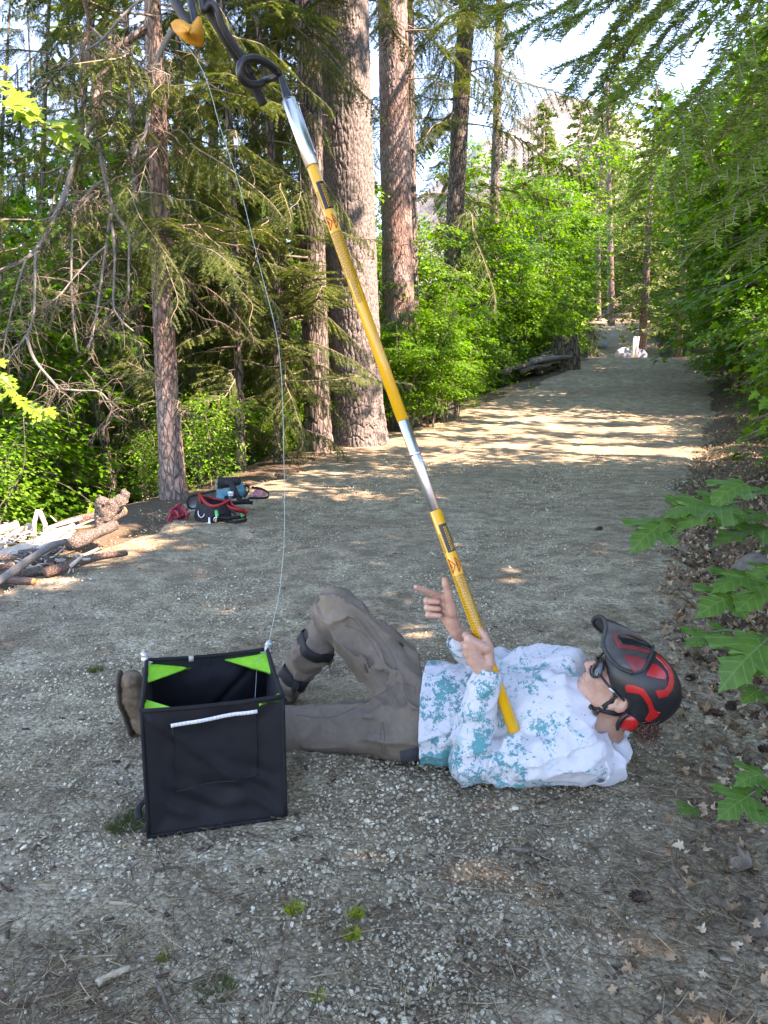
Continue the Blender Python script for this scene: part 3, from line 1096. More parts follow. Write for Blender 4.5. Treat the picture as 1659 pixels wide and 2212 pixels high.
def broadleaf_meshes(seed, h=4.0, spread=1.6, nstem=4, nspray=130, per=34, leaf=.085, geo=None, low=.2, flatness=.85, stemr=.022, lean=(0, 0)):
    """returns (stems mesh, crown mesh): curved stems with layered sprays of leaves"""
    rg = np.random.default_rng(seed)
    geo = geo or leaf_geo(False, .25, .12)
    stems = MB(); tips = []
    for i in range(nstem):
        a = i * 2.4 + rg.random()
        out = spread * (.35 + .55 * rg.random())
        hh = h * (.7 + .35 * rg.random())
        P = [np.array([math.cos(a), math.sin(a), 0]) * .08]
        P += [np.array([math.cos(a) * out * t ** 1.4 + lean[0] * t, math.sin(a) * out * t ** 1.4 + lean[1] * t, hh * t ** .9]) + rg.normal(0, .07, 3) for t in (.25, .5, .75, 1)]
        Q = spline(P, 16)
        stems.tube(Q, [stemr, stemr * .7, stemr * .25], 7)
        tips.append(Q)
    LP, LY, LN, LS, LV = [], [], [], [], []
    for i in range(nspray):
        Q = tips[rg.integers(nstem)]
        t = low + (1 - low) * rg.random() ** .8
        k = int(t * 15)
        p = Q[k]
        a = rg.random() * 6.283
        ln = spread * (.28 + .5 * rg.random()) * (1.15 - .55 * t)
        d = np.array([math.cos(a), math.sin(a), .25 * rg.random() + .05])
        q = np.linspace(0, 1, 6)[:, None]
        S = p + d * ln * q + np.array([0, 0, -.35 * ln]) * q ** 2
        stems.tube(S, [stemr * .22, stemr * .08], 4)
        m = int(per * (.6 + .7 * rg.random()))
        s = .25 + .75 * rg.random(m) ** .8
        base = p + d * ln * s[:, None] + np.array([0, 0, -.35 * ln]) * (s ** 2)[:, None]
        side = np.array([-d[1], d[0], 0])
        lat = rg.normal(0, .16 + .02 * spread, m) * (1.25 - s * .6)
        pos = base + side * lat[:, None] + np.stack([rg.normal(0, .02, m), rg.normal(0, .02, m), rg.normal(0, .05, m)], -1)
        yd = d[None] * .7 + side[None] * np.sign(lat)[:, None] * .6 + rg.normal(0, .35, (m, 3))
        yd[:, 2] = -.25 - .3 * rg.random(m)
        nn = np.array([0, 0, 1.0]) * flatness + rg.normal(0, .30, (m, 3)) + d * .15
        LP.append(pos); LY.append(yd); LN.append(nn)
        LS.append(leaf * (.55 + .65 * rg.random(m)))
        tone = np.clip(.5 + .25 * rg.normal(), 0, 1)
        LV.append(np.clip(tone + rg.normal(0, .16, m), 0, 1))
    V, F, var = stack_leaves(np.concatenate(LP), np.concatenate(LY), np.concatenate(LN), np.concatenate(LS), np.concatenate(LV), geo)
    return stems.mesh('trunk'), make_mesh('crown', V, F, False, {'var': var})

def tree_from(meshes, name, p, rz, scale, label, cat, group, leaf_mat, wood=STEM):
    t = thing(name, tuple(p), label, cat, group, (0, 0, rz))
    t.scale = (scale, scale, scale) if np.isscalar(scale) else scale
    a = link('trunk', meshes[0], wood, t)
    c = link('crown', meshes[1], leaf_mat, t)
    return t
# ------------------------------------------------------------------ the big trunks
def build_trunks():
    t1, Q1, r1 = px_trunk('fir_tree', [(779, 985, 62), (776, 930, 58), (771, 850, 54), (762, 640, 53), (752, 400, 54), (744, 160, 54), (740, 0, 54), (738, -120, 54)], 14.2,
        'huge grey furrowed conifer trunk at the left trail edge, thickest of all', BARK_BIG, 220, 520, 30, None, 'tree', (1.0, .12), 3, (.062, .19), .026)
    t2, Q2, r2 = px_trunk('pine_tree', [(378, 1090, 30), (374, 1040, 27), (364, 900, 24), (354, 700, 22), (346, 480, 20), (341, 250, 18), (336, 120, 16), (332, 0, 14)], 8.5,
        'slim reddish flaky trunk behind the climbing gear', BARK_PINE, 72, 300, 14, None, 'tree', (.5, .25), 5, (.05, .11), .010)
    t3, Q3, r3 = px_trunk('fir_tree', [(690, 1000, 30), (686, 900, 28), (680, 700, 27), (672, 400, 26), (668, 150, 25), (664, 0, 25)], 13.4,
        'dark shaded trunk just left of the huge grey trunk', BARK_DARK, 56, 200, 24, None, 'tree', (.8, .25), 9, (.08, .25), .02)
    px_trunk('fir_tree', [(622, 1000, 17), (619, 900, 15), (612, 700, 13), (606, 500, 12), (600, 300, 10)], 14.6,
        'thin dark trunk low down, second left of the huge trunk', BARK_DARK, 36, 120, 14, None, 'tree', None, 11, (.08, .25), .012)
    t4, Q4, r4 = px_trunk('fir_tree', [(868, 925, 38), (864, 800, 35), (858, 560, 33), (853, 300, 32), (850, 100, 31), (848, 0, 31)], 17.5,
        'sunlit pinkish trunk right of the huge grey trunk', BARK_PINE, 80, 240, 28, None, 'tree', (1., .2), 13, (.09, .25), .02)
    px_trunk('fir_tree', [(900, 900, 15), (893, 700, 13), (886, 300, 11), (884, 0, 10)], 19.5,
        'narrow dark trunk touching the sunlit pinkish trunk', BARK_DARK, 40, 120, 24, None, 'tree', None, 15, (.1, .3), .015)
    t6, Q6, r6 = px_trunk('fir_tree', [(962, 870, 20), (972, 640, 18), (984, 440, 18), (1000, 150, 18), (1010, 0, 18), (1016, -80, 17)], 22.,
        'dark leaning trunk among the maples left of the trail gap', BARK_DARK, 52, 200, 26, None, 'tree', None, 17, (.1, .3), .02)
    px_trunk('fir_tree', [(1062, 800, 12), (1066, 560, 11), (1072, 300, 9)], 30., 'faint dark trunk behind the maples, next right of the leaning trunk', BARK_DARK, 28, 80, 20, None, 'tree', None, 19, (.12, .35), .015)
    px_trunk('pine_tree', [(470, 980, 14), (466, 700, 12), (462, 400, 11), (458, 100, 10), (456, 0, 9)], 15., 'thin brown trunk half hidden by needles, right of the slim reddish trunk', BARK_PINE, 32, 100, 18, None, 'tree', None, 21, (.07, .2), .010)
    px_trunk('pine_tree', [(560, 1000, 15), (556, 700, 13), (552, 400, 12), (546, 150, 11), (540, 0, 10)], 17., 'thin trunk half hidden by needles midway to the huge trunk', BARK_DARK, 32, 100, 18, None, 'tree', None, 23, (.07, .2), .010)
    px_trunk('pine_tree', [(300, 900, 9), (298, 600, 9), (292, 330, 8), (283, 200, 7)], 12., 'pinkish thin trunk just left of the slim reddish trunk', BARK_PINE, 28, 100, 9, None, 'tree', None, 25, (.06, .16), .008)
    fa, _, _ = px_trunk('pine_tree', [(1321, 735, 8), (1320, 640, 7.5), (1319, 590, 7), (1317, 480, 6)], 64., 'pale sunlit trunk at the far bend of the trail', BARK_PINE, 24, 60, 24, None, 'tree', None, 27, (.15, .4), .01)
    fb, _, _ = px_trunk('pine_tree', [(1294, 735, 5), (1293, 600, 4.5), (1292, 500, 4)], 70., 'thin pale trunk left of the far sunlit trunk', BARK_PINE, 20, 40, 20, None, 'tree', None, 29, (.15, .4), .01)
    return dict(t1=(t1, Q1, r1), t2=(t2, Q2, r2), t3=(t3, Q3, r3), t4=(t4, Q4, r4), t6=(t6, Q6, r6), fa=(fa,), fb=(fb,))

TR = build_trunks()

BR = [branch_mesh(500 + i, 2.6, d, 34, .60, hg, .036, .0080, 10) for i, (d, hg) in enumerate(((.30, .35), (.55, .6), (.75, .9), (.45, .8), (.15, .3)))]
BARE = [branch_mesh(540 + i, 2.2, d, 26, .50, .8, bare=1.1) for i, d in enumerate((.3, .6, .9, .5))]

def add_branches(key, n, zlo, zhi, scl, rg, meshes, az=None, tilt=(-.25, .15)):
    t, Q, rr = TR[key]
    o0 = np.array(t.location)
    for i in range(n):
        z = rg.uniform(zlo, zhi)
        k = int(np.argmin(np.abs(Q[:, 2] - z)))
        a = rg.uniform(0, 6.283) if az is None else rg.uniform(*az)
        b = link('branch', meshes[rg.integers(len(meshes))], None, t)
        orient_branch(b, Q[k] - o0 + np.array([math.cos(a), math.sin(a), 0]) * rr[k] * .8, a, rg.uniform(*tilt), scl * rg.uniform(.7, 1.25), rg.normal(0, .25))

def build_conifer_foliage():
    rg = np.random.default_rng(91)
    add_branches('t2', 60, 2.6, 8.2, .62, rg, BR)
    add_branches('t2', 16, .9, 5.0, .5, rg, BARE)
    add_branches('t3', 80, .8, 11, 1.1, rg, BR, (1.4, 5.2))
    add_branches('t3', 10, .6, 6, .9, rg, BARE, (2, 4.6))
    add_branches('t1', 10, 1.5, 7.5, .55, rg, BARE, (2.2, 4.4))
    add_branches('t1', 22, 7.6, 14, 1.0, rg, BR)
    add_branches('t4', 26, 6.8, 16, 1.0, rg, BR)
    add_branches('t4', 8, 3.0, 8, .6, rg, BARE)
    add_branches('t6', 64, 5.6, 16, 1.05, rg, BR, None, (-.5, 0))
    # small shade-grown conifers filling the left side; each a tree with its own branches
    spots = [(520, 940, 11.5, 7.5), (420, 930, 12.6, 8.5), (600, 960, 12.0, 8.), (250, 960, 11.2, 7.0), (130, 960, 12.5, 8.), (560, 900, 18, 10), (330, 900, 17, 9.), (60, 900, 15, 8.), (200, 860, 22, 10), (460, 860, 23, 12), (20, 930, 14, 9), (110, 900, 17.5, 11), (190, 930, 14.5, 9.5), (280, 900, 19, 12), (390, 900, 17, 11), (500, 900, 20, 12), (350, 860, 25, 13), (100, 860, 26, 13), (610, 880, 20, 12)]
    labs = ['young drooping conifer directly left of the dark shaded trunk', 'shade-grown conifer behind the slim reddish trunk', 'drooping conifer whose needles touch the huge trunk', 'sparse conifer left of the slim reddish trunk',
            'sparse conifer behind the bare grey limbs', 'taller conifer in the second row midway to the huge trunk', 'conifer in the second row behind the slim reddish trunk', 'conifer at the left edge of the picture', 'far conifer seen through the bare limbs', 'far conifer seen through the needles right of the slim trunk'] + ['drooping conifer among the crowded trees left of the trail'] * 9
    for i, ((x, y, Y, hh), lab) in enumerate(zip(spots, labs)):
        p = at(x, y, Y); p[2] = float(H(p[0], p[1])) - .1
        hh = hh + 2
        t = thing('conifer_tree', tuple(p), lab, 'tree', 'conifers in the forest left of the trail')
        P = np.array([[0, 0, 0], [rg.normal(0, .15), rg.normal(0, .15), hh * .5], [rg.normal(0, .3), rg.normal(0, .3), hh]])
        V, F = bark_tube(P, [.075, .05, .012], 20, 60, (.05, .12), .006, None, i)
        link('trunk', make_mesh('trunk', V, F), BARK_DARK, t)
        nb = 52 if Y < 16 else 44
        for k in range(nb):
            z = hh * (.12 + .86 * (k + rg.random()) / nb)
            a = k * 2.4 + rg.normal(0, .3)
            s = (1.05 - .75 * z / hh) * rg.uniform(.6, 1.05) * (1.0 if Y < 16 else 1.35)
            mesh_ = BR[rg.integers(len(BR))]
            if i in (3, 4) and z < hh * .55: mesh_ = BARE[rg.integers(4)] if rg.random() < .6 else mesh_
            b = link('branch', mesh_, None, t)
            orient_branch(b, (0, 0, z), a, rg.uniform(-.3, .1), s, rg.normal(0, .25))

def build_bare_tree():
    """the old leaning conifer at the left, with long bare hanging limbs"""
    base = at(352, 1010, 9.8); base[2] = float(H(base[0], base[1])) - .2
    t = thing('conifer_tree', tuple(base), 'old half-bare conifer with long grey hanging limbs in front of the forest at left', 'tree')
    O = base
    def limb(pts, r0, r1, nm='limb', y0=8.0, y1=8.0, mat=BARK_GREY, n=40):
        P = np.array([at(a, b_, y0 + (y1 - y0) * i / (len(pts) - 1)) for i, (a, b_) in enumerate(pts)]) - O
        V, F = log_geo(P, r0, r1, 9, n, .12, int(pts[0][0]) % 50)
        link(nm, make_mesh(nm, V, F), mat, t)
        return spline(P, 24)
    # its trunk, leaning out of the frame
    P = np.array([np.zeros(3), at(352, 700, 9.6) - O, at(340, 400, 9.3) - O, at(326, 60, 8.7) - O, at(322, -200, 8.4) - O])
    V, F = bark_tube(P, [.085, .075, .07, .06, .05], 28, 160, (.05, .14), .008, None, 2)
    link('trunk', make_mesh('trunk', V, F), BARK_PINE, t)
    L = []
    L.append(limb([(316, 60), (249, 112), (221, 174), (207, 213), (206, 252), (212, 290), (218, 330)], .040, .028, y0=8.5, y1=8.0, mat=BARK_PINE))
    L.append(limb([(206, 262), (193, 280), (171, 322), (157, 364), (137, 426), (118, 470), (92, 521), (56, 560), (0, 588), (-40, 600)], .030, .020, y0=8.0, y1=7.4))
    L.append(limb([(372, 64), (350, 106), (333, 151), (325, 218), (316, 286), (297, 316), (288, 344)], .028, .016, y0=7.8, y1=7.8))
    L.append(limb([(179, -10), (193, 56), (179, 112), (176, 157), (174, 207)], .018, .010, y0=7.6, y1=7.6, mat=BARK_RED))
    L.append(limb([(193, 56), (252, 106), (300, 132), (367, 162)], .012, .006, y0=7.6, y1=7.7))
    L.append(limb([(218, 330), (232, 406), (244, 448), (262, 482), (280, 512), (277, 560), (278, 640)], .024, .010, y0=8.0, y1=7.8))
    L.append(limb([(224, 389), (193, 414), (162, 459), (157, 504), (154, 588), (158, 690), (170, 760)], .017, .008, y0=8.0, y1=7.6))
    L.append(limb([(238, 462), (230, 532), (219, 600), (210, 675), (192, 756)], .020, .009, y0=8.0, y1=7.7))
    L.append(limb([(243, 482), (249, 554), (247, 600), (246, 660), (262, 690), (290, 715)], .016, .007, y0=7.9, y1=7.7))
    L.append(limb([(82, 532), (76, 557), (76, 614), (72, 680), (57, 725), (15, 780)], .017, .007, y0=7.5, y1=7.2))
    L.append(limb([(57, 728), (75, 780), (120, 833), (126, 840), (168, 845), (216, 848), (243, 880)], .014, .006, y0=7.2, y1=7.2))
    L.append(limb([(230, 531), (196, 560), (160, 600), (130, 636), (90, 670)], .010, .005, y0=7.8, y1=7.5))
    L.append(limb([(56, 560), (40, 610), (20, 690), (6, 760)], .012, .006, y0=7.4, y1=7.2))
    L.append(limb([(300, 0), (260, 40), (215, 90), (150, 130), (95, 190)], .014, .006, y0=7.7, y1=7.4))
    L.append(limb([(120, 465), (150, 440), (180, 432), (214, 412)], .010, .005, y0=7.7, y1=7.8))
    # twigs hanging from the limbs
    rg = np.random.default_rng(63)
    tw = MB()
    for Q in L:
        for i in range(26):
            k = rg.integers(4, 24)
            p = Q[k]
            d = rg.normal(0, 1, 3) * [1, .6, .7] + [0, 0, -.5]; d /= np.linalg.norm(d)
            ln = rg.uniform(.12, .5)
            P = [p]; q = p.copy(); dd = d.copy()
            for s in range(6):
                dd = dd + rg.normal(0, .22, 3) + [0, 0, -.12]; dd /= np.linalg.norm(dd)
                q = q + dd * ln / 6; P.append(q)
            P = np.array(P)
            tw.tube(P, [.0038, .0014], 4)
            for _ in range(rg.integers(2, 6)):
                j = rg.integers(1, 6); e = rg.normal(0, 1, 3) + [0, 0, -.3]; e /= np.linalg.norm(e)
                l2 = rg.uniform(.05, .2)
                tw.tube(np.array([P[j], P[j] + e * l2 * .5, P[j] + e * l2 + [0, 0, -.25 * l2]]), [.0024, .0010], 3)
    o = link('dead_twigs', tw.mesh('dead_twigs'), TWIG, t); tag(o, kind='stuff')
    # the little foliage it keeps
    for (x, y, Y, s, a) in ((150, 350, 7.8, .42, 3.4), (60, 300, 7.8, .5, 3.2), (230, 330, 8, .45, 4.4), (250, 400, 7.9, .42, 5.2), (120, 120, 7.9, .5, 3.6), (200, 150, 8.2, .5, 4.0), (60, 470, 7.5, .45, 3.4), (20, 420, 7.8, .5, 2.8), (250, 200, 8.3, .5, 5.4), (150, 230, 8.2, .5, 3.0),
                            (290, 420, 8, .4, 5.6), (40, 350, 7.6, .45, 4.2), (100, 260, 8.2, .5, 4.6), (180, 60, 8.2, .55, 3.2), (90, 520, 7.6, .4, 3.8), (10, 650, 7.4, .4, 3.0), (180, 640, 8., .35, 4.4), (240, 700, 8., .35, 5.)):
        b = link('branch', BR[rg.integers(len(BR))], None, t)
        orient_branch(b, at(x, y, Y) - O, a + rg.normal(0, .3), rg.uniform(-.5, .1), s * rg.uniform(.8, 1.2), rg.normal(0, .3))

# ------------------------------------------------------------------ maples, shrubs, distant trees
MP = [broadleaf_meshes(700 + i, 4.0, 1.7, 5, 150, 34, .085) for i in range(4)]
MT = [broadleaf_meshes(720 + i, 6.5, 2.4, 4, 210, 34, .10, low=.12, stemr=.035) for i in range(3)]
SB = [broadleaf_meshes(740 + i, 1.35, .8, 7, 150, 30, .042, ovate_geo(), .15, .7, .009) for i in range(4)]

def build_broadleaf():
    rg = np.random.default_rng(15)
    lab_l = ['vine maple thicket tree with layered bright leaves along the left trail edge']
    g1 = 'vine maples along the left trail edge'
    # left thicket from behind the huge trunk to the crest
    for i in range(40):
        y = rg.uniform(17, 34)
        x = float(xl(y)) - rg.uniform(.7, 6.5)
        if y < 18.5 and x > float(xl(y)) - 1.2: x -= 1.2
        s = rg.uniform(.75, 1.2) * (1 - .25 * sstep(26, 34, y))
        tall = y > 20 and rg.random() < .4
        tree_from((MT[rg.integers(3)] if tall else MP[rg.integers(4)]), 'vine_maple', (x, y, float(H(x, y)) - .05), rg.uniform(0, 6.28), s * (.95 if tall else 1), lab_l[0], 'small tree', g1, MAPLE)
    for i in range(22):
        y = rg.uniform(7.5, 17)
        x = float(xl(y)) - rg.uniform(1.6, 6.5)
        tree_from(MP[rg.integers(4)], 'vine_maple', (x, y, float(H(x, y)) - .05), rg.uniform(0, 6.28), rg.uniform(.38, .85), 'small maple growing below the trail between the conifer trunks', 'small tree', 'maples between the conifer trunks', MAPLE)
    for (x, y, Y, s) in ((880, 915, 16.2, .62), (930, 905, 16.8, .7), (985, 890, 18.2, .75), (905, 905, 17.2, .8), (845, 925, 16.6, .6), (960, 895, 17.6, .8)):
        p = at(x, y, Y); p[2] = float(H(p[0], p[1])) - .05
        tree_from(MP[rg.integers(4)], 'vine_maple', p, rg.uniform(0, 6.28), s, 'small vine maple before the sunlit pinkish trunk, hiding its base', 'small tree', 'vine maples at the foot of the pinkish trunk', MAPLE)
    for i in range(18):
        y = rg.uniform(9.5, 21); x = float(xl(y)) - rg.uniform(2.6, 9)
        tree_from(MT[rg.integers(3)], 'young_maple', (x, y, float(H(x, y)) - .05), rg.uniform(0, 6.28), rg.uniform(.8, 1.25), 'bright young maple filling the gaps between the left conifers', 'tree', 'young maples between the left conifers', SHRUB if rg.random() < .5 else MAPLE)
    # taller young maples rising over the thicket
    for (x, y, Y, s, lab) in ((1010, 840, 24, .95, 'young maple whose dark twisted stem rises before the leaning trunk'), (1120, 800, 29, 1.0, 'tall maple over the thicket left of the trail gap'), (930, 880, 21, .75, 'young maple beside the narrow dark trunk'), (1200, 770, 33, .9, 'bright maple by the old stump at the crest'),
                              (1060, 820, 34, 1.05, 'maple at the back of the left thicket'), (1240, 770, 40, .8, 'low maple where the far trail comes out of the bend')):
        p = at(x, y, Y); p[2] = float(H(p[0], p[1])) - .05
        tree_from(MT[rg.integers(3)], 'young_maple', p, rg.uniform(0, 6.28), s, lab, 'tree', None, MAPLE)
    # right-hand wall of maples
    g2 = 'maples walling the right side of the trail'
    for i in range(50):
        y = 6.6 + 25 * rg.random() ** 1.1
        x = float(xr(y)) + .7 + 3.6 * rg.random() ** 1.4
        s = rg.uniform(.9, 1.35)
        big = rg.random() < .55
        if 9.2 < y < 19.5:   # a gap in the wall lets the sun onto the trail
            if rg.random() < .55: continue
            big = False; s *= .62
        else:
            big = y < 9.6 or rg.random() < .75; s *= 1.15 if y > 10 else .9
        if y < 9.4: x = max(x, .52 * y + 1.5)
        elif y < 20: x = max(x, float(xr(y)) + 1.5)
        tree_from((MT if big else MP)[rg.integers(3)], 'maple_tree', (x, y, float(H(x, y)) - .05), rg.uniform(0, 6.28), s * (1.05 if big else 1), 'leafy maple in the dense wall of maples right of the trail', 'tree', g2, MAPLE_DEEP if rg.random() < .6 else MAPLE)
    for i in range(12):
        y = rg.uniform(30, 58)
        x = float(xr(y)) + rg.uniform(.3, 7)
        tree_from(MT[rg.integers(3)], 'maple_tree', (x, y, float(H(x, y)) - .05), rg.uniform(0, 6.28), rg.uniform(.9, 1.3), 'leafy maple right of the far trail bend', 'tree', 'maples at the far bend', MAPLE)
    for i in range(12):
        y = rg.uniform(38, 66)
        x = float(xl(y)) - rg.uniform(.3, 9)
        tree_from(MT[rg.integers(3)], 'maple_tree', (x, y, float(H(x, y)) - .05), rg.uniform(0, 6.28), rg.uniform(.8, 1.15), 'leafy maple left of the far trail bend', 'tree', 'maples at the far bend, left', MAPLE)
    for i in range(15):
        y = rg.uniform(38, 56); x = min(y * rg.uniform(.10, .30), float(xl(y)) - 1.5)
        tree_from(MT[rg.integers(3)], 'maple_tree', (x, y, float(H(x, y)) - .05), rg.uniform(0, 6.28), rg.uniform(1.4, 2.1), 'tall airy pale green tree behind the left thicket', 'tree', 'tall trees behind the left thicket', SHRUB if i % 3 else MAPLE)
    for i in range(12):
        y = rg.uniform(44, 62); x = y * rg.uniform(.30, .5) + 1
        if x < float(xr(y)) + 1: x = float(xr(y)) + 1.5
        tree_from(MT[rg.integers(3)], 'maple_tree', (x, y, float(H(x, y)) - .05), rg.uniform(0, 6.28), rg.uniform(1.5, 2.2), 'tall pale green tree rising behind the far bend', 'tree', 'tall trees rising behind the far bend', SHRUB)
    for i in range(9):
        y = rg.uniform(76, 86); x = y * rg.uniform(.24, .37)
        tree_from(MT[rg.integers(3)], 'maple_tree', (x, y, float(H(x, y)) - .05), rg.uniform(0, 6.28), rg.uniform(1.3, 1.9), 'pale green tree closing the view beyond the far trail', 'tree', 'trees beyond the far trail', SHRUB)
    for i in range(14):
        y = rg.uniform(70, 84); x = rg.uniform(14, 44)
        tree_from(MT[rg.integers(3)], 'maple_tree', (x, y, float(H(x, y)) - .05), rg.uniform(0, 6.28), rg.uniform(1.0, 1.6), 'pale green tree closing the view beyond the far trail', 'tree', 'trees beyond the far trail', SHRUB)
    # low shrubs at left, below the trail edge
    g3 = 'low leafy shrubs below the left trail edge'
    for i in range(36):
        y = 5.6 + 9.5 * rg.random()
        x = float(xl(y)) - .45 - 5.5 * rg.random() ** 1.2
        tree_from(SB[rg.integers(4)], 'shrub', (x, y, float(H(x, y)) - .04), rg.uniform(0, 6.28), rg.uniform(.45, 1.25), 'low shrub with small bright leaves below the left trail edge', 'shrub', g3, SHRUB)
    for i in range(16):
        y = 15 + 8 * rg.random()
        x = float(xl(y)) - 1.1 - 1.6 * rg.random()
        tree_from(SB[rg.integers(4)], 'shrub', (x, y, float(H(x, y)) - .04), rg.uniform(0, 6.28), rg.uniform(.4, .8), 'small ground shrub at the foot of the left maples', 'shrub', 'ground shrubs at the foot of the maples', SHRUB)
    for i in range(26):
        y = 4.6 + 16 * rg.random() ** 1.2
        x = float(xr(y)) + .7 + 2.6 * rg.random()
        tree_from(SB[rg.integers(4)], 'shrub', (x, y, float(H(x, y)) - .04), rg.uniform(0, 6.28), rg.uniform(.25, .6), 'small shrub rising from the dead leaves right of the trail', 'shrub', 'small shrubs in the leaf litter', MAPLE_DEEP)

def far_conifer(seed, h=14.0):
    rg = np.random.default_rng(seed)
    tr = MB(); tr.tube(np.array([[0, 0, -.3], [0, 0, h * .5], [0, 0, h]]), [.24, .16, .02], 8)
    V = []
    nb = 95
    for i in range(nb):
        z = h * (.14 + .85 * ((i + rg.random()) / nb) ** 1.05)
        a = i * 2.4 + rg.normal(0, .4)
        L_ = ((1 - z / h) ** .8 * h * .20 + .35) * rg.uniform(.5, 1.2)
        d = np.array([math.cos(a), math.sin(a), 0]); sd = np.array([-d[1], d[0], 0])
        up = rg.uniform(-.05, .25)
        tr.tube(np.array([[0, 0, z], d * L_ * .6 + [0, 0, z + up * L_ * .5 - .05 * L_], d * L_ + [0, 0, z + up * L_ - .3 * L_]]), [.025, .006], 4)
        for j in range(44):
            s = rg.uniform(.18, 1.05)
            c = np.array([0, 0, z + up * L_ * s - .3 * L_ * s * s]) + d * L_ * s + sd * rg.normal(0, .10 + .16 * L_ * .3) + np.array([0, 0, rg.normal(-.03, .05)])
            q = .11 + .16 * rg.random()
            e1 = d * q * .9 + sd * rg.normal(0, .10) + np.array([0, 0, rg.normal(-.02, .07)]); e2 = sd * q * .30 + rg.normal(0, .05, 3)
            V += [c - e2, c + e2, c + e1]
    V = np.array(V)
    var = np.repeat(np.clip(.5 + .6 * noise3(V[::3] * .8 + seed) + rg.normal(0, .15, len(V) // 3), 0, 1), 3)
    return tr.mesh('trunk'), make_mesh('crown', V, np.arange(len(V)).reshape(-1, 3), False, {'var': var})

FC = [far_conifer(800 + i) for i in range(3)]

def build_far_trees():
    rg = np.random.default_rng(44)
    for k_, s_ in (('fa', 1.55), ('fb', 1.35)):
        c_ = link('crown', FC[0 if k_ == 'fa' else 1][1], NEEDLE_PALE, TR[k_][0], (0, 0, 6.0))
        c_.scale = (s_ * .9, s_ * .9, s_ * 1.0)
    g = 'conifers on the hillside beyond the trail'
    for i in range(52):
        y = rg.uniform(66, 170)
        bear = rg.uniform(.15, .60)
        x = y * bear
        if y < 92 and float(xl(min(y, 90))) - 1.5 < x < float(xr(min(y, 90))) + 1.5: continue
        z = float(H(x, y)) - .5
        s = rg.uniform(1.2, 2.1)
        s = min(s, ((.33 if bear < .27 else .47) * y + CAM_H - z) / 14.0)
        if s < .5: continue
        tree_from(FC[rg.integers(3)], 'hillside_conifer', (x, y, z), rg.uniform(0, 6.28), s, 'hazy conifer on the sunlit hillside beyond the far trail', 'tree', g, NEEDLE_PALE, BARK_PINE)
    for (x, y, Y, s, lab) in ((1470, 690, 44, .95, 'dark conifer behind the right wall near the far bend'), (1390, 700, 38, .9, 'conifer behind the wall of maples right of the far bend')):
        p = at(x, y, Y); p[2] = float(H(p[0], p[1])) - .3
        tree_from(FC[rg.integers(3)], 'conifer_tree', p, rg.uniform(0, 6.28), s, lab, 'tree', None, NEEDLE, BARK_DARK)
    # trees down the slope at left, seen through the trunks
    for i in range(46):
        y = rg.uniform(22, 60); x = float(xl(y)) - rg.uniform(9, 46)
        tree_from(FC[rg.integers(3)], 'slope_conifer', (x, y, float(H(x, y)) - .5), rg.uniform(0, 6.28), rg.uniform(.9, 1.75), 'distant conifer down the slope, glimpsed between the left trunks', 'tree', 'conifers down the left slope', NEEDLE, BARK_DARK)

build_conifer_foliage()
build_bare_tree()
build_broadleaf()
build_far_trees()
# ------------------------------------------------------------------ near leaves: each big leaf a part
def mat_big_leaf(name, dark, light, vein, transl=.45):
    m, nt, b = _mat(name)
    v = _coord(nt)
    n = _noise(nt, v, 5, 5, .6)
    c = _ramp(nt, n, [(.3, dark), (.7, light)])
    # side veins fanning from the midrib
    sx = nt.nodes.new('ShaderNodeSeparateXYZ'); nt.links.new(v, sx.inputs[0])
    w = nt.nodes.new('ShaderNodeTexWave'); w.inputs['Scale'].default_value = 1.6; w.inputs['Distortion'].default_value = .6
    cmb = nt.nodes.new('ShaderNodeCombineXYZ')
    ab = _math(nt, 'ABSOLUTE', sx.outputs[0])
    nt.links.new(_math(nt, 'SUBTRACT', sx.outputs[1], _math(nt, 'MULTIPLY', ab, .9)), cmb.inputs[0])
    nt.links.new(cmb.outputs[0], w.inputs['Vector'])
    vn = _ramp(nt, w.outputs['Fac'], [(.90, 0.0), (.98, .6)])
    mid = _ramp(nt, ab, [(.0, .8), (.018, 0.0)])
    vv = _math(nt, 'MAXIMUM', vn, mid)
    c = _mix(nt, vv, c, vein)
    nt.links.new(c, b.inputs['Base Color'])
    b.inputs['Roughness'].default_value = .42
    _bump(nt, b, vv, .3, .01)
    t = nt.nodes.new('ShaderNodeBsdfTranslucent'); nt.links.new(c, t.inputs['Color'])
    mx = nt.nodes.new('ShaderNodeMixShader'); mx.inputs[0].default_value = transl
    nt.links.new(b.outputs[0], mx.inputs[1]); nt.links.new(t.outputs[0], mx.inputs[2])
    nt.links.new(mx.outputs[0], nt.nodes['Material Output'].inputs['Surface'])
    return m

LEAF_NEAR = mat_big_leaf('near_maple_leaf', (.050, .155, .026), (.10, .245, .036), (.15, .30, .07))
LEAF_LIT = mat_big_leaf('sunlit_maple_leaf', (.16, .30, .025), (.26, .42, .04), (.34, .46, .10), .5)  # yellow sunlight on the left sprays put into the leaf colour

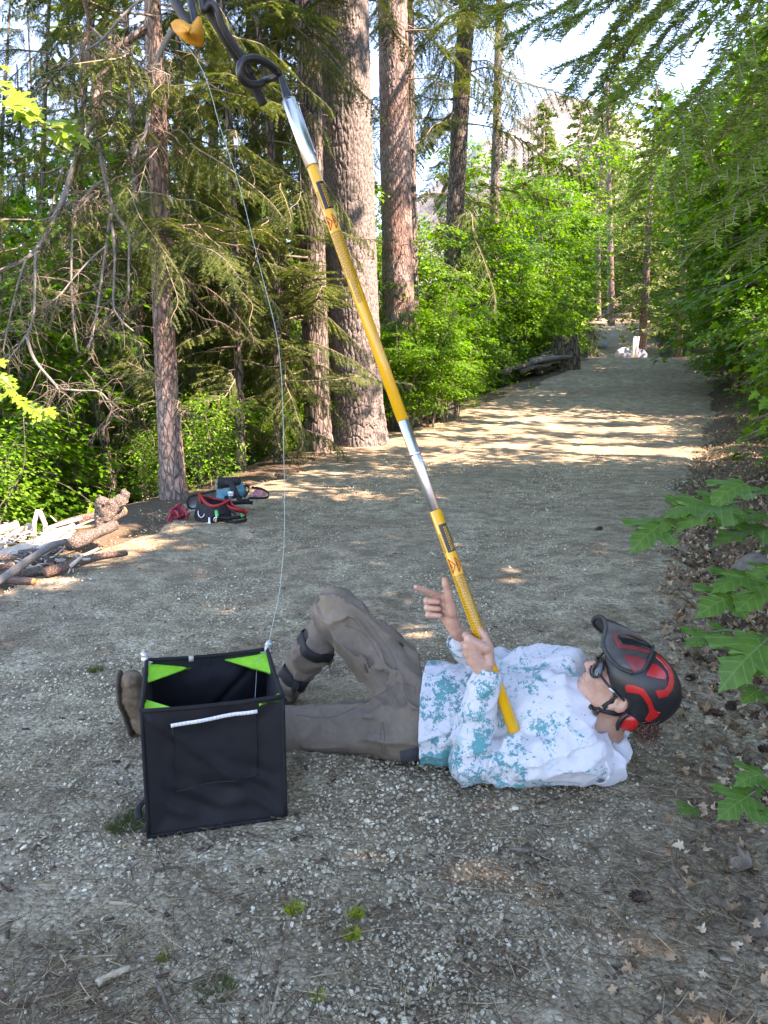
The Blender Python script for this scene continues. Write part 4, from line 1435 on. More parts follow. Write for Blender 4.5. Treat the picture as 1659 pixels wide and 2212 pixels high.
def big_leaf_mesh(k):
    rg = np.random.default_rng(900 + k)
    P = maple_outline(True)
    left = P[1:-1][::-1] * [-1, 1]
    O = np.vstack([P, left]); O = O * (1 + .06 * (rg.random(O.shape) - .5))
    n = len(O)
    c = np.array([0, .32])
    rings = [c + (O - c) * t for t in (1, .72, .45, .2)]
    V = np.vstack(rings + [c[None]])
    z = .10 * np.abs(V[:, 0]) - .22 * (V[:, 1] - .3) ** 2 * (.5 + rg.random()) + .035 * np.sin(V[:, 0] * 9 + k) + .03 * noise3(np.column_stack([V * 3, np.full(len(V), k * 3.1)]))
    V = np.column_stack([V, z])
    F = np.array([[r_ * n + i, r_ * n + (i + 1) % n, (r_ + 1) * n + (i + 1) % n, (r_ + 1) * n + i] for r_ in range(3) for i in range(n)])
    T = np.array([[3 * n + i, 3 * n + (i + 1) % n, 4 * n] for i in range(n)])
    return make_mesh('leaf', V, [F, T], True)

def place_leaf(par, O, base, tip, mesh_, mat, nrm, stem_from=None):
    base, tip = np.asarray(base), np.asarray(tip)
    y = tip - base; s = np.linalg.norm(y); y = y / s
    x = np.cross(y, nrm); x /= np.linalg.norm(x); z = np.cross(x, y)
    o = link('leaf', mesh_, None, par)
    M = Matrix(np.vstack([np.column_stack([np.stack([x, y, z], 1) * s, base - O]), [0, 0, 0, 1]]).tolist())
    o.matrix_local = M
    return o

def build_near_leaves():
    near = [big_leaf_mesh(k) for k in range(4)]
    lit = [big_leaf_mesh(k + 10) for k in range(4)]
    for m_ in near: m_.materials.append(LEAF_NEAR)
    for m_ in lit: m_.materials.append(LEAF_LIT)
    rg = np.random.default_rng(17)
    def z7(x, y): return (1260.8 + x * .36, 995.4 + y * .36)
    def sap(name, root, label, leaves, stems, group=None):
        root = np.asarray(root, float); root[2] = float(H(root[0], root[1])) - .02
        t = thing(name, tuple(root), label, 'sapling', group)
        st = MB()
        for pts, r_ in stems:
            P = [np.zeros(3) if q is None else at(*z7(q[0], q[1]), q[2]) - root for q in pts]
            st.tube(spline(P, 24), [r_, r_ * .6, r_ * .4], 7)
        for i, (bx, by, bd, tx, ty, td, tilt) in enumerate(leaves):
            b_, t_ = at(*z7(bx, by), bd), at(*z7(tx, ty), td)
            nrm = np.array([rg.normal(0, .12) + .08, -tilt * .45, 1.0]); nrm /= np.linalg.norm(nrm)
            l_ = t_ - b_
            place_leaf(t, root, b_ + l_ * .0, b_ + l_, near[i % 4], LEAF_NEAR, nrm)
            # stalk
            q = b_ - l_ * .35 + np.array([.02, .02, -.015])
            st.tube(spline([q - root, (q + b_) / 2 - root + [0, 0, .006], b_ - root], 6), .0016, 5)
        link('stem', st.mesh('stem'), STEM, t)
        return t
    sap('maple_sapling', (1.72, 2.95, 0), 'maple sapling reaching in from the right with long leaves, above the helmet',
        [(470, 385, 2.78, 285, 512, 2.68, .5), (525, 345, 2.80, 465, 425, 2.74, .4), (690, 262, 2.82, 486, 338, 2.76, .75), (852, 265, 2.78, 555, 380, 2.70, .55), (968, 138, 2.86, 755, 245, 2.80, .7), (870, 210, 2.9, 700, 290, 2.84, .6),
         (870, 340, 2.84, 760, 400, 2.80, .5), (1120, 395, 2.80, 770, 465, 2.74, .35), (1000, 330, 2.84, 850, 372, 2.8, .4), (1130, 330, 2.86, 960, 345, 2.82, .4), (1140, 180, 2.9, 1040, 200, 2.86, .5)],
        [([None, (1200, 500, 2.86), (1130, 380, 2.84), (900, 340, 2.83), (700, 320, 2.82), (480, 380, 2.80)], .006), ([(1130, 380, 2.84), (1050, 200, 2.88), (960, 140, 2.88)], .004)])
    sap('maple_sapling', (1.62, 2.62, 0), 'maple sapling with broad leaves at the right edge level with the helmet peak',
        [(905, 815, 2.55, 688, 895, 2.47, .7), (1005, 690, 2.6, 775, 765, 2.53, .55), (1110, 730, 2.56, 915, 905, 2.46, .6), (930, 690, 2.62, 900, 740, 2.58, .6), (1140, 640, 2.62, 1000, 690, 2.58, .5), (1060, 520, 2.7, 1130, 560, 2.66, .5)],
        [([None, (1180, 900, 2.6), (1100, 740, 2.6), (950, 720, 2.6)], .005)])
    sap('maple_sapling', (1.50, 2.34, 0), 'low maple sapling with the brightest broad leaf, right of the helmet',
        [(1068, 1098, 2.32, 825, 1335, 2.22, .8), (1130, 1180, 2.32, 1015, 1275, 2.26, .7), (745, 1040, 2.42, 615, 1115, 2.36, .6), (842, 998, 2.46, 768, 1042, 2.42, .6), (885, 1320, 2.36, 950, 1378, 2.32, .6), (1055, 1375, 2.3, 950, 1440, 2.25, .7), (1120, 1060, 2.38, 1030, 1100, 2.34, .6)],
        [([None, (1160, 1250, 2.33), (1100, 1120, 2.35), (900, 1020, 2.42), (760, 1030, 2.43)], .0045)])
    sap('maple_seedling', (1.20, 2.06, 0), 'tiny maple seedling low at the right edge below the hood',
        [(1078, 1880, 2.02, 915, 1922, 1.98, .5), (992, 2008, 1.98, 810, 2135, 1.92, .7), (655, 2085, 2.0, 565, 2112, 1.97, .6), (1040, 1950, 2.02, 960, 1990, 1.99, .6), (1120, 2100, 1.95, 1060, 2170, 1.92, .6)],
        [([None, (1060, 2040, 2.0), (1010, 1990, 2.0)], .0028)])
    # bright sprays at the left edge
    def zA(x, y): return (x * .28, y * .28)
    def spray(lab, root, pts, stem, Y, conv):
        root = np.asarray(root, float)
        t = thing('maple_branch', tuple(root), lab, 'branch')
        st = MB(); st.tube(spline([at(*conv(*q), Y) - root for q in stem], 20), [.008, .003], 6)
        for i, (x, y, s) in enumerate(pts):
            b_ = at(*conv(x, y), Y + rg.normal(0, .10))
            d = np.array([.75 + rg.normal(0, .3), -.3 + rg.normal(0, .4), -.45 + rg.normal(0, .2)]); d /= np.linalg.norm(d)
            place_leaf(t, root, b_, b_ + d * s, lit[i % 4], LEAF_LIT, np.array([.1 + rg.normal(0, .3), -.55 + rg.normal(0, .2), 1.0]))
        link('stem', st.mesh('stem'), STEM, t)
    pts = [(-20, 640, .11), (60, 690, .12), (100, 740, .13), (10, 770, .13), (160, 790, .13), (220, 830, .14), (110, 850, .13), (280, 870, .13), (200, 900, .12), (330, 930, .13), (270, 960, .11), (400, 980, .13), (430, 940, .12), (350, 1010, .11), (490, 990, .13), (470, 1030, .12), (560, 1040, .12), (530, 930, .12), (-20, 500, .11), (-40, 700, .12), (60, 800, .11), (590, 1060, .10), (380, 950, .12), (140, 830, .13), (250, 890, .12), (430, 1000, .11)]
    spray('sunlit yellow green maple spray at the upper left edge against the sky', at(-20, 170, 5.0), pts, [(-90, 560), (60, 760), (250, 930), (430, 1010), (600, 1060)], 5.0, zA)
    def zB(x, y): return (x * .30, 464.5 + y * .30)
    pts = [(-20, 1140, .10), (50, 1160, .11), (20, 1210, .11), (70, 1260, .12), (110, 1310, .11), (160, 1350, .10), (200, 1380, .12), (260, 1400, .12), (300, 1430, .11), (230, 1440, .11), (330, 1400, .10), (-10, 1040, .10), (90, 1210, .10), (-30, 1300, .10), (360, 1420, .09)]
    spray('sunlit yellow green maple spray low at the left edge before the bare limbs', at(-20, 810, 6.0), pts, [(-90, 1100), (60, 1220), (200, 1370), (350, 1420)], 6.0, zB)

# ------------------------------------------------------------------ fir boughs hanging in from the upper right
def fir_twigs(mb_w, V, Vv, P, rg, side=.15, nl=.030, step=.0019, w=.0029, depth=1):
    """needles along P, plus side twigs"""
    Q = spline(P, max(12, int(60 * np.linalg.norm(np.asarray(P[-1]) - P[0]))))
    seg = np.linalg.norm(np.diff(Q, axis=0), axis=1); L_ = np.concatenate([[0], np.cumsum(seg)])
    tot = L_[-1]
    mb_w.tube(Q, [.0034 if depth else .0018, .0012], 5)
    n = int(tot / step)
    s = (np.arange(n) + rg.random(n)) / n * tot
    pos = np.stack([np.interp(s, L_, Q[:, i]) for i in range(3)], -1)
    T = np.gradient(Q, axis=0); T /= np.linalg.norm(T, axis=1, keepdims=True)
    tt = np.stack([np.interp(s, L_, T[:, i]) for i in range(3)], -1)
    sd = np.cross(tt, [0, 0, 1.0]); sd /= np.linalg.norm(sd, axis=1, keepdims=True) + 1e-9
    up = np.cross(sd, tt)
    ang = rg.choice([-1, 1], n) * (1.35 + rg.normal(0, .35, n))
    rad = sd * np.sin(ang)[:, None] + up * (np.cos(ang) * .9 + .15)[:, None]
    d = tt * (.55 + .2 * rg.random((n, 1))) + rad * .85 + rg.normal(0, .06, (n, 3)); d /= np.linalg.norm(d, axis=1, keepdims=True)
    ln = nl * (.75 + .4 * rg.random((n, 1))) * np.clip(1.15 - .4 * (s / tot)[:, None], .5, 1)
    o = np.cross(d, up + rg.normal(0, .3, (n, 3))); o /= np.linalg.norm(o, axis=1, keepdims=True) + 1e-9
    V.append(np.stack([pos - o * w / 2, pos + o * w / 2, pos + d * ln * .75 + o * w / 2, pos + d * ln, pos + d * ln * .75 - o * w / 2], 1).reshape(-1, 3))
    Vv.append(np.repeat(np.clip(.35 + .35 * s / tot * (1 if depth == 0 else .6) + rg.normal(0, .12, n), 0, 1), 5))
    if depth:
        m = int(tot / .026)
        for i in range(m):
            u = (i + .5) / m
            if u < .06: continue
            k = min(int(u * (len(Q) - 1)), len(Q) - 2)
            sg = 1 if i % 2 else -1
            side_v = np.cross(T[k], [0, 0, 1.0]); side_v /= np.linalg.norm(side_v)
            dd = T[k] * .75 + side_v * sg * .65 + np.array([0, 0, -.22]) + rg.normal(0, .12, 3); dd /= np.linalg.norm(dd)
            l2 = side * 1.35 * (1.1 - .65 * u) * rg.uniform(.6, 1.3)
            p = Q[k]
            fir_twigs(mb_w, V, Vv, [p, p + dd * l2 * .5 + [0, 0, .004], p + dd * l2 + [0, 0, -.10 * l2]], rg, 0, nl * .95, step, w, 0)

def build_fir_boughs():
    rg = np.random.default_rng(29)
    base = np.array([2.9, 3.1, 0.0]); base[2] = float(H(base[0], base[1])) - .1
    t = thing('fir_tree', tuple(base), 'fir tree just outside the right edge, its boughs hanging across the upper right corner', 'tree')
    V, F = bark_tube(np.array([[0, 0, 0], [.05, 0, 5], [.05, .05, 14]]), [.20, .17, .05], 40, 120, (.06, .2), .012, (.6, .2), 4)
    link('trunk', make_mesh('trunk', V, F), BARK_DARK, t)
    boughs = [
        ([(1720, -120), (1640, 10), (1573, 120), (1511, 202), (1458, 288), (1391, 408)], 2.35, 2.15, .13),
        ([(1640, -60), (1560, 20), (1487, 72), (1429, 125), (1367, 192), (1285, 240)], 2.5, 2.3, .11),
        ([(1760, 200), (1659, 298), (1583, 360), (1511, 398)], 2.2, 2.05, .10),
        ([(1760, 330), (1650, 408), (1583, 456), (1525, 525)], 2.1, 1.95, .10),
        ([(1480, -120), (1400, -40), (1300, 10), (1230, 45), (1172, 70)], 2.9, 2.8, .12),
        ([(1500, -40), (1420, 40), (1350, 80), (1280, 115), (1210, 145)], 3.0, 2.9, .11),
        ([(1560, -140), (1480, -40), (1420, 20), (1380, 70)], 2.8, 2.7, .11),
        ([(1740, -40), (1690, 90), (1640, 180), (1600, 250), (1560, 300)], 2.5, 2.35, .12),
        ([(1400, -120), (1330, -50), (1270, -10), (1220, 10)], 3.1, 3.0, .11),
        ([(1700, 60), (1600, 140), (1540, 230), (1490, 330), (1450, 420)], 2.7, 2.5, .13),
        ([(1620, -90), (1520, -10), (1440, 70), (1380, 150), (1330, 215)], 2.9, 2.7, .12),
        ([(1740, 120), (1680, 200), (1640, 300), (1610, 400)], 2.5, 2.35, .12),
        ([(1560, -60), (1460, 0), (1390, 60), (1320, 160), (1290, 200)], 3.2, 3.0, .12),
        ([(1420, -150), (1330, -70), (1240, 0), (1150, 50), (1090, 85)], 3.3, 3.2, .13),
        ([(1360, -150), (1250, -70), (1150, -10), (1060, 30)], 3.4, 3.3, .13),
        ([(1300, -140), (1180, -80), (1080, -30), (1010, 5)], 3.5, 3.4, .13),
        ([(1500, -110), (1400, -20), (1330, 60), (1260, 150), (1235, 200)], 3.2, 3.1, .11),
        ([(1760, 420), (1690, 470), (1640, 520), (1600, 560)], 2.3, 2.2, .10)]
    for pts, y0, y1, sd in boughs:
        P = np.array([at(a, b_, y0 + (y1 - y0) * i / (len(pts) - 1)) for i, (a, b_) in enumerate(pts)]) - base
        w = MB(); V, Vv = [], []
        # limb from the trunk to where the bough comes into view
        s0 = np.array([.05, 0, P[0][2] + .35])
        w.tube(spline([s0, (s0 + P[0]) / 2 + [0, 0, .12], P[0]], 12), [.018, .005], 6)
        fir_twigs(w, V, Vv, list(P), rg, sd)
        V = np.concatenate(V); Vv = np.concatenate(Vv)
        n = len(V) // 5
        allV = np.vstack([np.concatenate(w.V), V])
        F = [np.concatenate(f) for f in w.F.values()]; nwf = sum(len(f) for f in F)
        F.append(np.arange(n * 5).reshape(-1, 5) + w.n)
        me = make_mesh('bough', allV, F, False, {'var': np.concatenate([np.zeros(w.n), Vv])})
        me.materials.append(TWIG); me.materials.append(NEEDLE_NEW)
        mi = np.zeros(len(me.polygons), np.int32); mi[nwf:] = 1
        me.polygons.foreach_set('material_index', mi)
        link('bough', me, None, t)

# ------------------------------------------------------------------ unseen trees added behind and right of the camera, crowns shaped to shade the foreground
SPOTS = [  # sun flecks on the ground: x, y on the view, radius along the trail in metres
    (455, 1270, .09), (690, 1880, .07), (470, 1880, .12), (520, 2165, .05), (1625, 2110, .06), (120, 1335, .22), (20, 1490, .14), (30, 1180, .55), (120, 1150, .5), (220, 1160, .25),
    (340, 1290, .10), (250, 1210, .12), (60, 1290, .2), (640, 1120, .20), (560, 1090, .16), (880, 1150, .12), (1480, 1160, .12)]

def shade_cover(gx, gy):
    """how much of the sun the overhead crowns take, by where the ray meets the ground"""
    n = fbm(np.stack([gx * .55, gy * .38, 0 * gx], -1), 3)
    n2 = noise3(np.stack([gx * 1.6, gy * 1.2, 0 * gx + 4], -1))
    n3 = noise3(np.stack([gx * .45, gy * 2.6, 0 * gx + 11], -1))
    left, right = xl(gy), xr(gy)
    c = np.full(gx.shape, .5)
    tr = (gx > left - .8)
    c = np.where(tr & (gy < 8.2), .999, c)
    mid = np.clip(.58 - .45 * np.exp(-((gx - left - 1.6) / 2.0) ** 2) + .9 * n + .5 * n3 + .2 * n2, 0, .99)
    c = np.where(tr & (gy >= 8.2) & (gy < 13.5), mid, c)
    c = np.where(tr & (gy >= 13.5) & (gy < 22), np.clip(.34 + .15 * sstep(19, 22, gy) + .8 * n + .9 * n3, 0, .97), c)
    c = np.where(tr & (gy >= 22), np.clip(.25 + .9 * n + .35 * n2, 0, .98), c)
    lf = np.clip(.05 + .13 * (gy < 12.5) + 1.3 * n + .4 * n2, 0.0, .97)
    c = np.where(~tr, lf, c)
    c = np.where((gx < left - .3) & (gy > 13.2) & (gy < 19.5), np.clip(.48 + 1.3 * n + .3 * n2, .05, .95), c)
    c = np.where((gx < left + .55) & (gy > 4.6) & (gy < 7.0), np.clip(.05 + .8 * n2, 0, .8), c)
    c = np.where((gx > right + .6) & (gy > 7), np.clip(-.1 + .9 * n, 0, .8), c)
    c = np.where((gx > right - .2) & (gy <= 7) & (gy > 3.6), np.clip(.93 + .3 * n, 0, 1), c)
    c = np.where((gy < 2.6), .999, c)
    return c

def build_shade_trees():
    rg = np.random.default_rng(55)
    N = 60000
    gx = rg.uniform(-13, 17, N); gy = rg.uniform(-3, 40, N)
    c = shade_cover(gx, gy)
    for x, y, r_ in SPOTS:
        p = g_at(x, y)
        # each fleck is a gap between the clumps
        k = (np.hypot((gx - p[0]) , (gy - p[1])) < r_ * .5 + .03)
        c = np.where(k, 0, c)
    c = np.where(np.abs(gx) < .58 * np.maximum(gy, 0) + 2.6, c, 0)
    area = 30 * 43.0
    clump_r = .20
    depth = -np.log(1 - np.clip(c, 0, .9985))
    # leaves in each clump cover about this much
    keep = rg.random(N) < depth * area / (N * math.pi * clump_r ** 2 * .80)
    gx, gy = gx[keep], gy[keep]
    z = np.maximum(rg.uniform(5.0, 11.0, len(gx)), 1.8 + .37 * gy + rg.uniform(0, 3, len(gx)))
    z = np.where((gx < xl(gy) - .3) & (gy > 13.2) & (gy < 19.5), rg.uniform(13, 19, len(gx)), z)
    P = np.stack([gx + SUN_DIR[0] / SUN_DIR[2] * z, gy + SUN_DIR[1] / SUN_DIR[2] * z, z], -1)
    V0, F0 = ovate_geo()
    trunks = [(5.6, -3.0), (6.6, .2), (8.4, 3.4), (12.0, 9.0), (19.0, 19.0), (24.0, 28.0), (4.6, -5.5)]
    tr = np.array(trunks)
    near = np.argmin(((P[:, None, :2] - tr[None]) ** 2).sum(-1), 1)
    m = 14
    for i, (x, y) in enumerate(trunks):
        q = P[near == i]
        if not len(q): continue
        g = float(H(x, y)) - .2
        t = thing('shade_tree', (x, y, g), 'tall leafy tree standing outside the picture, shading the trail', 'tree', 'tall trees shading the trail')
        o = np.array([x, y, g])
        pos = np.repeat(q, m, 0) + rg.normal(0, clump_r * .52, (len(q) * m, 3)) - o
        n = len(pos)
        nn = SUN_DIR[None] * 1.0 + rg.normal(0, .55, (n, 3))
        yy = rg.normal(0, 1, (n, 3))
        V, F, var = stack_leaves(pos, yy, nn, .20 * (.7 + .6 * rg.random(n)), rg.random(n), (OV4V, OV4F))
        link('crown', make_mesh('crown', V, F, False, {'var': var}), MAPLE, t)
        mb = MB(); mb.tube(spline([(0, 0, 0), (.2, .1, 5), (.1, .3, 9), (.2, .2, 13)], 20), [.26, .20, .13, .03], 12)
        for k in range(18 if i not in (3, 4, 5) else 0):
            e = q[rg.integers(len(q))] - o
            h_ = min(e[2] - .5, 11) * rg.uniform(.7, .95)
            mb.tube(spline([(.15, .15, h_), (e * .5 + np.array([0, 0, (h_ + e[2]) / 4 + .5])), e], 10), [.07, .015], 6)
        link('trunk', mb.mesh('trunk'), BARK_DARK, t)

OV4V = np.array([[0, 0, 0], [.30, .45, .03], [0, 1.0, 0], [-.30, .45, .03]], float)
OV4F = np.array([[0, 1, 2, 3]])

build_near_leaves()
build_fir_boughs()
build_shade_trees()
# ------------------------------------------------------------------ the person lying on the trail
from mathutils.bvhtree import BVHTree

def fold_noise(dirs, scale, amp, seed=0):
    """creases stretched along a direction"""
    d = np.asarray(dirs, float); d /= np.linalg.norm(d)
    M = rot_to(d)
    def f(p):
        q = (p - 0) @ M
        q = q * np.array([1, .28, 1]) * scale + seed
        q = q + .35 * np.stack([noise3(q * .7 + 5), noise3(q * .7 + 9), noise3(q * .7 + 13)], -1)
        n = noise3(q)
        return amp * ((1 - np.abs(n)) ** 3 * 1.4 - .7) * -1
    return f

def bvh_of(me):
    v = [Vector(x.co) for x in me.vertices]
    return BVHTree.FromPolygons(v, [tuple(p.vertices) for p in me.polygons])

def hit(bvh, dx, dy):
    """first point of a surface on the sight line, with its normal"""
    d = ray(dx, dy)
    h = bvh.ray_cast(Vector((0, 0, CAM_H)), Vector(d).normalized())
    if h[0] is None:
        return None, None
    n = np.array(h[1])
    if n @ d > 0: n = -n
    return np.array(h[0]), n

def z2(x, y):
    return ((1850 + x / 4.1475) * .6636, (1950 + y / 4.1475) * .6636)

def in_poly(px, py, poly):
    poly = np.asarray(poly, float)
    r = np.zeros(px.shape, bool)
    j = len(poly) - 1
    for i in range(len(poly)):
        a, b = poly[i], poly[j]
        c = ((a[1] > py) != (b[1] > py)) & (px < (b[0] - a[0]) * (py - a[1]) / (b[1] - a[1] + 1e-12) + a[0])
        r ^= c
        j = i
    return r

def surface_panel(name, poly, bvh, mat, parent, thick=.003, step=1.0):
    """a panel of the given outline laid on a surface: it follows the curve and has a thickness"""
    poly = np.asarray(poly, float)
    lo, hi = poly.min(0) - step, poly.max(0) + step
    nx, ny = int((hi[0] - lo[0]) / step) + 1, int((hi[1] - lo[1]) / step) + 1
    gx, gy = np.meshgrid(lo[0] + step * np.arange(nx), lo[1] + step * np.arange(ny), indexing='ij')
    ins = in_poly(gx, gy, poly)
    # move outside neighbours onto the outline so that the edge is clean
    idx = -np.ones(gx.shape, int)
    V, N = [], []
    use = ins.copy()
    for a, b in ((1, 0), (-1, 0), (0, 1), (0, -1), (1, 1), (-1, -1), (1, -1), (-1, 1)):
        use |= np.roll(np.roll(ins, a, 0), b, 1)
    seg = np.stack([poly, np.roll(poly, -1, 0)], 1)
    for i, j in np.argwhere(use):
        q = np.array([gx[i, j], gy[i, j]])
        if not ins[i, j]:
            ab = seg[:, 1] - seg[:, 0]
            t = np.clip(((q - seg[:, 0]) * ab).sum(1) / ((ab * ab).sum(1) + 1e-9), 0, 1)
            c = seg[:, 0] + ab * t[:, None]
            q = c[np.argmin(((c - q) ** 2).sum(1))]
        p, n = hit(bvh, *q)
        if p is None: continue
        idx[i, j] = len(V)
        V.append(p); N.append(n)
    V, N = np.array(V), np.array(N)
    F = []
    for i in range(nx - 1):
        for j in range(ny - 1):
            q = [idx[i, j], idx[i + 1, j], idx[i + 1, j + 1], idx[i, j + 1]]
            if min(q) >= 0 and (ins[i, j] or ins[i + 1, j] or ins[i + 1, j + 1] or ins[i, j + 1]):
                F.append(q[::-1])
    F = np.array(F)
    E = {}
    for q in F:
        for k in range(4):
            e = (q[k], q[(k + 1) % 4])
            if (e[1], e[0]) in E: del E[(e[1], e[0])]
            else: E[e] = 1
    n = len(V)
    side = np.array([[a, b, b + n, a + n] for a, b in E])[:, ::-1]
    VV = np.vstack([V + N * thick, V - N * .004])
    return link(name, make_mesh(name, VV, [F, side], False), mat, parent)

def mat_shirt():
    m, nt, b = _mat('splatter_shirt')
    v = _coord(nt, scale=(1, 1, 1))
    sx = nt.nodes.new('ShaderNodeSeparateXYZ'); nt.links.new(v, sx.inputs[0])
    n1 = _noise(nt, v, 42, 9, .74, .8)
    n2 = _noise(nt, v, 9, 5, .65)
    n3 = _noise(nt, v, 110, 6, .75, 1.0)
    dens = _ramp(nt, sx.outputs[0], [(.0, .085), (.26, .065), (.40, .0), (.62, -.015), (.75, .01)])
    # ramp colours clamp at zero, so shift first
    dens = nt.nodes.new('ShaderNodeMapRange'); dens.inputs[1].default_value = .12; dens.inputs[2].default_value = .55
    dens.inputs[3].default_value = .060; dens.inputs[4].default_value = -.030
    nt.links.new(sx.outputs[0], dens.inputs[0])
    s = _math(nt, 'ADD', _math(nt, 'ADD', _math(nt, 'MULTIPLY', n1, .62), _math(nt, 'MULTIPLY', n3, .38)), dens.outputs[0])
    s = _math(nt, 'ADD', s, _math(nt, 'MULTIPLY', _math(nt, 'SUBTRACT', n2, .5), .75))
    teal = _ramp(nt, s, [(.555, 0.0), (.585, 1.0)])
    n4 = _noise(nt, v, 15, 7, .7, 1.2)
    aqua = _ramp(nt, _math(nt, 'ADD', n4, _math(nt, 'MULTIPLY', dens.outputs[0], .6)), [(.585, 0.0), (.62, .75)])
    c = _mix(nt, aqua, (.53, .535, .55), (.27, .45, .45))
    tc = _ramp(nt, n2, [(.35, (.025, .165, .20)), (.65, (.02, .27, .27))])
    c = _mix(nt, teal, c, tc)
    nt.links.new(c, b.inputs['Base Color'])
    b.inputs['Roughness'].default_value = .75
    b.inputs['Sheen Weight'].default_value = .15
    _bump(nt, b, _noise(nt, _coord(nt, scale=(1, .6, 1)), 38, 5, .6), .25, .01)
    return m

def mat_trousers():
    m, nt, b = _mat('grey_brown_canvas')
    v = _coord(nt)
    n = _noise(nt, v, 6, 6, .6); n2 = _noise(nt, v, 45, 5, .7)
    c = _ramp(nt, n, [(.3, (.135, .100, .070)), (.55, (.19, .145, .105)), (.75, (.26, .205, .155))])
    c = _mix(nt, .35, c, _ramp(nt, n2, [(.3, (.07, .053, .040)), (.7, (.19, .15, .115))]))
    nt.links.new(c, b.inputs['Base Color'])
    b.inputs['Roughness'].default_value = .9
    _bump(nt, b, _noise(nt, _coord(nt, scale=(1, 1, 1)), 300, 3), .15, .002, _bump(nt, b, n2, .25, .006))
    return m

def mat_skin():
    m, nt, b = _mat('skin')
    v = _coord(nt)
    n = _noise(nt, v, 22, 5, .6); n2 = _noise(nt, v, 160, 4, .6)
    c = _ramp(nt, n, [(.3, (.42, .20, .14)), (.55, (.52, .28, .20)), (.75, (.58, .34, .25))])
    c = _mix(nt, .25, c, _ramp(nt, n2, [(.35, (.34, .15, .10)), (.65, (.60, .36, .27))]))
    nt.links.new(c, b.inputs['Base Color'])
    b.inputs['Roughness'].default_value = .5
    b.inputs['Subsurface Weight'].default_value = .12
    b.inputs['Subsurface Radius'].default_value = (.01, .004, .002)
    b.inputs['Subsurface Scale'].default_value = .5
    _bump(nt, b, n2, .12, .002)
    return m

def mat_suede():
    m, nt, b = _mat('worn_brown_leather')
    v = _coord(nt)
    n = _noise(nt, v, 14, 7, .7); n2 = _noise(nt, v, 120, 4, .7)
    c = _ramp(nt, n, [(.3, (.065, .042, .026)), (.5, (.14, .095, .06)), (.7, (.24, .175, .115))])
    nt.links.new(c, b.inputs['Base Color'])
    b.inputs['Roughness'].default_value = .85
    _bump(nt, b, n2, .35, .003, _bump(nt, b, n, .3, .01))
    return m

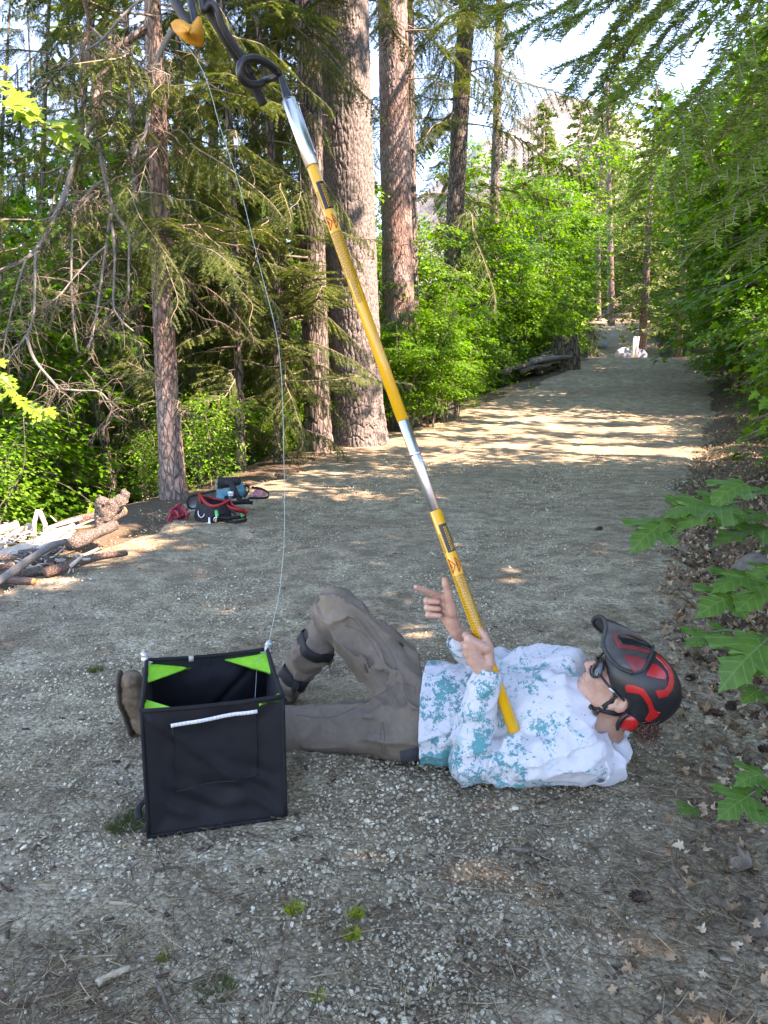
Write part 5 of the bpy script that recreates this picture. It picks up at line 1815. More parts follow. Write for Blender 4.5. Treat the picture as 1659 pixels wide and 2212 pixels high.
def build_person():
    root = thing('person', tuple(at(905, 1690, 2.5) * [1, 1, 0]), 'man lying on gravel in red and black helmet, teal splatter shirt and grey trousers', 'person')
    inv = np.array(root.location)
    SHIFT = Vector(-root.location)
    def part(name, me, mat, parent=root):
        me.transform(Matrix.Translation(SHIFT)) if parent is root else None
        return link(name, me, mat, parent)
    skin = mat_skin(); shirt_m = mat_shirt(); tr_m = mat_trousers(); suede = mat_suede()
    black_m = mat_plain('black_webbing', (.012, .012, .014), .75, 0, .3, 120, .4)
    # ---- head frame
    hc = at(1346, 1481, 2.42)
    vd = hc - np.array([0, 0, CAM_H]); w = -vd / np.linalg.norm(vd)
    r = np.cross([0, 0, 1.0], w); r /= np.linalg.norm(r)
    v = np.cross(w, r)
    def cv(a): return a[0] * r + a[1] * v + a[2] * w
    Fw = cv((-.76, .575, .30)); Fw /= np.linalg.norm(Fw)
    Up = cv((.70, .60, .39)); Up -= Fw * (Fw @ Up); Up /= np.linalg.norm(Up)
    Rt = np.cross(Fw, Up)
    HM = np.stack([Rt, Fw, Up], 1)
    hs = 1.13
    def L(x, y, z): return hc + HM @ (np.array([x, y, z]) * hs)
    # ---- body: head, neck, arms, hands and the trunk under the shirt, one surface
    lo = np.array([.10, 2.20, .0]); hi = np.array([1.06, 2.86, .66])
    B = SDF(lo, hi, .0027)
    S = hs
    def E(c, rad, k, op='u', M=None):
        B.ell(L(*c), np.array(rad) * S, HM if M is None else HM @ M, k, op)
    def C(a, b, ra, rb, k): B.cone(L(*a), L(*b), ra * S, rb * S, k)
    E((0, -.018, .036), (.075, .095, .088), .0)
    E((0, .028, -.028), (.062, .068, .088), .03)
    for s in (-1, 1):
        C((s * .054, -.005, -.062), (s * .018, .068, -.100), .02, .017, .025)
        E((s * .043, .060, -.018), (.020, .020, .020), .02)
    E((0, .076, -.100), (.024, .020, .018), .02)
    E((0, .080, .026), (.050, .016, .012), .02)
    C((0, .088, .016), (0, .112, -.026), .0085, .0125, .012)
    for s in (-1, 1):
        E((s * .0125, .100, -.032), (.0095, .012, .008), .006)
        E((s * .031, .096, .006), (.016, .013, .010), .012, 's')
        E((s * .031, .080, .004), (.0145, .0145, .0125), .004)
        E((s * .0075, .108, -.0405), (.0045, .006, .004), .003, 's')
    E((0, .088, -.046), (.018, .012, .012), .012)
    E((0, .0905, -.0605), (.023, .0115, .0062), .005)
    E((0, .0885, -.0725), (.019, .0115, .0072), .005)
    E((0, .104, -.0665), (.0255, .0135, .0019), .0015, 's')
    for s in (-1, 1):
        a = np.array([[1, 0, 0], [0, .94, .34], [0, -.34, .94]])
        E((s * .077, -.010, -.010), (.009, .020, .033), .008, 'u', a)
        E((s * .087, -.004, -.004), (.009, .012, .019), .004, 's', a)
        E((s * .080, .002, -.038), (.007, .009, .011), .006)
    nb = at(1296, 1590, 2.475)
    for off, ra, rb in ((-.035, .052, .062),):
        B.cone(L(0, -.028, -.05), nb, ra * S, rb, .03)
    B.cone(L(0, .035, -.085), at(1278, 1560, 2.44), .020, .03, .03)   # throat
    sl_ = at(1258, 1628, 2.37); sr_ = at(1222, 1448, 2.62)
    ch = at(1180, 1545, 2.52)
    B.cone(nb, sl_, .05, .05, .03); B.cone(nb, sr_, .05, .05, .03); B.cone(nb, ch, .06, .09, .04)
    B.cone(ch, at(960, 1540, 2.6), .09, .085, .03)
    # left arm, gripping
    el = at(1008, 1652, 2.365); wl = at(1053, 1462, 2.425)
    B.cone(sl_, el, .046, .038, .02); B.cone(el, wl, .038, .0265, .02)
    # left hand: back to the camera, fingers round the pole
    k = .006
    mcp = [at(1013, 1381, 2.42), at(1009, 1397, 2.42), at(1012, 1413, 2.422), at(1019, 1428, 2.424)]
    for q, rr in zip(mcp, (.0145, .0145, .014, .013)):
        B.cone(wl, q, .024, rr, .012)
    B.cone(mcp[0], at(1050, 1400, 2.418), .015, .018, .012)
    B.cone(mcp[3], at(1056, 1432, 2.420), .014, .018, .012)
    for q, dy, ll in ((mcp[0], -9, 1.0), (mcp[1], -4, 1.05), (mcp[2], 0, 1.0), (mcp[3], 4, .85)):
        xx = (q[0] / (q[1] * .985 + (CAM_H - q[2]) * .174) * 768 + 384) / .46293
        yy = {0: 1372, 1: 1392, 2: 1410, 3: 1427}[[i for i in range(4) if q is mcp[i]][0]]
        P = [q, at(xx - 7, yy, 2.457), at(xx + 10, yy - 1, 2.489), at(xx + 26 * ll, yy + 1, 2.487)]
        B.chain(P, [.0125, .0108, .0096, .0085], k)
    # thumb up along the pole
    B.chain([at(1057, 1432, 2.425), at(1057, 1398, 2.425), at(1047, 1374, 2.434), at(1037, 1358, 2.446)], [.019, .0135, .0115, .0088], .008)
    # right arm and pointing hand
    er = at(1060, 1442, 2.72); wr = at(984, 1362, 2.585)
    B.cone(sr_, er, .046, .038, .02); B.cone(er, wr, .038, .026, .02)
    kn = [at(955, 1290, 2.582), at(953, 1301, 2.594), at(954, 1315, 2.60), at(957, 1329, 2.60)]
    for q in kn: B.cone(at(978, 1348, 2.585), q, .0225, .0145, .012)
    B.cone(at(973, 1338, 2.578), at(968, 1300, 2.580), .022, .018, .015)
    B.chain([kn[0], at(934, 1282, 2.560), at(915, 1275, 2.540), at(899, 1268, 2.525)], [.0135, .0115, .0105, .0092], k)
    for i, (y0, dx) in enumerate(((1297, 0), (1312, 1), (1327, 4))):
        B.chain([kn[i + 1], at(923 + dx, y0 - 1, 2.590), at(922 + dx, y0 + 1, 2.562), at(946 + dx, y0 + 3, 2.553)], [.0135, .0122, .0118, .0098], .0035)
    B.chain([at(976, 1322, 2.565), at(968, 1286, 2.560), at(963, 1262, 2.555), at(961, 1246, 2.552)], [.0195, .0140, .0118, .0095], .010)
    body_me = B.mesh('body', 2)
    bvh = bvh_of(body_me)
    body = part('body', body_me, skin)
    # ---- trousers
    T = SDF((-.95, 2.38, -.02), (.46, 3.2, .66), .0048)
    hn = at(868, 1578, 2.585); hf = at(868, 1478, 2.73)
    kn_ = at(622, 1578, 2.655); an = at(345, 1560, 2.68)
    kf = at(727, 1313, 2.79); af = at(612, 1490, 2.96)
    wst = at(960, 1537, 2.615)
    T.cone(hn, wst, .125, .135, .03); T.cone(hf, wst, .115, .125, .04); T.cone(hn, hf, .115, .115, .04)
    T.chain([hn, kn_, an], [.108, .080, .062], .03)
    mid = (hf + kf) / 2 + np.array([.0, 0, -.004])
    T.chain([hf, mid, kf], [.120, .102, .072], .03)
    calf = kf * .55 + af * .45 + np.array([.018, 0, -.004])
    T.chain([kf, calf, af], [.068, .072, .062], .025)
    T.cone(at(742, 1330, 2.77), at(752, 1345, 2.77), .062, .055, .03)
    f1 = fold_noise(kf - hf, 19, .018, 3); f2 = fold_noise(af - kf, 26, .007, 7); f3 = fold_noise((1, .05, 0), 17, .016, 11)
    def wr_(p):
        dk = np.linalg.norm(p - calf, axis=1); dh = np.linalg.norm(p - hn, axis=1)
        a = f1(p) * (p[:, 2] > .2) + f3(p) * (p[:, 2] <= .2) * .8
        # slack rings where the shin straps gather the cloth
        t = (p - kf) @ (af - kf) / ((af - kf) @ (af - kf))
        ring = (.008 * np.exp(-((t - .40) / .07) ** 2) + .009 * np.exp(-((t - .78) / .08) ** 2) + .006 * np.sin(t * 34 + 4 * noise3(p * 13)) * (np.abs(t - .40) > .07) * (np.abs(t - .78) > .08)) * sstep(.22, .34, t) * (np.linalg.norm(p - (kf + np.clip(t, 0, 1)[:, None] * (af - kf)), axis=1) < .13)
        crotch = .006 * np.sin(np.linalg.norm(p - at(830, 1480, 2.6), axis=1) * 90 + 2 * noise3(p * 9)) * np.exp(-(np.linalg.norm(p - at(830, 1480, 2.6), axis=1) / .13) ** 2)
        return a + ring + crotch + .004 * noise3(p * 25)
    T.warp(wr_)
    T.plane_cut(np.array([0, 0, .004]), (0, 0, -1), .004)
    T.plane_cut(at(925, 1540, 2.6), (.97, .10, .10), .01)
    tr_me = T.mesh('trousers', 1)
    tb = bvh_of(tr_me)
    tro = part('trousers', tr_me, tr_m)
    # seams, fly and pocket welt
    seam_m = mat_plain('trouser_seam', (.105, .088, .077), .9, 0, .2, 60, .3)
    def seam(pts, rad, mat=seam_m, par=tro, nm='seam', bv=tb, lift=.0):
        P = []
        for q in spline(np.array([(a, b, 0) for a, b in pts], float), 26):
            h_, n_ = hit(bv, q[0], q[1])
            if h_ is not None: P.append(h_ + n_ * lift)
        if len(P) < 4: return None
        me = make_mesh(nm, *tube_geo(np.array(P), rad, 6))
        me.transform(Matrix.Translation(SHIFT))
        return link(nm, me, mat, par)
    seam([(792, 1340), (850, 1420), (856, 1462)], .0014)
    seam([(855, 1475), (893, 1482), (896, 1500)], .0014)
    seam([(640, 1545), (720, 1548), (820, 1500), (850, 1482)], .0014)
    seam([(828, 1560), (831, 1600), (832, 1626), (826, 1626), (822, 1590), (826, 1560)], .0016, nm='pocket_welt')
    seam([(745, 1350), (775, 1362), (800, 1385), (822, 1425)], .0014)
    surface_pts = [(864, 1622), (903, 1612), (908, 1660), (866, 1655)]
    pp = surface_panel('back_pocket', surface_pts, tb, mat_plain('dark_canvas_patch', (.045, .045, .05), .9, 0, .2, 80, .3), tro, .003, 2.0)
    pp.data.transform(Matrix.Translation(SHIFT))
    # ---- boots
    def boot(pts, sole_pts, nm_side):
        S_ = SDF(np.min([p for p, _ in pts], 0) - .11, np.max([p for p, _ in pts], 0) + .11, .004)
        for i in range(len(pts) - 1):
            S_.cone(pts[i][0], pts[i + 1][0], pts[i][1], pts[i + 1][1], .02)
        S_.warp(lambda p: .004 * noise3(p * 26) + .003 * noise3(p * 60) + .0010 * np.sin(p[:, 2] * 190 + 8 * noise3(p * 12)))
        b_ = part('boot', S_.mesh('boot', 1), suede)
        S2 = SDF(np.min(sole_pts, 0) - .10, np.max(sole_pts, 0) + .10, .0035)
        nrm = sole_n
        for i in range(len(sole_pts) - 1):
            S2.cone(sole_pts[i], sole_pts[i + 1], sole_r[i], sole_r[i + 1], .01, (nrm, 3.6))
        me = S2.mesh('sole', 1); me.transform(Matrix.Translation(SHIFT))
        link('sole', me, mat_sole, b_)
        return b_
    mat_sole = mat_plain('worn_boot_sole', (.06, .045, .032), .85, 0, .4, 60, .5)
    heel = at(306, 1560, 2.69); ball = at(287, 1500, 2.66); toe = at(283, 1470, 2.645)
    sole_n = np.array([-1, -.05, -.18]); sole_n /= np.linalg.norm(sole_n)
    sole_r = [.048, .044, .050, .046]
    off = sole_n * .040
    bt = boot([(at(365, 1560, 2.68), .060), (at(318, 1556, 2.685), .054), (ball, .048), (toe, .040)],
         [heel + off + (0, 0, .0), (heel * .6 + ball * .4) + off, ball + off, toe + off], 'near')
    lace_m = mat_plain('boot_lace', (.03, .022, .016), .8, 0, .2, 80)
    heel = at(618, 1497, 2.985); toe = at(508, 1419, 3.17)
    d_ = (toe - heel) / np.linalg.norm(toe - heel)
    sole_n = np.cross(d_, np.cross([0, 0, 1], d_)); sole_n = -sole_n / np.linalg.norm(sole_n)
    if sole_n[2] > 0: sole_n = -sole_n
    up = -sole_n
    off = sole_n * .026
    boot([(at(612, 1482, 2.965), .058), (heel + up * .03, .052), ((heel + toe) / 2 + up * .015, .048), (toe, .042)],
         [heel + off, heel * .6 + toe * .4 + off, heel * .25 + toe * .75 + off, toe + off], 'far')
    # ---- straps round the far shin
    ax = (af - kf) / np.linalg.norm(af - kf)
    for t, wid in ((.40, .048), (.78, .058)):
        c = kf + (af - kf) * t + np.array([.010, 0, -.003])
        Pn = np.cross(ax, [0, 1, 0]); Pn /= np.linalg.norm(Pn); Qn = np.cross(ax, Pn)
        loop = []
        for a in np.linspace(0, 2 * math.pi, 40):
            dd = Pn * math.cos(a) + Qn * math.sin(a)
            h_ = tb.ray_cast(Vector(c + dd * .2 - inv * 0), Vector(-dd))
            q = np.array(h_[0]) if h_[0] is not None else c + dd * .07
            if np.linalg.norm(q - c) > .098: q = c + dd * .085
            loop.append(q + dd * .007)
        me = make_mesh('shin_strap', *ribbon_geo(np.array(loop), wid, .003, ax))
        me.transform(Matrix.Translation(SHIFT))
        link('shin_strap', me, black_m, root)
    # ---- shirt
    Sh = SDF((.05, 2.20, -.02), (1.02, 2.92, .56), .0045)
    Wd = np.array([0, .78, .624]); Tn = np.array([0, -.624, .78])
    c0 = at(880, 1535, 2.615); c1 = at(1060, 1542, 2.585); c2 = at(1195, 1545, 2.50)
    Sh.cone(c0, c1, .196, .182, .02, (Tn, 1.40)); Sh.cone(c1, c2, .182, .178, .03, (Tn, 1.42))
    Sh.cone(c2, at(1275, 1575, 2.475), .150, .085, .03, (Tn, 1.2))
    Sh.cone(sl_, at(1190, 1580, 2.46), .085, .10, .03); Sh.cone(sr_, at(1180, 1500, 2.56), .08, .10, .03)
    am = sl_ * .45 + el * .55
    Sh.chain([sl_, am, el], [.088, .080, .062], .014)
    cuffl = at(1050, 1474, 2.422); fm = (el + cuffl) / 2
    Sh.chain([el, fm, cuffl], [.064, .064, .050], .012)
    cuffr = at(996, 1394, 2.615)
    Sh.chain([sr_, (sr_ + er) / 2, er], [.080, .076, .064], .014)
    Sh.chain([er, cuffr], [.060, .044], .012)
    # neck opening
    Sh.cone(at(1290, 1572, 2.44), L(0, 0, -.03), .058, .075, .012, op='s')
    # cuffs and hem end cleanly
    aw = (wl - el) / np.linalg.norm(wl - el)
    fa = fold_noise((0, .5, -.4), 16, .016, 2); fb = fold_noise((1, .2, .3), 17, .012, 19); fc = fold_noise(Wd * .7 + np.array([.7, 0, 0]), 14, .012, 31)
    def wsh(p):
        de = np.linalg.norm(p - el, axis=1); dr = np.linalg.norm(p - er, axis=1)
        big = fc(p) * .9 + fb(p) * .6
        t = np.clip((p - sl_) @ (el - sl_) / ((el - sl_) @ (el - sl_)), 0, 1.2)
        ring = .006 * np.sin(de * 95 + 3.5 * noise3(p * 11)) * np.exp(-(de / .13) ** 2)
        ring += .006 * np.sin(dr * 95 + 3.5 * noise3(p * 11)) * np.exp(-(dr / .14) ** 2)
        ds = np.linalg.norm(p - sr_, axis=1)
        ring += .005 * np.sin(ds * 85 + 3 * noise3(p * 10)) * np.exp(-((ds - .1) / .09) ** 2)
        return big + ring * 1.1 + fa(p) * .4 - .004 + .003 * noise3(p * 28)
    Sh.warp(wsh)
    Sh.plane_cut(np.array([0, 0, .003]), (0, 0, -1), .004)
    pt = [at(942, 1400, 2.98), at(905, 1668, 2.46), at(899, 1535, 2.45)]
    n_ = np.cross(pt[1] - pt[0], pt[2] - pt[0]); n_ /= np.linalg.norm(n_)
    if n_[0] > 0: n_ = -n_
    Sh.plane_cut(pt[2] + np.array([.004, 0, 0]), n_, .006)
    sh_me = Sh.mesh('shirt', 1)
    sb = bvh_of(sh_me)
    sh = part('shirt', sh_me, shirt_m)
    # cuff and hem bands
    def band(c, axis, rad, wid, nm, par):
        axis = axis / np.linalg.norm(axis)
        A_ = rot_to(axis)
        P = [c + (A_[:, 0] * math.cos(a) + A_[:, 2] * math.sin(a)) * rad for a in np.linspace(0, 2 * math.pi, 28)]
        me = make_mesh(nm, *ribbon_geo(np.array(P), wid, .004, axis)); me.transform(Matrix.Translation(SHIFT))
        return link(nm, me, shirt_m, par)
    band(cuffl + aw * .033, aw, .043, .020, 'cuff', sh)
    awr = (wr - er) / np.linalg.norm(wr - er)
    band(cuffr + awr * .028, awr, .037, .020, 'cuff', sh)
    # chest print, small vertical letters
    for i, ch_ in enumerate('MKLHU'):
        pass
    # hood lying slack round the neck
    Hd = SDF((.55, 2.15, .0), (1.05, 2.75, .50), .004)
    ring = [at(1262, 1520, 2.47), at(1258, 1570, 2.40), at(1283, 1625, 2.36), at(1318, 1650, 2.37), at(1334, 1610, 2.43), at(1340, 1565, 2.50)]
    Hd.chain(ring, [.022, .030, .036, .040, .036, .024], .02)
    Hd.chain([at(1300, 1640, 2.36), at(1316, 1672, 2.37), at(1322, 1686, 2.40)], [.045, .040, .026], .02)
    Hd.chain([at(1290, 1655, 2.35), at(1326, 1640, 2.40)], [.050, .045], .02)
    Hd.cone(L(0, -.02, -.03), at(1292, 1585, 2.45), .085, .066, .012, op='s')
    fd = fold_noise((.3, .5, -.8), 17, .016, 44)
    Hd.warp(lambda p: fd(p) + .004 * noise3(p * 26))
    Hd.plane_cut(np.array([0, 0, .004]), (0, 0, -1), .004)
    part('hood', Hd.mesh('hood', 1), shirt_m)
    collar_pts = [(1264, 1512), (1256, 1545), (1262, 1580), (1282, 1612), (1300, 1628)]
    # ---- hair
    hair_m = mat_plain('dark_brown_hair', (.085, .036, .022), .45, 0, .5, 90)
    hr = MB()
    rg = np.random.default_rng(5)
    bun = at(*z2(1045, 1785), 2.35)
    for i in range(320):
        d0 = rg.normal(0, 1, 3); d0 /= np.linalg.norm(d0)
        p = bun + d0 * .026 * rg.random() ** .5 + (0, 0, .012)
        P = [p]; d = d0
        ax_ = rg.normal(0, 1, 3); ax_ /= np.linalg.norm(ax_)
        for s_ in range(7):
            d = d + np.cross(ax_, d) * .75 + np.array([0, 0, -.12]); d /= np.linalg.norm(d)
            p = p + d * .0085
            P.append(p)
        hr.tube(spline(P, 12), [.0022, .0022, .0014, .0006], 4)
    nape0 = L(-.01, -.085, -.045)
    for i in range(70):
        o = rg.normal(0, .010, 3)
        P = spline([nape0 + o, (nape0 + bun) / 2 + o * 1.3 + (0, 0, -.005), bun + o * .8], 9)
        hr.tube(P, [.0028, .0022], 4)
    # sideburn and strands by the ear
    for i in range(110):
        a = (rg.uniform(600, 900), rg.uniform(1190, 1330))
        q = z2(*a)
        h_, n2_ = hit(bvh, *q)
        if h_ is None: continue
        dd = -Up * rg.uniform(.4, 1) + Fw * rg.uniform(-.5, .35)
        P = [h_ + n2_ * .001, h_ + dd * .008 + n2_ * .003, h_ + dd * .018 + n2_ * .0015]
        hr.tube(spline(P, 5), [.0010, .0005], 3)
    part('hair', hr.mesh('hair'), hair_m)
    # ---- sunglasses
    lens_m = mat_plain('mirror_lens', (.02, .024, .03), .06, .35, .05, 20, 0, 0, 1.0)
    frame_m = mat_plain('black_frame', (.012, .012, .013), .3, 0, .1, 40)
    fr = MB(); lenses = []
    for s in (-1, 1):
        U_, V_ = [], []
        ring_, grid_, = [], []
        for a in np.linspace(0, 2 * math.pi, 30):
            ring_.append((.0285 * math.cos(a) * (1.0 if math.cos(a) * s < 0 else 1.08), .0205 * math.sin(a) * (1 if math.sin(a) > 0 else 1.12)))
        def lp(u, vv):
            x = s * .034 + u
            return L(x, .1075 - 3.6 * x * x * 1.0 - 2.2 * vv * vv, .006 + vv)
        ring_ = [(a * 1.22, b * 1.25) for a, b in ring_]
        P = np.array([lp(a, b) for a, b in ring_])
        fr.tube(P, .0030 * S, 6, False)
        rows = [np.array([lp(a * t, b * t) + Fw * .004 * (1 - t * t) for a, b in ring_]) for t in (1, .8, .6, .4, .2)] + [np.array([lp(0, 0) + Fw * .004] * 30)]
        V1 = np.concatenate(rows)
        V2 = V1 - Fw * .003
        nn = 30
        F_ = [[i * nn + j, i * nn + (j + 1) % nn, (i + 1) * nn + (j + 1) % nn, (i + 1) * nn + j] for i in range(5) for j in range(nn)]
        lenses.append((np.vstack([V1, V2]), np.array(F_ + [[b_ + len(V1) for b_ in f[::-1]] for f in F_])))
        # temple arm to the ear
        fr.tube(spline([L(s * .062, .092, .010), L(s * .076, .078, .010), L(s * .084, .03, .006), L(s * .085, -.006, .008)], 14), [.0052, .0050, .0042], 8, True, 0, .5)
    fr.tube(spline([L(-.010, .108, .010), L(0, .113, .013), L(.010, .108, .010)], 8), .003 * S, 6)
    fme = fr.mesh('sunglasses'); gl = part('sunglasses', fme, frame_m)
    for V_, F_ in lenses:
        me = make_mesh('lens', V_, F_); me.transform(Matrix.Translation(SHIFT)); link('lens', me, lens_m, gl)
    bd = MB(); bd.box(L(-.0875, .040, .0068), (.0015, .022, .006), HM)
    me = bd.mesh('temple_badge', False); me.transform(Matrix.Translation(SHIFT))
    link('temple_badge', me, mat_plain('white_print', (.55, .56, .58), .5), gl)
    # ---- helmet
    red_m = mat_plain('red_helmet_plastic', (.46, .012, .012), .32, 0, .15, 25, .05, .001, .2)
    dred_m = mat_plain('scuffed_red_panel', (.20, .018, .020), .4, 0, .3, 35, .1, .001)
    shell_m = mat_plain('black_helmet_plastic', (.013, .013, .014), .42, 0, .3, 30, .15, .002)
    visor_m = mat_plain('scuffed_dark_visor', (.044, .040, .034), .38, 0, .35, 45, .15, .002)
    rim_m = mat_plain('rubber_edging', (.018, .026, .024), .6, 0, .2, 60)
    K = SDF(hc - .27, hc + .27, .0035)
    def KE(c, rad, k, op='u', M=None): K.ell(L(*c), np.array(rad) * S, HM if M is None else HM @ M, k, op)
    KE((0, -.022, .048), (.098, .128, .096), 0)
    KE((0, -.075, -.002), (.078, .070, .075), .03)
    KE((0, -.020, -.075), (.15, .075, .055), .012, 's')      # below the ears
    KE((0, .105, -.06), (.13, .115, .088), .015, 's')        # face opening
    KE((-.105, -.004, -.022), (.045, .030, .040), .010, 's') # ear cut-outs
    KE((.105, -.004, -.022), (.045, .030, .040), .010, 's')
    KE((0, -.018, .034), (.080, .100, .086), .004, 's')
    k_me = K.mesh('helmet', 1)
    kb = bvh_of(k_me)
    hel = part('helmet', k_me, shell_m)
    def panel(pts, mat, nm='helmet_panel', th=.004):
        o_ = surface_panel(nm, [z2(*q) for q in pts], kb, mat, hel, th, .8)
        o_.data.transform(Matrix.Translation(SHIFT))
        return o_
    def smooth(pts, n=40):
        return [tuple(q[:2]) for q in spline(np.array([(a, b, 0) for a, b in pts], float), n)]
    panel([(1130, 875), (1190, 890), (1290, 985), (1315, 1045), (1300, 1090), (1180, 1070), (1050, 1030), (1065, 985)], red_m)
    panel([(1185, 748), (1260, 800), (1350, 900), (1400, 1000), (1415, 1110), (1395, 1220), (1330, 1310), (1220, 1335), (1170, 1235), (1290, 1225), (1345, 1160), (1362, 1060), (1335, 960), (1260, 860), (1175, 785)], red_m)
    panel([(770, 1180), (800, 1148), (910, 1165), (1010, 1205), (1050, 1260), (1115, 1360), (1165, 1490), (1195, 1520), (1240, 1525), (1190, 1590), (1080, 1650), (1035, 1620), (1095, 1530), (1075, 1430), (1020, 1340), (975, 1285), (900, 1265), (790, 1250)], red_m)
    # ear cup below the rear edge
    Ec = SDF(L(-.06, -.06, -.05) - .12, L(-.06, -.06, -.05) + .12, .0035)
    Ec.ell(L(-.070, -.066, -.040), np.array([.017, .028, .033]) * S, HM, 0)
    ec = Ec.mesh('ear_cup', 1); ec.transform(Matrix.Translation(SHIFT)); ecp = link('ear_cup', ec, red_m, hel)
    arc = [z2(*q) for q in ((1005, 1390), (920, 1450), (865, 1530), (840, 1610))]
    # the cup's padded lip
    me = make_mesh('ear_pad', *tube_geo(spline([L(-.090, -.040, -.012), L(-.094, -.038, -.035), L(-.090, -.046, -.060), L(-.082, -.060, -.078)], 16), [.007, .008, .006], 8))
    me.transform(Matrix.Translation(SHIFT)); link('ear_pad', me, shell_m, hel)
    # visor shell with a rubber edge: lofted from the brow out to the peak
    peak = [z2(*q) for q in ((870, 1005), (700, 930), (600, 845), (520, 740), (465, 600), (490, 470), (505, 380), (480, 270), (430, 232), (370, 245), (335, 290), (350, 345), (400, 400), (462, 440))]
    dep = [2.30, 2.305, 2.315, 2.33, 2.345, 2.355, 2.36, 2.37, 2.40, 2.44, 2.47, 2.485, 2.49, 2.49]
    edge = spline([at(a, b, d) for (a, b), d in zip(peak, dep)], 48)
    back = [z2(*q) for q in ((985, 975), (1020, 930), (1055, 860), (1085, 790), (1105, 730), (1120, 660), (1125, 600), (1110, 560), (1060, 510), (1000, 470), (930, 435), (860, 400), (790, 370), (720, 340))]
    bk = []
    for q in spline(np.array([(a, b, 0) for a, b in back], float), 48):
        h_, n2_ = hit(kb, q[0], q[1])
        bk.append(h_ + n2_ * .010 if h_ is not None else (bk[-1] if bk else None))
    bk = spline(np.array([b_ for b_ in bk if b_ is not None]), 48)
    return_data = (edge, bk)
    rows = []
    for t in np.linspace(0, 1, 12):
        q = edge * (1 - t) + bk * t
        q = q + (Up * .016 + Fw * .003)[None] * (4 * t * (1 - t)) * np.sin(np.linspace(.15, 1, 48) * math.pi * .9)[:, None] * .8
        rows.append(q)
    V1 = np.array(rows).reshape(-1, 3)
    nrm = np.zeros_like(V1)
    Fq = grid_faces(12, 48)
    V2 = V1 - Up * .003
    vis = make_mesh('visor', np.vstack([V1, V2]), np.vstack([Fq, Fq[:, ::-1] + len(V1)])); vis.transform(Matrix.Translation(SHIFT))
    vb = bvh_of(make_mesh('visor_surface', V1, Fq))
    vz = link('visor', vis, visor_m, hel)
    gloss_m = mat_plain('glossy_black_panel', (.012, .013, .016), .12, 0, .2, 12, 0, 0, .6)
    for poly, mt_ in (([(738, 762), (860, 762), (1075, 830), (1040, 930), (985, 985), (885, 1000)], dred_m),
                      ([(600, 475), (650, 470), (670, 555), (715, 618), (860, 632), (1000, 665), (1110, 705), (1105, 740), (980, 705), (860, 675), (690, 670), (640, 590)], dred_m),
                      ([(665, 487), (800, 478), (960, 490), (1075, 540), (1112, 600), (1105, 690), (1000, 652), (860, 620), (725, 606), (685, 555)], gloss_m)):
        o_ = surface_panel('visor_panel', [z2(*q) for q in poly], vb, mt_, hel, .0025, .8)
        o_.data.transform(Matrix.Translation(SHIFT))
    rim = np.vstack([edge[::-1], ])
    me = make_mesh('visor_edging', *tube_geo(spline(edge, 70), .0068, 8)); me.transform(Matrix.Translation(SHIFT)); link('visor_edging', me, rim_m, hel)
    rr = spline([at(*z2(870, 1005), 2.30)] + [b_ + Up * .003 for b_ in bk[::6]], 50)
    me = make_mesh('visor_edging', *tube_geo(rr, .0052, 8)); me.transform(Matrix.Translation(SHIFT)); link('visor_edging', me, rim_m, hel)
    # chin strap, lying on the cheek and under the jaw
    def strap(pts, wid, nm='chin_strap'):
        P = []
        for q in spline(np.array([(*z2(a, b), 0) for a, b in pts], float), 24):
            h_, n2_ = hit(bvh, q[0], q[1])
            if h_ is not None: P.append((h_ + n2_ * .004, n2_))
        Q = np.array([p_ for p_, _ in P]); Nn = np.array([n2 for _, n2 in P])
        Q = spline(Q[::3], 30)
        Tt = np.gradient(Q, axis=0)
        Nn = np.array([Nn[min(int(i * len(Nn) / 30), len(Nn) - 1)] for i in range(30)])
        me = make_mesh(nm, *ribbon_geo(Q, wid, .004, np.cross(Tt, Nn))); me.transform(Matrix.Translation(SHIFT))
        return link(nm, me, black_m, hel)
    strap([(745, 1215), (690, 1290), (600, 1370), (520, 1430), (450, 1478)], .017)
    strap([(850, 1545), (720, 1548), (600, 1535), (480, 1505), (380, 1475), (290, 1440), (215, 1390)], .015)
    bk_ = MB()
    for q in ((310, 1448), (415, 1495)):
        h_, n2_ = hit(bvh, *z2(*q))
        if h_ is not None: bk_.box(h_ + n2_ * .006, (.022, .012, .016), rot_to(r * .8 - v * .4, n2_))
    me = bk_.mesh('buckle', False); me.transform(Matrix.Translation(SHIFT)); link('buckle', me, frame_m, hel)
    return sb, SHIFT, root, sh

PERSON = build_person()
# ------------------------------------------------------------------ folding fabric cube
def panel_grid(o, eu, ev, nrm, fn, nu=40, nv=40, th=.004):
    """thin cloth panel spanned by eu, ev from o, pushed along its normal by fn(u, v)"""
    u, v = np.meshgrid(np.linspace(0, 1, nu), np.linspace(0, 1, nv), indexing='ij')
    P = o + u[..., None] * eu + v[..., None] * ev + fn(u, v)[..., None] * nrm
    V1 = P.reshape(-1, 3); V2 = V1 - nrm * th
    F = grid_faces(nu, nv); n = nu * nv
    g = np.arange(n).reshape(nu, nv)
    loop = np.concatenate([g[:-1, 0], g[-1, :-1], g[:0:-1, -1], g[0, :0:-1]])
    l2 = np.roll(loop, -1)
    side = np.stack([loop, l2, l2 + n, loop + n], 1)
    return np.vstack([V1, V2]), np.vstack([F, F[:, ::-1] + n, side])

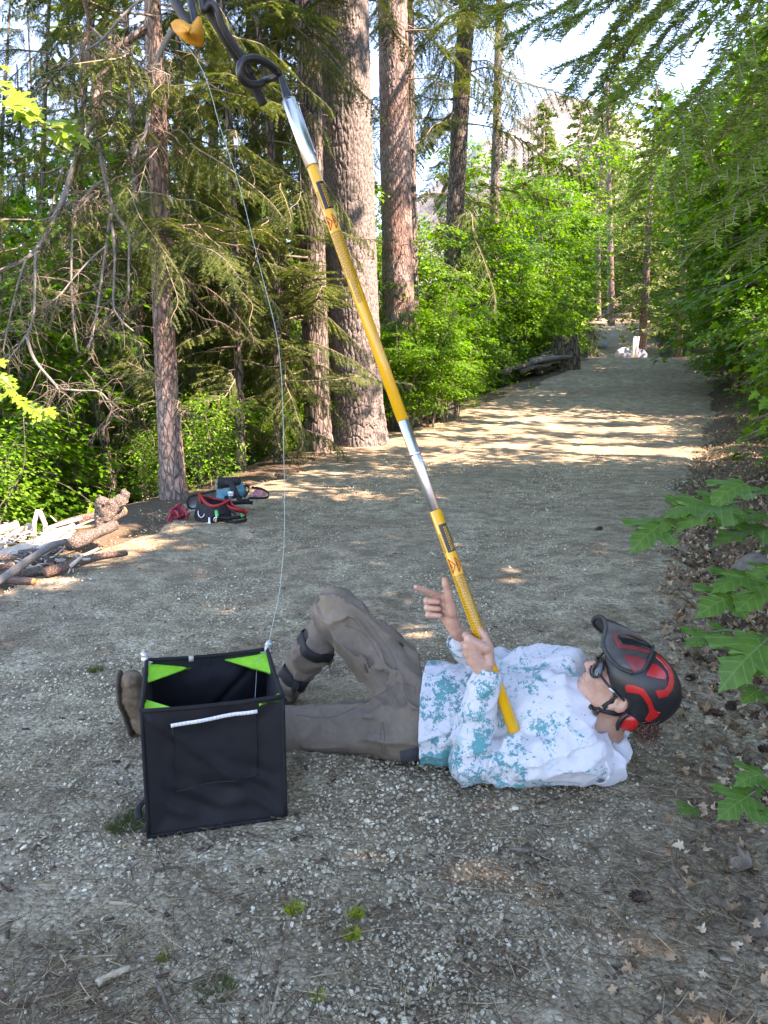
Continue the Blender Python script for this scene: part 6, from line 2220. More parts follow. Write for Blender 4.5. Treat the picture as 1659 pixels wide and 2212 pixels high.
def build_cube():
    yaw = R(14.9)
    W, D, Hh = .40, .411, .398
    ex = np.array([math.cos(yaw), math.sin(yaw), 0]); ey = np.array([-math.sin(yaw), math.cos(yaw), 0]); ez = np.array([0, 0, 1.0])
    root = thing('throw_line_cube', (-.686, 2.04, .006), 'open black fabric storage cube with lime green corners standing in front of the man\'s boots', 'storage cube')
    z0 = np.zeros(3)
    m, nt, b = _mat('black_cordura')
    v = _coord(nt)
    n = _noise(nt, v, 9, 5, .6)
    nt.links.new(_ramp(nt, n, [(.3, (.0055, .0058, .007)), (.7, (.0105, .011, .013))]), b.inputs['Base Color'])
    b.inputs['Roughness'].default_value = .72
    b.inputs['Specular IOR Level'].default_value = .28
    _bump(nt, b, _noise(nt, v, 420, 2), .25, .0015, _bump(nt, b, _noise(nt, _coord(nt, scale=(1, 1, .5)), 14, 4, .5), .35, .012))
    blk = m
    green = mat_plain('lime_green_cloth', (.16, .62, .03), .6, 0, .12, 60, .2)
    def cloth(seed, diag=True):
        def f(u, v):
            e = np.minimum(np.minimum(u, 1 - u), np.minimum(v, 1 - v))
            sag = -.014 * sstep(0, .25, e)
            d = (u - (1 - v)) if diag else (u - v)
            d = -(u - (1 - v)) if False else (v - (1 - u))
            ridge = .017 * np.exp(-(np.abs(d) / .030) ** 1.3) * sstep(0, .06, e)
            w = .011 * fbm(np.stack([u * 5 + seed, v * 3.2, u * 0 + seed], -1), 3) * sstep(0, .12, e)
            w2 = .007 * np.sin((u * .6 + v) * 26 + 3 * noise3(np.stack([u * 4, v * 4, u * 0 + seed], -1))) * sstep(0, .2, e) * np.exp(-((v - .15) / .3) ** 2)
            return sag + ridge + w + w2
        return f
    def pan(nm, o, eu, ev, nrm, seed):
        V, F = panel_grid(o, eu, ev, nrm, cloth(seed))
        return link(nm, make_mesh(nm, V, F), blk, root)
    # slight flare: the top is a little narrower than the base, as the cloth pulls in
    fp = pan('front_panel', z0, ex * W, ez * Hh, -ey, 1)
    bp = pan('back_panel', ey * D + ex * W, -ex * W, ez * Hh, ey, 5)
    pan('side_panel', ex * W, ey * D, ez * Hh, ex, 9)
    pan('side_panel', ey * D, -ey * D, ez * Hh, -ex, 13)
    V, F = panel_grid(ez * .012, ex * W, ey * D, ez, lambda u, v: .012 * sstep(0, .3, np.minimum(np.minimum(u, 1 - u), np.minimum(v, 1 - v))))
    link('floor_panel', make_mesh('floor_panel', V, F), blk, root)
    hem = MB()
    c = [z0, ex * W, ex * W + ey * D, ey * D]
    for i in range(4):
        a, b_ = c[i] + ez * Hh, c[(i + 1) % 4] + ez * Hh
        t = np.linspace(0, 1, 14)[:, None]
        P = a * (1 - t) + b_ * t - ez * (.006 * np.sin(t * math.pi)) * 1.0
        me = MB().tube(P, .0068, 8).mesh('rim_binding'); link('rim_binding', me, blk, root)
        a, b_ = c[i], c[(i + 1) % 4]
        me = MB().tube(np.array([a * (1 - s) + b_ * s + ez * .009 for s in np.linspace(0, 1, 6)]), .0072, 8).mesh('base_binding'); link('base_binding', me, blk, root)
        me = MB().tube(np.array([c[i] + ez * (.009 + (Hh - .009) * s) for s in np.linspace(0, 1, 8)]), .0060, 8).mesh('corner_piping'); link('corner_piping', me, blk, root)
    # green corner gussets just below the rim
    for i, (la, lb) in enumerate(((.115, .125), (.06, .07), (.15, .14), (.15, .15))):
        o = c[i] + ez * (Hh - .012)
        da = (c[(i + 1) % 4] - c[i]); da = da / np.linalg.norm(da)
        db = (c[(i - 1) % 4] - c[i]); db = db / np.linalg.norm(db)
        if i in (2, 3):
            drop = .030
        else: drop = .004
        n = 10
        V = []
        for s in range(n):
            for t in range(n):
                u, w_ = s / (n - 1), t / (n - 1)
                p = o + da * la * u * (1 - w_ * .999) + db * lb * w_ * (1 - u * 0) * 1.0
                a_ = u * (1 - w_)
                p = o + da * la * a_ + db * lb * w_ - ez * (drop * (a_ * 0 + w_ * .8 + a_ * .3) + .006 * math.sin(u * 3) * w_)
                V.append(p)
        V = np.array(V); F = grid_faces(n, n)
        V2 = V - ez * .003
        link('corner_gusset', make_mesh('corner_gusset', np.vstack([V, V2]), np.vstack([F[:, ::-1], F + n * n])), green, root)
    # stitched front pocket: a second layer whose edge and stitching stand out, with a white tape on top
    f = cloth(1)
    def on_front(u, v, lift=.0):
        return ex * W * u + ez * Hh * v - ey * (f(np.asarray(u), np.asarray(v)) + lift)
    u, v = np.meshgrid(np.linspace(.205, .80, 26), np.linspace(.36, .895, 26), indexing='ij')
    tilt = .05 * (u - .5)
    P = on_front(u[..., None].squeeze(), (v + tilt).squeeze()) if False else np.stack([on_front(a, b_ + .06 * (a - .5), .0022) for a, b_ in zip(u.ravel(), v.ravel())])
    F = grid_faces(26, 26)
    pk = link('front_pocket', make_mesh('front_pocket', np.vstack([P, P + ey * .003]), np.vstack([F, F[:, ::-1] + 676])), blk, root)
    st = mat_plain('pocket_stitching', (.006, .006, .008), .5, 0, .2, 90)
    def line(pts, r_, nm, mat, par, lift=.004):
        P = np.array([on_front(a, b_, lift) for a, b_ in pts])
        return link(nm, MB().tube(P, r_, 5).mesh(nm), mat, par)
    tt = np.linspace(0, 1, 20)
    line([(.205 + .595 * t, .36 + .06 * (.205 + .595 * t - .5)) for t in tt], .0016, 'stitch_line', st, pk)
    line([(.205, .36 - .018 + .535 * t) for t in tt], .0016, 'stitch_line', st, pk)
    line([(.80, .36 + .018 + .535 * t) for t in tt], .0016, 'stitch_line', st, pk)
    P = np.array([on_front(.195 + .615 * t, .888 + .06 * (.195 + .615 * t - .5), .0065) for t in tt])
    V, F = ribbon_geo(P, .011, .002, ez)
    tape = link('white_tape', make_mesh('white_tape', V, F, False), mat_plain('white_tape', (.72, .72, .76), .5, 0, .08, 200, .3), pk)
    tick = MB()
    for t in np.linspace(.04, .96, 22):
        tick.box(on_front(.195 + .615 * t, .888 + .06 * (.195 + .615 * t - .5), .0078), (.0012, .0012, .009), None)
    link('tape_ticks', tick.mesh('tape_ticks', False), mat_plain('tape_tick', (.45, .45, .52), .5), tape)
    # inside: seam and toggle on the back wall, silver tape on two corners, a label tab, a strap end
    ins = lambda u, z, l: ey * (D - l) + ex * W * u + ez * z
    link('inner_seam', MB().tube(np.array([ins(.5, z, .004) for z in np.linspace(.05, Hh - .01, 12)]), .004, 6).mesh('inner_seam'), blk, root)
    tg = MB(); tg.box(ins(.5, .225, .012), (.030, .012, .020), np.stack([ex, ey, ez], 1)); tg.tube(np.array([ins(.455, .243, .014), ins(.5, .246, .018), ins(.545, .243, .014)]), .004, 6)
    tg.tube(np.array([ins(.46, .205, .014), ins(.5, .203, .018), ins(.54, .205, .014)]), .004, 6)
    link('toggle', tg.mesh('toggle', False), mat_plain('toggle_plastic', (.02, .02, .022), .35), root)
    silver = mat_plain('silver_duct_tape', (.48, .50, .53), .3, .55, .3, 60, .5, .003)
    rg = np.random.default_rng(8)
    for i in (2, 3):
        for k in range(3):
            S_ = SDF(c[i] + ez * Hh - .06, c[i] + ez * Hh + .07, .004)
            break
        ctr = c[i] + ez * (Hh + .004)
        S_.cone(ctr - ez * .022, ctr + ez * .016 + (ex * .006 if i == 2 else -ex * .008), .0105, .0125, .004)
        S_.cone(ctr + ez * .012, ctr + ez * .026 + (ex if i == 2 else -ex) * .010, .008, .004, .004)
        S_.cone(ctr - ez * .01, ctr - ez * .012 + (-ex if i == 2 else ex) * .022, .008, .006, .004)
        S_.warp(lambda p: .0035 * noise3(p * 95))
        link('tape_wrap', S_.mesh('tape_wrap', 0), silver, root)
    lb = MB(); lb.box(ey * (D - .008) + ex * W * .36 + ez * (Hh - .006), (.016, .006, .018), np.stack([ex, ey, ez], 1))
    link('label_tab', lb.mesh('label_tab', False), mat_plain('pale_tab', (.45, .42, .38), .6), root)
    sb_ = MB(); sb_.tube(spline([-ex * .002 + ey * .05 + ez * .10, -ex * .025 + ey * .02 + ez * .09, -ex * .022 - ey * .01 + ez * .075], 8), .011, 6, True, 0, .3)
    link('strap_end', sb_.mesh('strap_end'), blk, root)
    return root

# ------------------------------------------------------------------ pole slingshot
def build_slingshot():
    A0, A1 = at(1120, 1606, 2.385), at(612, 185, 2.815)
    axis = (A1 - A0); Ln = np.linalg.norm(axis); axis /= Ln
    root = thing('pole_slingshot', tuple(A0), 'long yellow pole slingshot with silver sleeves held upright against the man\'s chest', 'slingshot')
    O = A0
    yel = mat_plain('yellow_fibreglass', (.78, .36, .010), .28, 0, .05, 8, 0, 0, .4)
    met = mat_plain('brushed_aluminium', (.62, .63, .64), .28, .95, .06, 60, .1)
    blk = mat_plain('black_steel_rod', (.012, .012, .013), .35, .0, .3, 40, .1)
    rub = mat_plain('dark_rubber_tubing', (.020, .021, .024), .5, 0, .4, 40, .1)
    rad = .0200
    def fr(dx, dy):
        """distance along the pole of the point seen at (dx, dy)"""
        d = ray(dx, dy); o = np.array([0, 0, CAM_H])
        w0 = A0 - o
        a, b_, c_ = 1.0, axis @ d, d @ d
        d_, e_ = axis @ w0, d @ w0
        return (b_ * e_ - c_ * d_) / (a * c_ - b_ * b_)
    def seg(s0, s1, r_, nm, mat, par, k=28):
        return link(nm, MB().tube(np.array([axis * s for s in (s0, s0 + 1e-3, s1 - 1e-3, s1)]), [r_ * .96, r_, r_, r_ * .96], k).mesh(nm), mat, par)
    s_f0, s_f1 = fr(925, 1108), fr(856, 914)
    s_g0, s_g1 = fr(668, 363), fr(620, 218)
    seg(0, s_f0, rad, 'lower_pole', yel, root)
    fer = seg(s_f0, s_f1, rad * .93, 'ferrule', met, root)
    sm = fr(883, 985)
    seg(sm - .006, sm + .006, rad * 1.03, 'ferrule_ring', met, fer)
    up_ = seg(s_f1, s_g0, rad, 'upper_pole', yel, root)
    slv = seg(s_g0, s_g1, rad * 1.18, 'head_sleeve', met, root)
    # pin with a wire clip on the sleeve
    to_cam = -O + np.array([0, 0, CAM_H]) - axis * 1.0
    to_cam -= axis * (to_cam @ axis); to_cam /= np.linalg.norm(to_cam)
    side = np.cross(axis, to_cam)
    if side[0] < 0: side = -side
    P = [axis * (s_g1 - .015) + side * .024, axis * (s_g1 - .03) + side * .030 + to_cam * .01, axis * (s_g1 - .05) + side * .026, axis * (s_g0 + .03) + side * .026]
    link('wire_clip', MB().tube(spline(P, 20), .0018, 6).mesh('wire_clip'), met, slv)
    # stickers
    black = mat_plain('black_sticker', (.012, .011, .010), .4)
    txt = mat_plain('dark_print', (.12, .065, .006), .5)
    orange = mat_plain('orange_print', (.62, .30, .012), .5)
    redp = mat_plain('red_print', (.50, .06, .012), .5)
    def patch(s0, s1, a0, a1, lift, n=8):
        V = []
        for s in (s0, s1):
            for a in np.linspace(a0, a1, n):
                V.append(axis * s + (to_cam * math.cos(a) + side * math.sin(a)) * (rad + lift))
        V = np.array(V)
        F = np.array([[i, i + 1, n + i + 1, n + i] for i in range(n - 1)])
        return V, F
    def strip(mb, pts, wd, lift=.0006):
        """printed line given as (distance along, angle) points"""
        P = np.array([axis * s + (to_cam * math.cos(a) + side * math.sin(a)) * (rad + lift) for s, a in pts])
        Nn = np.array([to_cam * math.cos(a) + side * math.sin(a) for s, a in pts])
        mb.tube(P, wd, 4)
    def label(top, par, r0):
        rg = np.random.default_rng(r0)
        sL = fr(*top)
        k = MB(); k.add(*patch(sL - .098, sL, -.35, 1.45, .0005)); link('black_sticker', k.mesh('black_sticker'), black, par)
        # rows of small yellow letters on the sticker
        t = MB()
        for row, a in enumerate((.30, .55, .80)):
            s = sL - .010
            while s > sL - .088:
                l_ = .004 + .004 * rg.random()
                t.add(*patch(s - l_, s, a, a + .15, .0009, 3)); s -= l_ + .0022
        o_ = link('sticker_print', t.mesh('sticker_print', False), orange, par); tag(o_, kind='stuff')
        t = MB()
        for a in (-.95, -.80, -.65):
            s = sL - .03
            while s > sL - .09:
                l_ = .003 + .004 * rg.random()
                t.add(*patch(s - l_, s, a, a + .07, .0006, 3)); s -= l_ + .002
        for row in range(11):
            a = -.95 + row * .215
            end = sL - .43 + (.10 * rg.random() if row > 6 or row < 2 else 0)
            s = sL - .178
            while s > end:
                l_ = .003 + .007 * rg.random()
                t.add(*patch(s - l_, s, a, a + .105, .0006, 3)); s -= l_ + .0022
        o_ = link('small_print', t.mesh('small_print', False), txt, par); tag(o_, kind='stuff')
        # two warning triangles, one with a flash
        for a0 in (-.35, .75):
            t = MB()
            sc, da = .020, .52
            tri = [(sL - .120, a0 - da), (sL - .158, a0 - da * .1), (sL - .140, a0 + da * .95)]
            tri = [(sL - .118, a0 - da * .8), (sL - .168, a0 - da * .8), (sL - .143, a0 + da * .8)]
            for i in range(3):
                p, q = np.array(tri[i]), np.array(tri[(i + 1) % 3])
                strip(t, [tuple(p * (1 - u) + q * u) for u in np.linspace(0, 1, 6)], .0016)
            m0 = (sL - .143, a0 - .25)
            strip(t, [(m0[0] + .009, m0[1] + .02), (m0[0] - .001, m0[1] - .06), (m0[0] + .002, m0[1] + .12), (m0[0] - .008, m0[1] + .02)], .0014)
            link('warning_triangle', t.mesh('warning_triangle'), redp, par)
    label((682, 400), up_, 3)
    label((936, 1138), root.children[0] if False else [o for o in bpy.data.objects if o.name.startswith('lower_pole')][0], 4)
    # black fork head
    hd = [at(624, 218, 2.80), at(614, 190, 2.805), at(606, 162, 2.81)]
    fk = link('fork_head', MB().tube(spline([p - O for p in hd], 10), [.020, .013, .0085], 14).mesh('fork_head'), blk, root)
    ringp = [(604, 160, 2.81), (594, 150, 2.80), (577, 137, 2.77), (555, 127, 2.74), (535, 127, 2.72), (522, 136, 2.71), (518, 155, 2.71), (524, 172, 2.72), (538, 182, 2.74), (556, 183, 2.76), (568, 178, 2.78)]
    link('fork_prong', MB().tube(spline([at(*q) - O for q in ringp], 50), .0135, 10).mesh('fork_prong'), blk, fk)
    ringp = [(604, 162, 2.82), (592, 168, 2.84), (578, 172, 2.87), (566, 178, 2.90), (560, 192, 2.91), (566, 214, 2.92)]
    link('fork_prong', MB().tube(spline([at(*q) - O for q in ringp], 30), .0115, 10).mesh('fork_prong'), blk, fk)
    tb = [(569, 226, 2.92), (557, 200, 2.90), (543, 172, 2.87), (528, 145, 2.84), (508, 112, 2.80), (484, 72, 2.76), (462, 35, 2.74), (446, 5, 2.72), (430, -40, 2.70)]
    link('rubber_tube', MB().tube(spline([at(*q) - O for q in tb], 40), [.017, .019, .021, .021], 12).mesh('rubber_tube'), rub, fk)
    tb = [(545, 160, 2.78), (520, 120, 2.75), (496, 85, 2.72), (478, 50, 2.70), (470, 25, 2.69), (462, 11, 2.69), (450, 10, 2.69), (440, 22, 2.69), (436, 2, 2.69), (425, -40, 2.70)]
    link('rubber_tube', MB().tube(spline([at(*q) - O for q in tb], 50), .0115, 10).mesh('rubber_tube'), rub, fk)
    tb = [(366, -30, 2.62), (376, 0, 2.62), (388, 22, 2.62), (401, 44, 2.62), (409, 58, 2.62)]
    link('rubber_tube', MB().tube(spline([at(*q) - O for q in tb], 20), .0155, 10).mesh('rubber_tube'), rub, fk)
    tb = [(408, -30, 2.68), (414, 10, 2.66), (420, 36, 2.64), (424, 52, 2.63)]
    link('rubber_tube', MB().tube(spline([at(*q) - O for q in tb], 20), .0115, 10).mesh('rubber_tube'), rub, fk)
    # leather pouch, folded and curling
    out = [(368, 50), (378, 42), (394, 40), (408, 46), (418, 44), (428, 34), (435, 38), (438, 60), (440, 84), (437, 100), (424, 101), (405, 93), (388, 80), (374, 66)]
    org = mat_plain('orange_leather', (.60, .25, .020), .6, 0, .15, 25, .3)
    n = len(out)
    ctr = at(408, 68, 2.575) - O
    rows = []
    for t in (1, .8, .55, .3, .1):
        for i, q in enumerate(out):
            y = 2.62 - .05 * (1 - t) + .012 * math.sin(i * 1.3 + t * 3)
            c_ = np.array([408, 68]); qq = c_ + (np.array(q) - c_) * t
            rows.append(at(qq[0], qq[1], y) - O)
    V1 = np.array(rows); V2 = V1 + np.array([0, .006, 0])
    F = [[r_ * n + i, r_ * n + (i + 1) % n, (r_ + 1) * n + (i + 1) % n, (r_ + 1) * n + i] for r_ in range(4) for i in range(n)]
    F = np.array(F)
    V = np.vstack([V1, V2]); m_ = len(V1)
    rimf = np.array([[i, (i + 1) % n, m_ + (i + 1) % n, m_ + i] for i in range(n)])
    capf = np.array([[4 * n + i, 4 * n + (i + 1) % n, 4 * n + (n - 1 - i) % n, 4 * n + (n - 1 - (i - 1)) % n] for i in range(0)]).reshape(0, 4)
    cc = np.vstack([V, at(408, 68, 2.568) - O])
    tri = np.array([[4 * n + i, 4 * n + (i + 1) % n, len(V)] for i in range(n)])
    link('pouch', make_mesh('pouch', cc, [F[:, ::-1], F + m_, rimf, tri[:, ::-1]]), org, root)
    # throw line from the pouch down into the cube
    lp = [(388, 82, 2.62), (418, 118, 2.62), (441, 160, 2.62), (458, 210, 2.62), (472, 262, 2.62), (492, 325, 2.62), (512, 385, 2.62), (530, 450, 2.62), (548, 525, 2.61), (566, 595, 2.61), (583, 660, 2.60), (598, 725, 2.60), (607, 800, 2.60), (611, 880, 2.60), (613, 980, 2.59), (615, 1080, 2.58), (613, 1180, 2.57), (604, 1275, 2.55), (592, 1335, 2.53), (577, 1398, 2.515), (560, 1420, 2.495), (555, 1440, 2.47), (553, 1475, 2.44), (550, 1520, 2.40)]
    m, nt, b = _mat('pale_throw_line')
    b.inputs['Base Color'].default_value = (.34, .46, .44, 1); b.inputs['Roughness'].default_value = .5
    o0 = at(388, 82, 2.62)
    o = link('throw_line', MB().tube(spline([at(*q) - o0 for q in lp], 150), .0010, 6).mesh('throw_line'), m)
    o.location = o0
    tag(o, 'thin pale throw line hanging from the orange pouch down into the black cube', 'throw line')

build_cube()
build_slingshot()
# ------------------------------------------------------------------ logs, branches, climbing gear
def log(P, r0, r1, mat, label, cat='log', group=None, ends=None, name='log', seed=0):
    P = np.asarray(P, float)
    o0 = P[0].copy()
    V, F = log_geo(P - o0, r0, r1, seed=seed)
    if ends is None:
        o = link(name, make_mesh(name, V, F), mat)
        o.location = o0
        return tag(o, label, cat, group)
    t = thing(name, tuple(o0), label, cat, group)
    link('bark', make_mesh('bark', V, F), mat, t)
    for e in ends:
        i = 0 if e == 0 else -1
        Q = spline(P - o0, 16)
        d = (Q[0] - Q[1]) if e == 0 else (Q[-1] - Q[-2]); d /= np.linalg.norm(d)
        rr = (r0 if e == 0 else r1) * .9
        link('cut_end', MB().tube(np.array([Q[i] - d * .004, Q[i] + d * .004]), [rr, rr * .97], 14).mesh('cut_end', False), CUT_WOOD, t)
    return t

def z3(x, y): return (x * .38, 962 + y * .38)

def build_logs():
    def pt(x, y, yy): return at(*z3(x, y), yy)
    g = 'cut logs piled on the left edge of the trail'
    log([pt(-60, 815, 4.75), pt(120, 690, 4.95), pt(275, 580, 5.15), pt(375, 545, 5.30)], 0.0279, 0.0213, BARK_GREY, 'long grey pole lying across the front of the log pile', 'log', g, None, seed=1)
    log([pt(250, 722, 4.98), pt(480, 660, 5.2), pt(640, 622, 5.3), pt(724, 612, 5.35)], 0.0344, 0.0164, BARK_RED, 'reddish log in front of the pile with a splintered orange end', 'log', g, [1], seed=2)
    log([pt(30, 768, 4.86), pt(190, 775, 4.80)], 0.0246, 0.0238, BARK_RED, 'short log with bright orange sawn end, lowest of the pile', 'log', g, [1], seed=3)
    log([pt(-60, 745, 4.95), pt(120, 742, 5.0), pt(270, 712, 5.08)], 0.0295, 0.0279, BARK_LOG, 'brown log behind the short sawn log in the pile', 'log', g, None, seed=4)
    log([pt(-40, 700, 5.0), pt(78, 684, 5.05)], 0.0246, 0.0230, BARK_RED, 'log stub with orange end beside the grey pole', 'log', g, [1], seed=5)
    log([pt(-60, 640, 5.15), pt(160, 640, 5.25), pt(330, 668, 5.3)], 0.0213, 0.0180, BARK_LOG, 'thin brown log lying behind the grey pole', 'log', g, None, seed=6)
    log([pt(385, 575, 5.4), pt(520, 520, 5.55), pt(655, 455, 5.75)], 0.0443, 0.0369, BARK_LOG, 'thick dark log sloping up towards the forked stump piece', 'log', g, None, seed=7)
    log([pt(255, 505, 5.7), pt(430, 470, 5.75), pt(610, 445, 5.8)], 0.0164, 0.0098, CUT_WOOD, 'split orange strip of wood on top of the thick dark log', 'log', g, None, seed=8)
    log([pt(-60, 645, 5.35), pt(120, 590, 5.45), pt(330, 500, 5.7), pt(420, 470, 5.8)], 0.0410, 0.0328, PALE_WOOD, 'sunlit pale log lying behind the thick dark log', 'log', g, None, seed=9)
    log([pt(-60, 610, 5.5), pt(60, 525, 5.7), pt(190, 455, 5.9)], 0.0410, 0.0344, PALE_WOOD, 'bleached log at the back left of the pile', 'log', g, None, seed=10)
    log([pt(-60, 505, 5.9), pt(95, 452, 6.1)], 0.0394, 0.0361, PALE_WOOD, 'bleached log stub furthest back at the picture edge', 'log', g, [1], seed=11)
    log([pt(195, 500, 5.8), pt(200, 430, 5.8), pt(215, 365, 5.85)], 0.0180, 0.0139, PALE_WOOD, 'white peeled stick, left leg of an upside down V', 'stick', None, None, 'stick', seed=12)
    log([pt(222, 375, 5.85), pt(245, 430, 5.8), pt(262, 500, 5.75)], 0.0180, 0.0148, PALE_WOOD, 'white peeled stick, right leg of an upside down V', 'stick', None, None, 'stick', seed=13)
    log([pt(110, 620, 5.35), pt(240, 600, 5.35), pt(355, 590, 5.35)], 0.0246, 0.0213, BARK_LOG, 'short brown log wedged in the middle of the pile', 'log', g, None, seed=14)
    log([pt(600, 425, 5.85), pt(705, 368, 6.0)], 0.0410, 0.0369, BARK_LOG, 'stub of log leaning under the forked stump piece', 'log', g, [1], seed=15)
    log([pt(330, 460, 5.9), pt(470, 415, 6.0), pt(560, 390, 6.1)], 0.0369, 0.0287, BARK_RED, 'short reddish log at the back of the pile', 'log', g, None, seed=17)
    # forked piece of trunk
    S_ = SDF(pt(560, 470, 5.8) + (-.2, -.3, -.1), pt(730, 260, 5.8) + (.15, .4, .15), .008)
    S_.chain([pt(578, 455, 5.80), pt(575, 395, 5.8), pt(580, 325, 5.78)], [.062, .052, .046], .02)
    S_.chain([pt(590, 420, 5.82), pt(650, 345, 5.88), pt(712, 285, 5.95)], [.050, .046, .040], .03)
    S_.warp(lambda p: .016 * noise3(p * 22) + .009 * noise3(p * 60))
    me = S_.mesh('forked_log', 0); o0 = Vector(pt(578, 455, 5.8)); me.transform(Matrix.Translation(-o0))
    o = link('forked_log', me, BARK_LOG); o.location = o0
    tag(o, 'forked chunk of trunk standing on the right end of the log pile', 'log', g)
    # thinner cut limbs thrown over the pile
    r2 = np.random.default_rng(5)
    for i in range(24):
        x, y = r2.uniform(-40, 430), r2.uniform(450, 740)
        yy = 5.0 + (740 - y) / 290 * .9
        a = pt(x, y, yy); b_ = pt(x + r2.uniform(90, 260), y - r2.uniform(10, 110), yy + r2.uniform(.0, .35))
        for q in (a, b_): q[2] = max(q[2], float(H(q[0], q[1])) + .02)
        rr = r2.uniform(.010, .022)
        log([a, (a + b_) / 2 + r2.normal(0, .02, 3), b_], rr, rr * .6, [PALE_WOOD, BARK_GREY, BARK_LOG, PALE_WOOD][i % 4], 'thin cut limb thrown on the log pile', 'limb', 'thin limbs on the log pile', None, 'cut_limb', seed=300 + i)
    # splinters and chips among the logs
    rg = np.random.default_rng(12)
    mb = MB()
    for i in range(150):
        x, y = rg.uniform(0, 420), rg.uniform(430, 700)
        p = pt(x, y, 5.1 + (700 - y) / 270 * .8)
        p[2] = max(p[2], float(H(p[0], p[1])) + .01)
        d = rg.normal(0, 1, 3) * [1, 1, .3]; d /= np.linalg.norm(d)
        mb.tube(np.array([p, p + d * rg.uniform(.03, .12)]), [rg.uniform(.004, .012), .004], 5)
    o = link('wood_chips', mb.mesh('wood_chips', False), PALE_WOOD); tag(o, kind='stuff')

def branch_pile(spec, seed, group, labels, mats):
    """branches lying at the trail edge: each one a thing. spec rows: x0,y0,x1,y1 on the view, r, lift, depth shift"""
    for i, (x0, y0, x1, y1, r_, lift) in enumerate(spec):
        a, b_ = g_at(x0, y0), g_at(x1, y1)
        m = (a + b_) / 2
        rg = np.random.default_rng(seed + i)
        a[2] += r_ + lift; b_[2] += r_ + lift * rg.uniform(.3, 1.2); m[2] = max((a[2] + b_[2]) / 2, float(H(m[0], m[1])) + r_) + rg.uniform(0, .06)
        m[:2] += rg.normal(0, .05, 2)
        log([a, m, b_], r_, r_ * rg.uniform(.5, .9), mats[i % len(mats)], labels[i % len(labels)], 'branch', group, None, 'fallen_branch', seed=seed + i)

def build_branch_piles():
    A = [(885, 922, 960, 886, .06, 0), (915, 905, 975, 874, .05, .08), (935, 899, 985, 880, .05, .0), (945, 906, 990, 868, .045, .12), (890, 912, 945, 895, .04, .05), (925, 895, 962, 870, .035, .2), (958, 908, 992, 884, .05, .0), (940, 890, 968, 862, .03, .28)]
    branch_pile(A, 50, 'branches heaped at the trail edge behind the big trunk',
                ['dead branch in the small heap at the trail edge by the big trunk'], [BARK_GREY, BARK_LOG])
    rg = np.random.default_rng(77)
    Bp = []
    for i in range(26):
        x = rg.uniform(1072, 1190); y = 838 - (x - 1072) * .26 + rg.uniform(-8, 4)
        l_ = rg.uniform(40, 90)
        Bp.append((x, y, x + l_, y - l_ * rg.uniform(.22, .42), rg.uniform(.06, .12), rg.uniform(0, .6)))
    branch_pile(Bp, 200, 'logs and branches heaped further up the left trail edge',
                ['dark branch in the long heap of logs up the trail by the old stump'], [BARK_GREY, BARK_LOG, BARK_LOG])
    for i, (x0, y0, x1, y1, r_) in enumerate(((1115, 812, 1137, 765, .05), (1190, 783, 1222, 760, .05))):
        a = g_at(x0, y0); b_ = at(x1, y1, a[1] + .4)
        log([a, (a + b_) / 2, b_], r_, r_ * .5, PALE_WOOD, ['pale splintered stick pointing up out of the long heap', 'pale broken stick leaning beside the old stump'][i], 'stick', None, None, 'stick', seed=i + 90)
    # old stumps
    for i, (x, y, hh, rr, lab) in enumerate(((1212, 795, 1.25, .62, 'dark rotten stump beside the heap of branches up the trail'), (1268, 752, 1.6, .6, 'grey stump at the far bend of the trail'))):
        p = g_at(x, y) if i == 0 else at(x, y, 47)
        p[2] = float(H(p[0], p[1]))
        a = np.linspace(0, 2 * math.pi, 40, endpoint=False)
        rows = []
        for t in np.linspace(0, 1, 16):
            r_ = rr * (1.25 - .35 * t ** .5) * (1 + .10 * np.sin(a * 7 + i) + .14 * noise3(np.stack([np.cos(a) * 2, np.sin(a) * 2, 0 * a + t * 2 + i * 5], -1)))
            top = hh * (1 + .22 * noise3(np.stack([np.cos(a) * 3, np.sin(a) * 3, 0 * a + 7 * i], -1)))
            rows.append(np.stack([np.cos(a) * r_, np.sin(a) * r_, t * top - .15], -1))
        V = np.concatenate(rows + [np.array([[0, 0, hh * .6]])]); n = 40
        F = np.array([[r_ * n + j, r_ * n + (j + 1) % n, (r_ + 1) * n + (j + 1) % n, (r_ + 1) * n + j] for r_ in range(15) for j in range(n)])
        T = np.array([[15 * n + j, 15 * n + (j + 1) % n, 16 * n] for j in range(n)])
        o = link('tree_stump', make_mesh('tree_stump', V, [F, T]), mat_bark('stump_wood', (.02, .015, .01), (.09, .07, .055), (.20, .16, .13), (9, 9, 2), .8, .03))
        o.location = p
        tag(o, lab, 'stump')

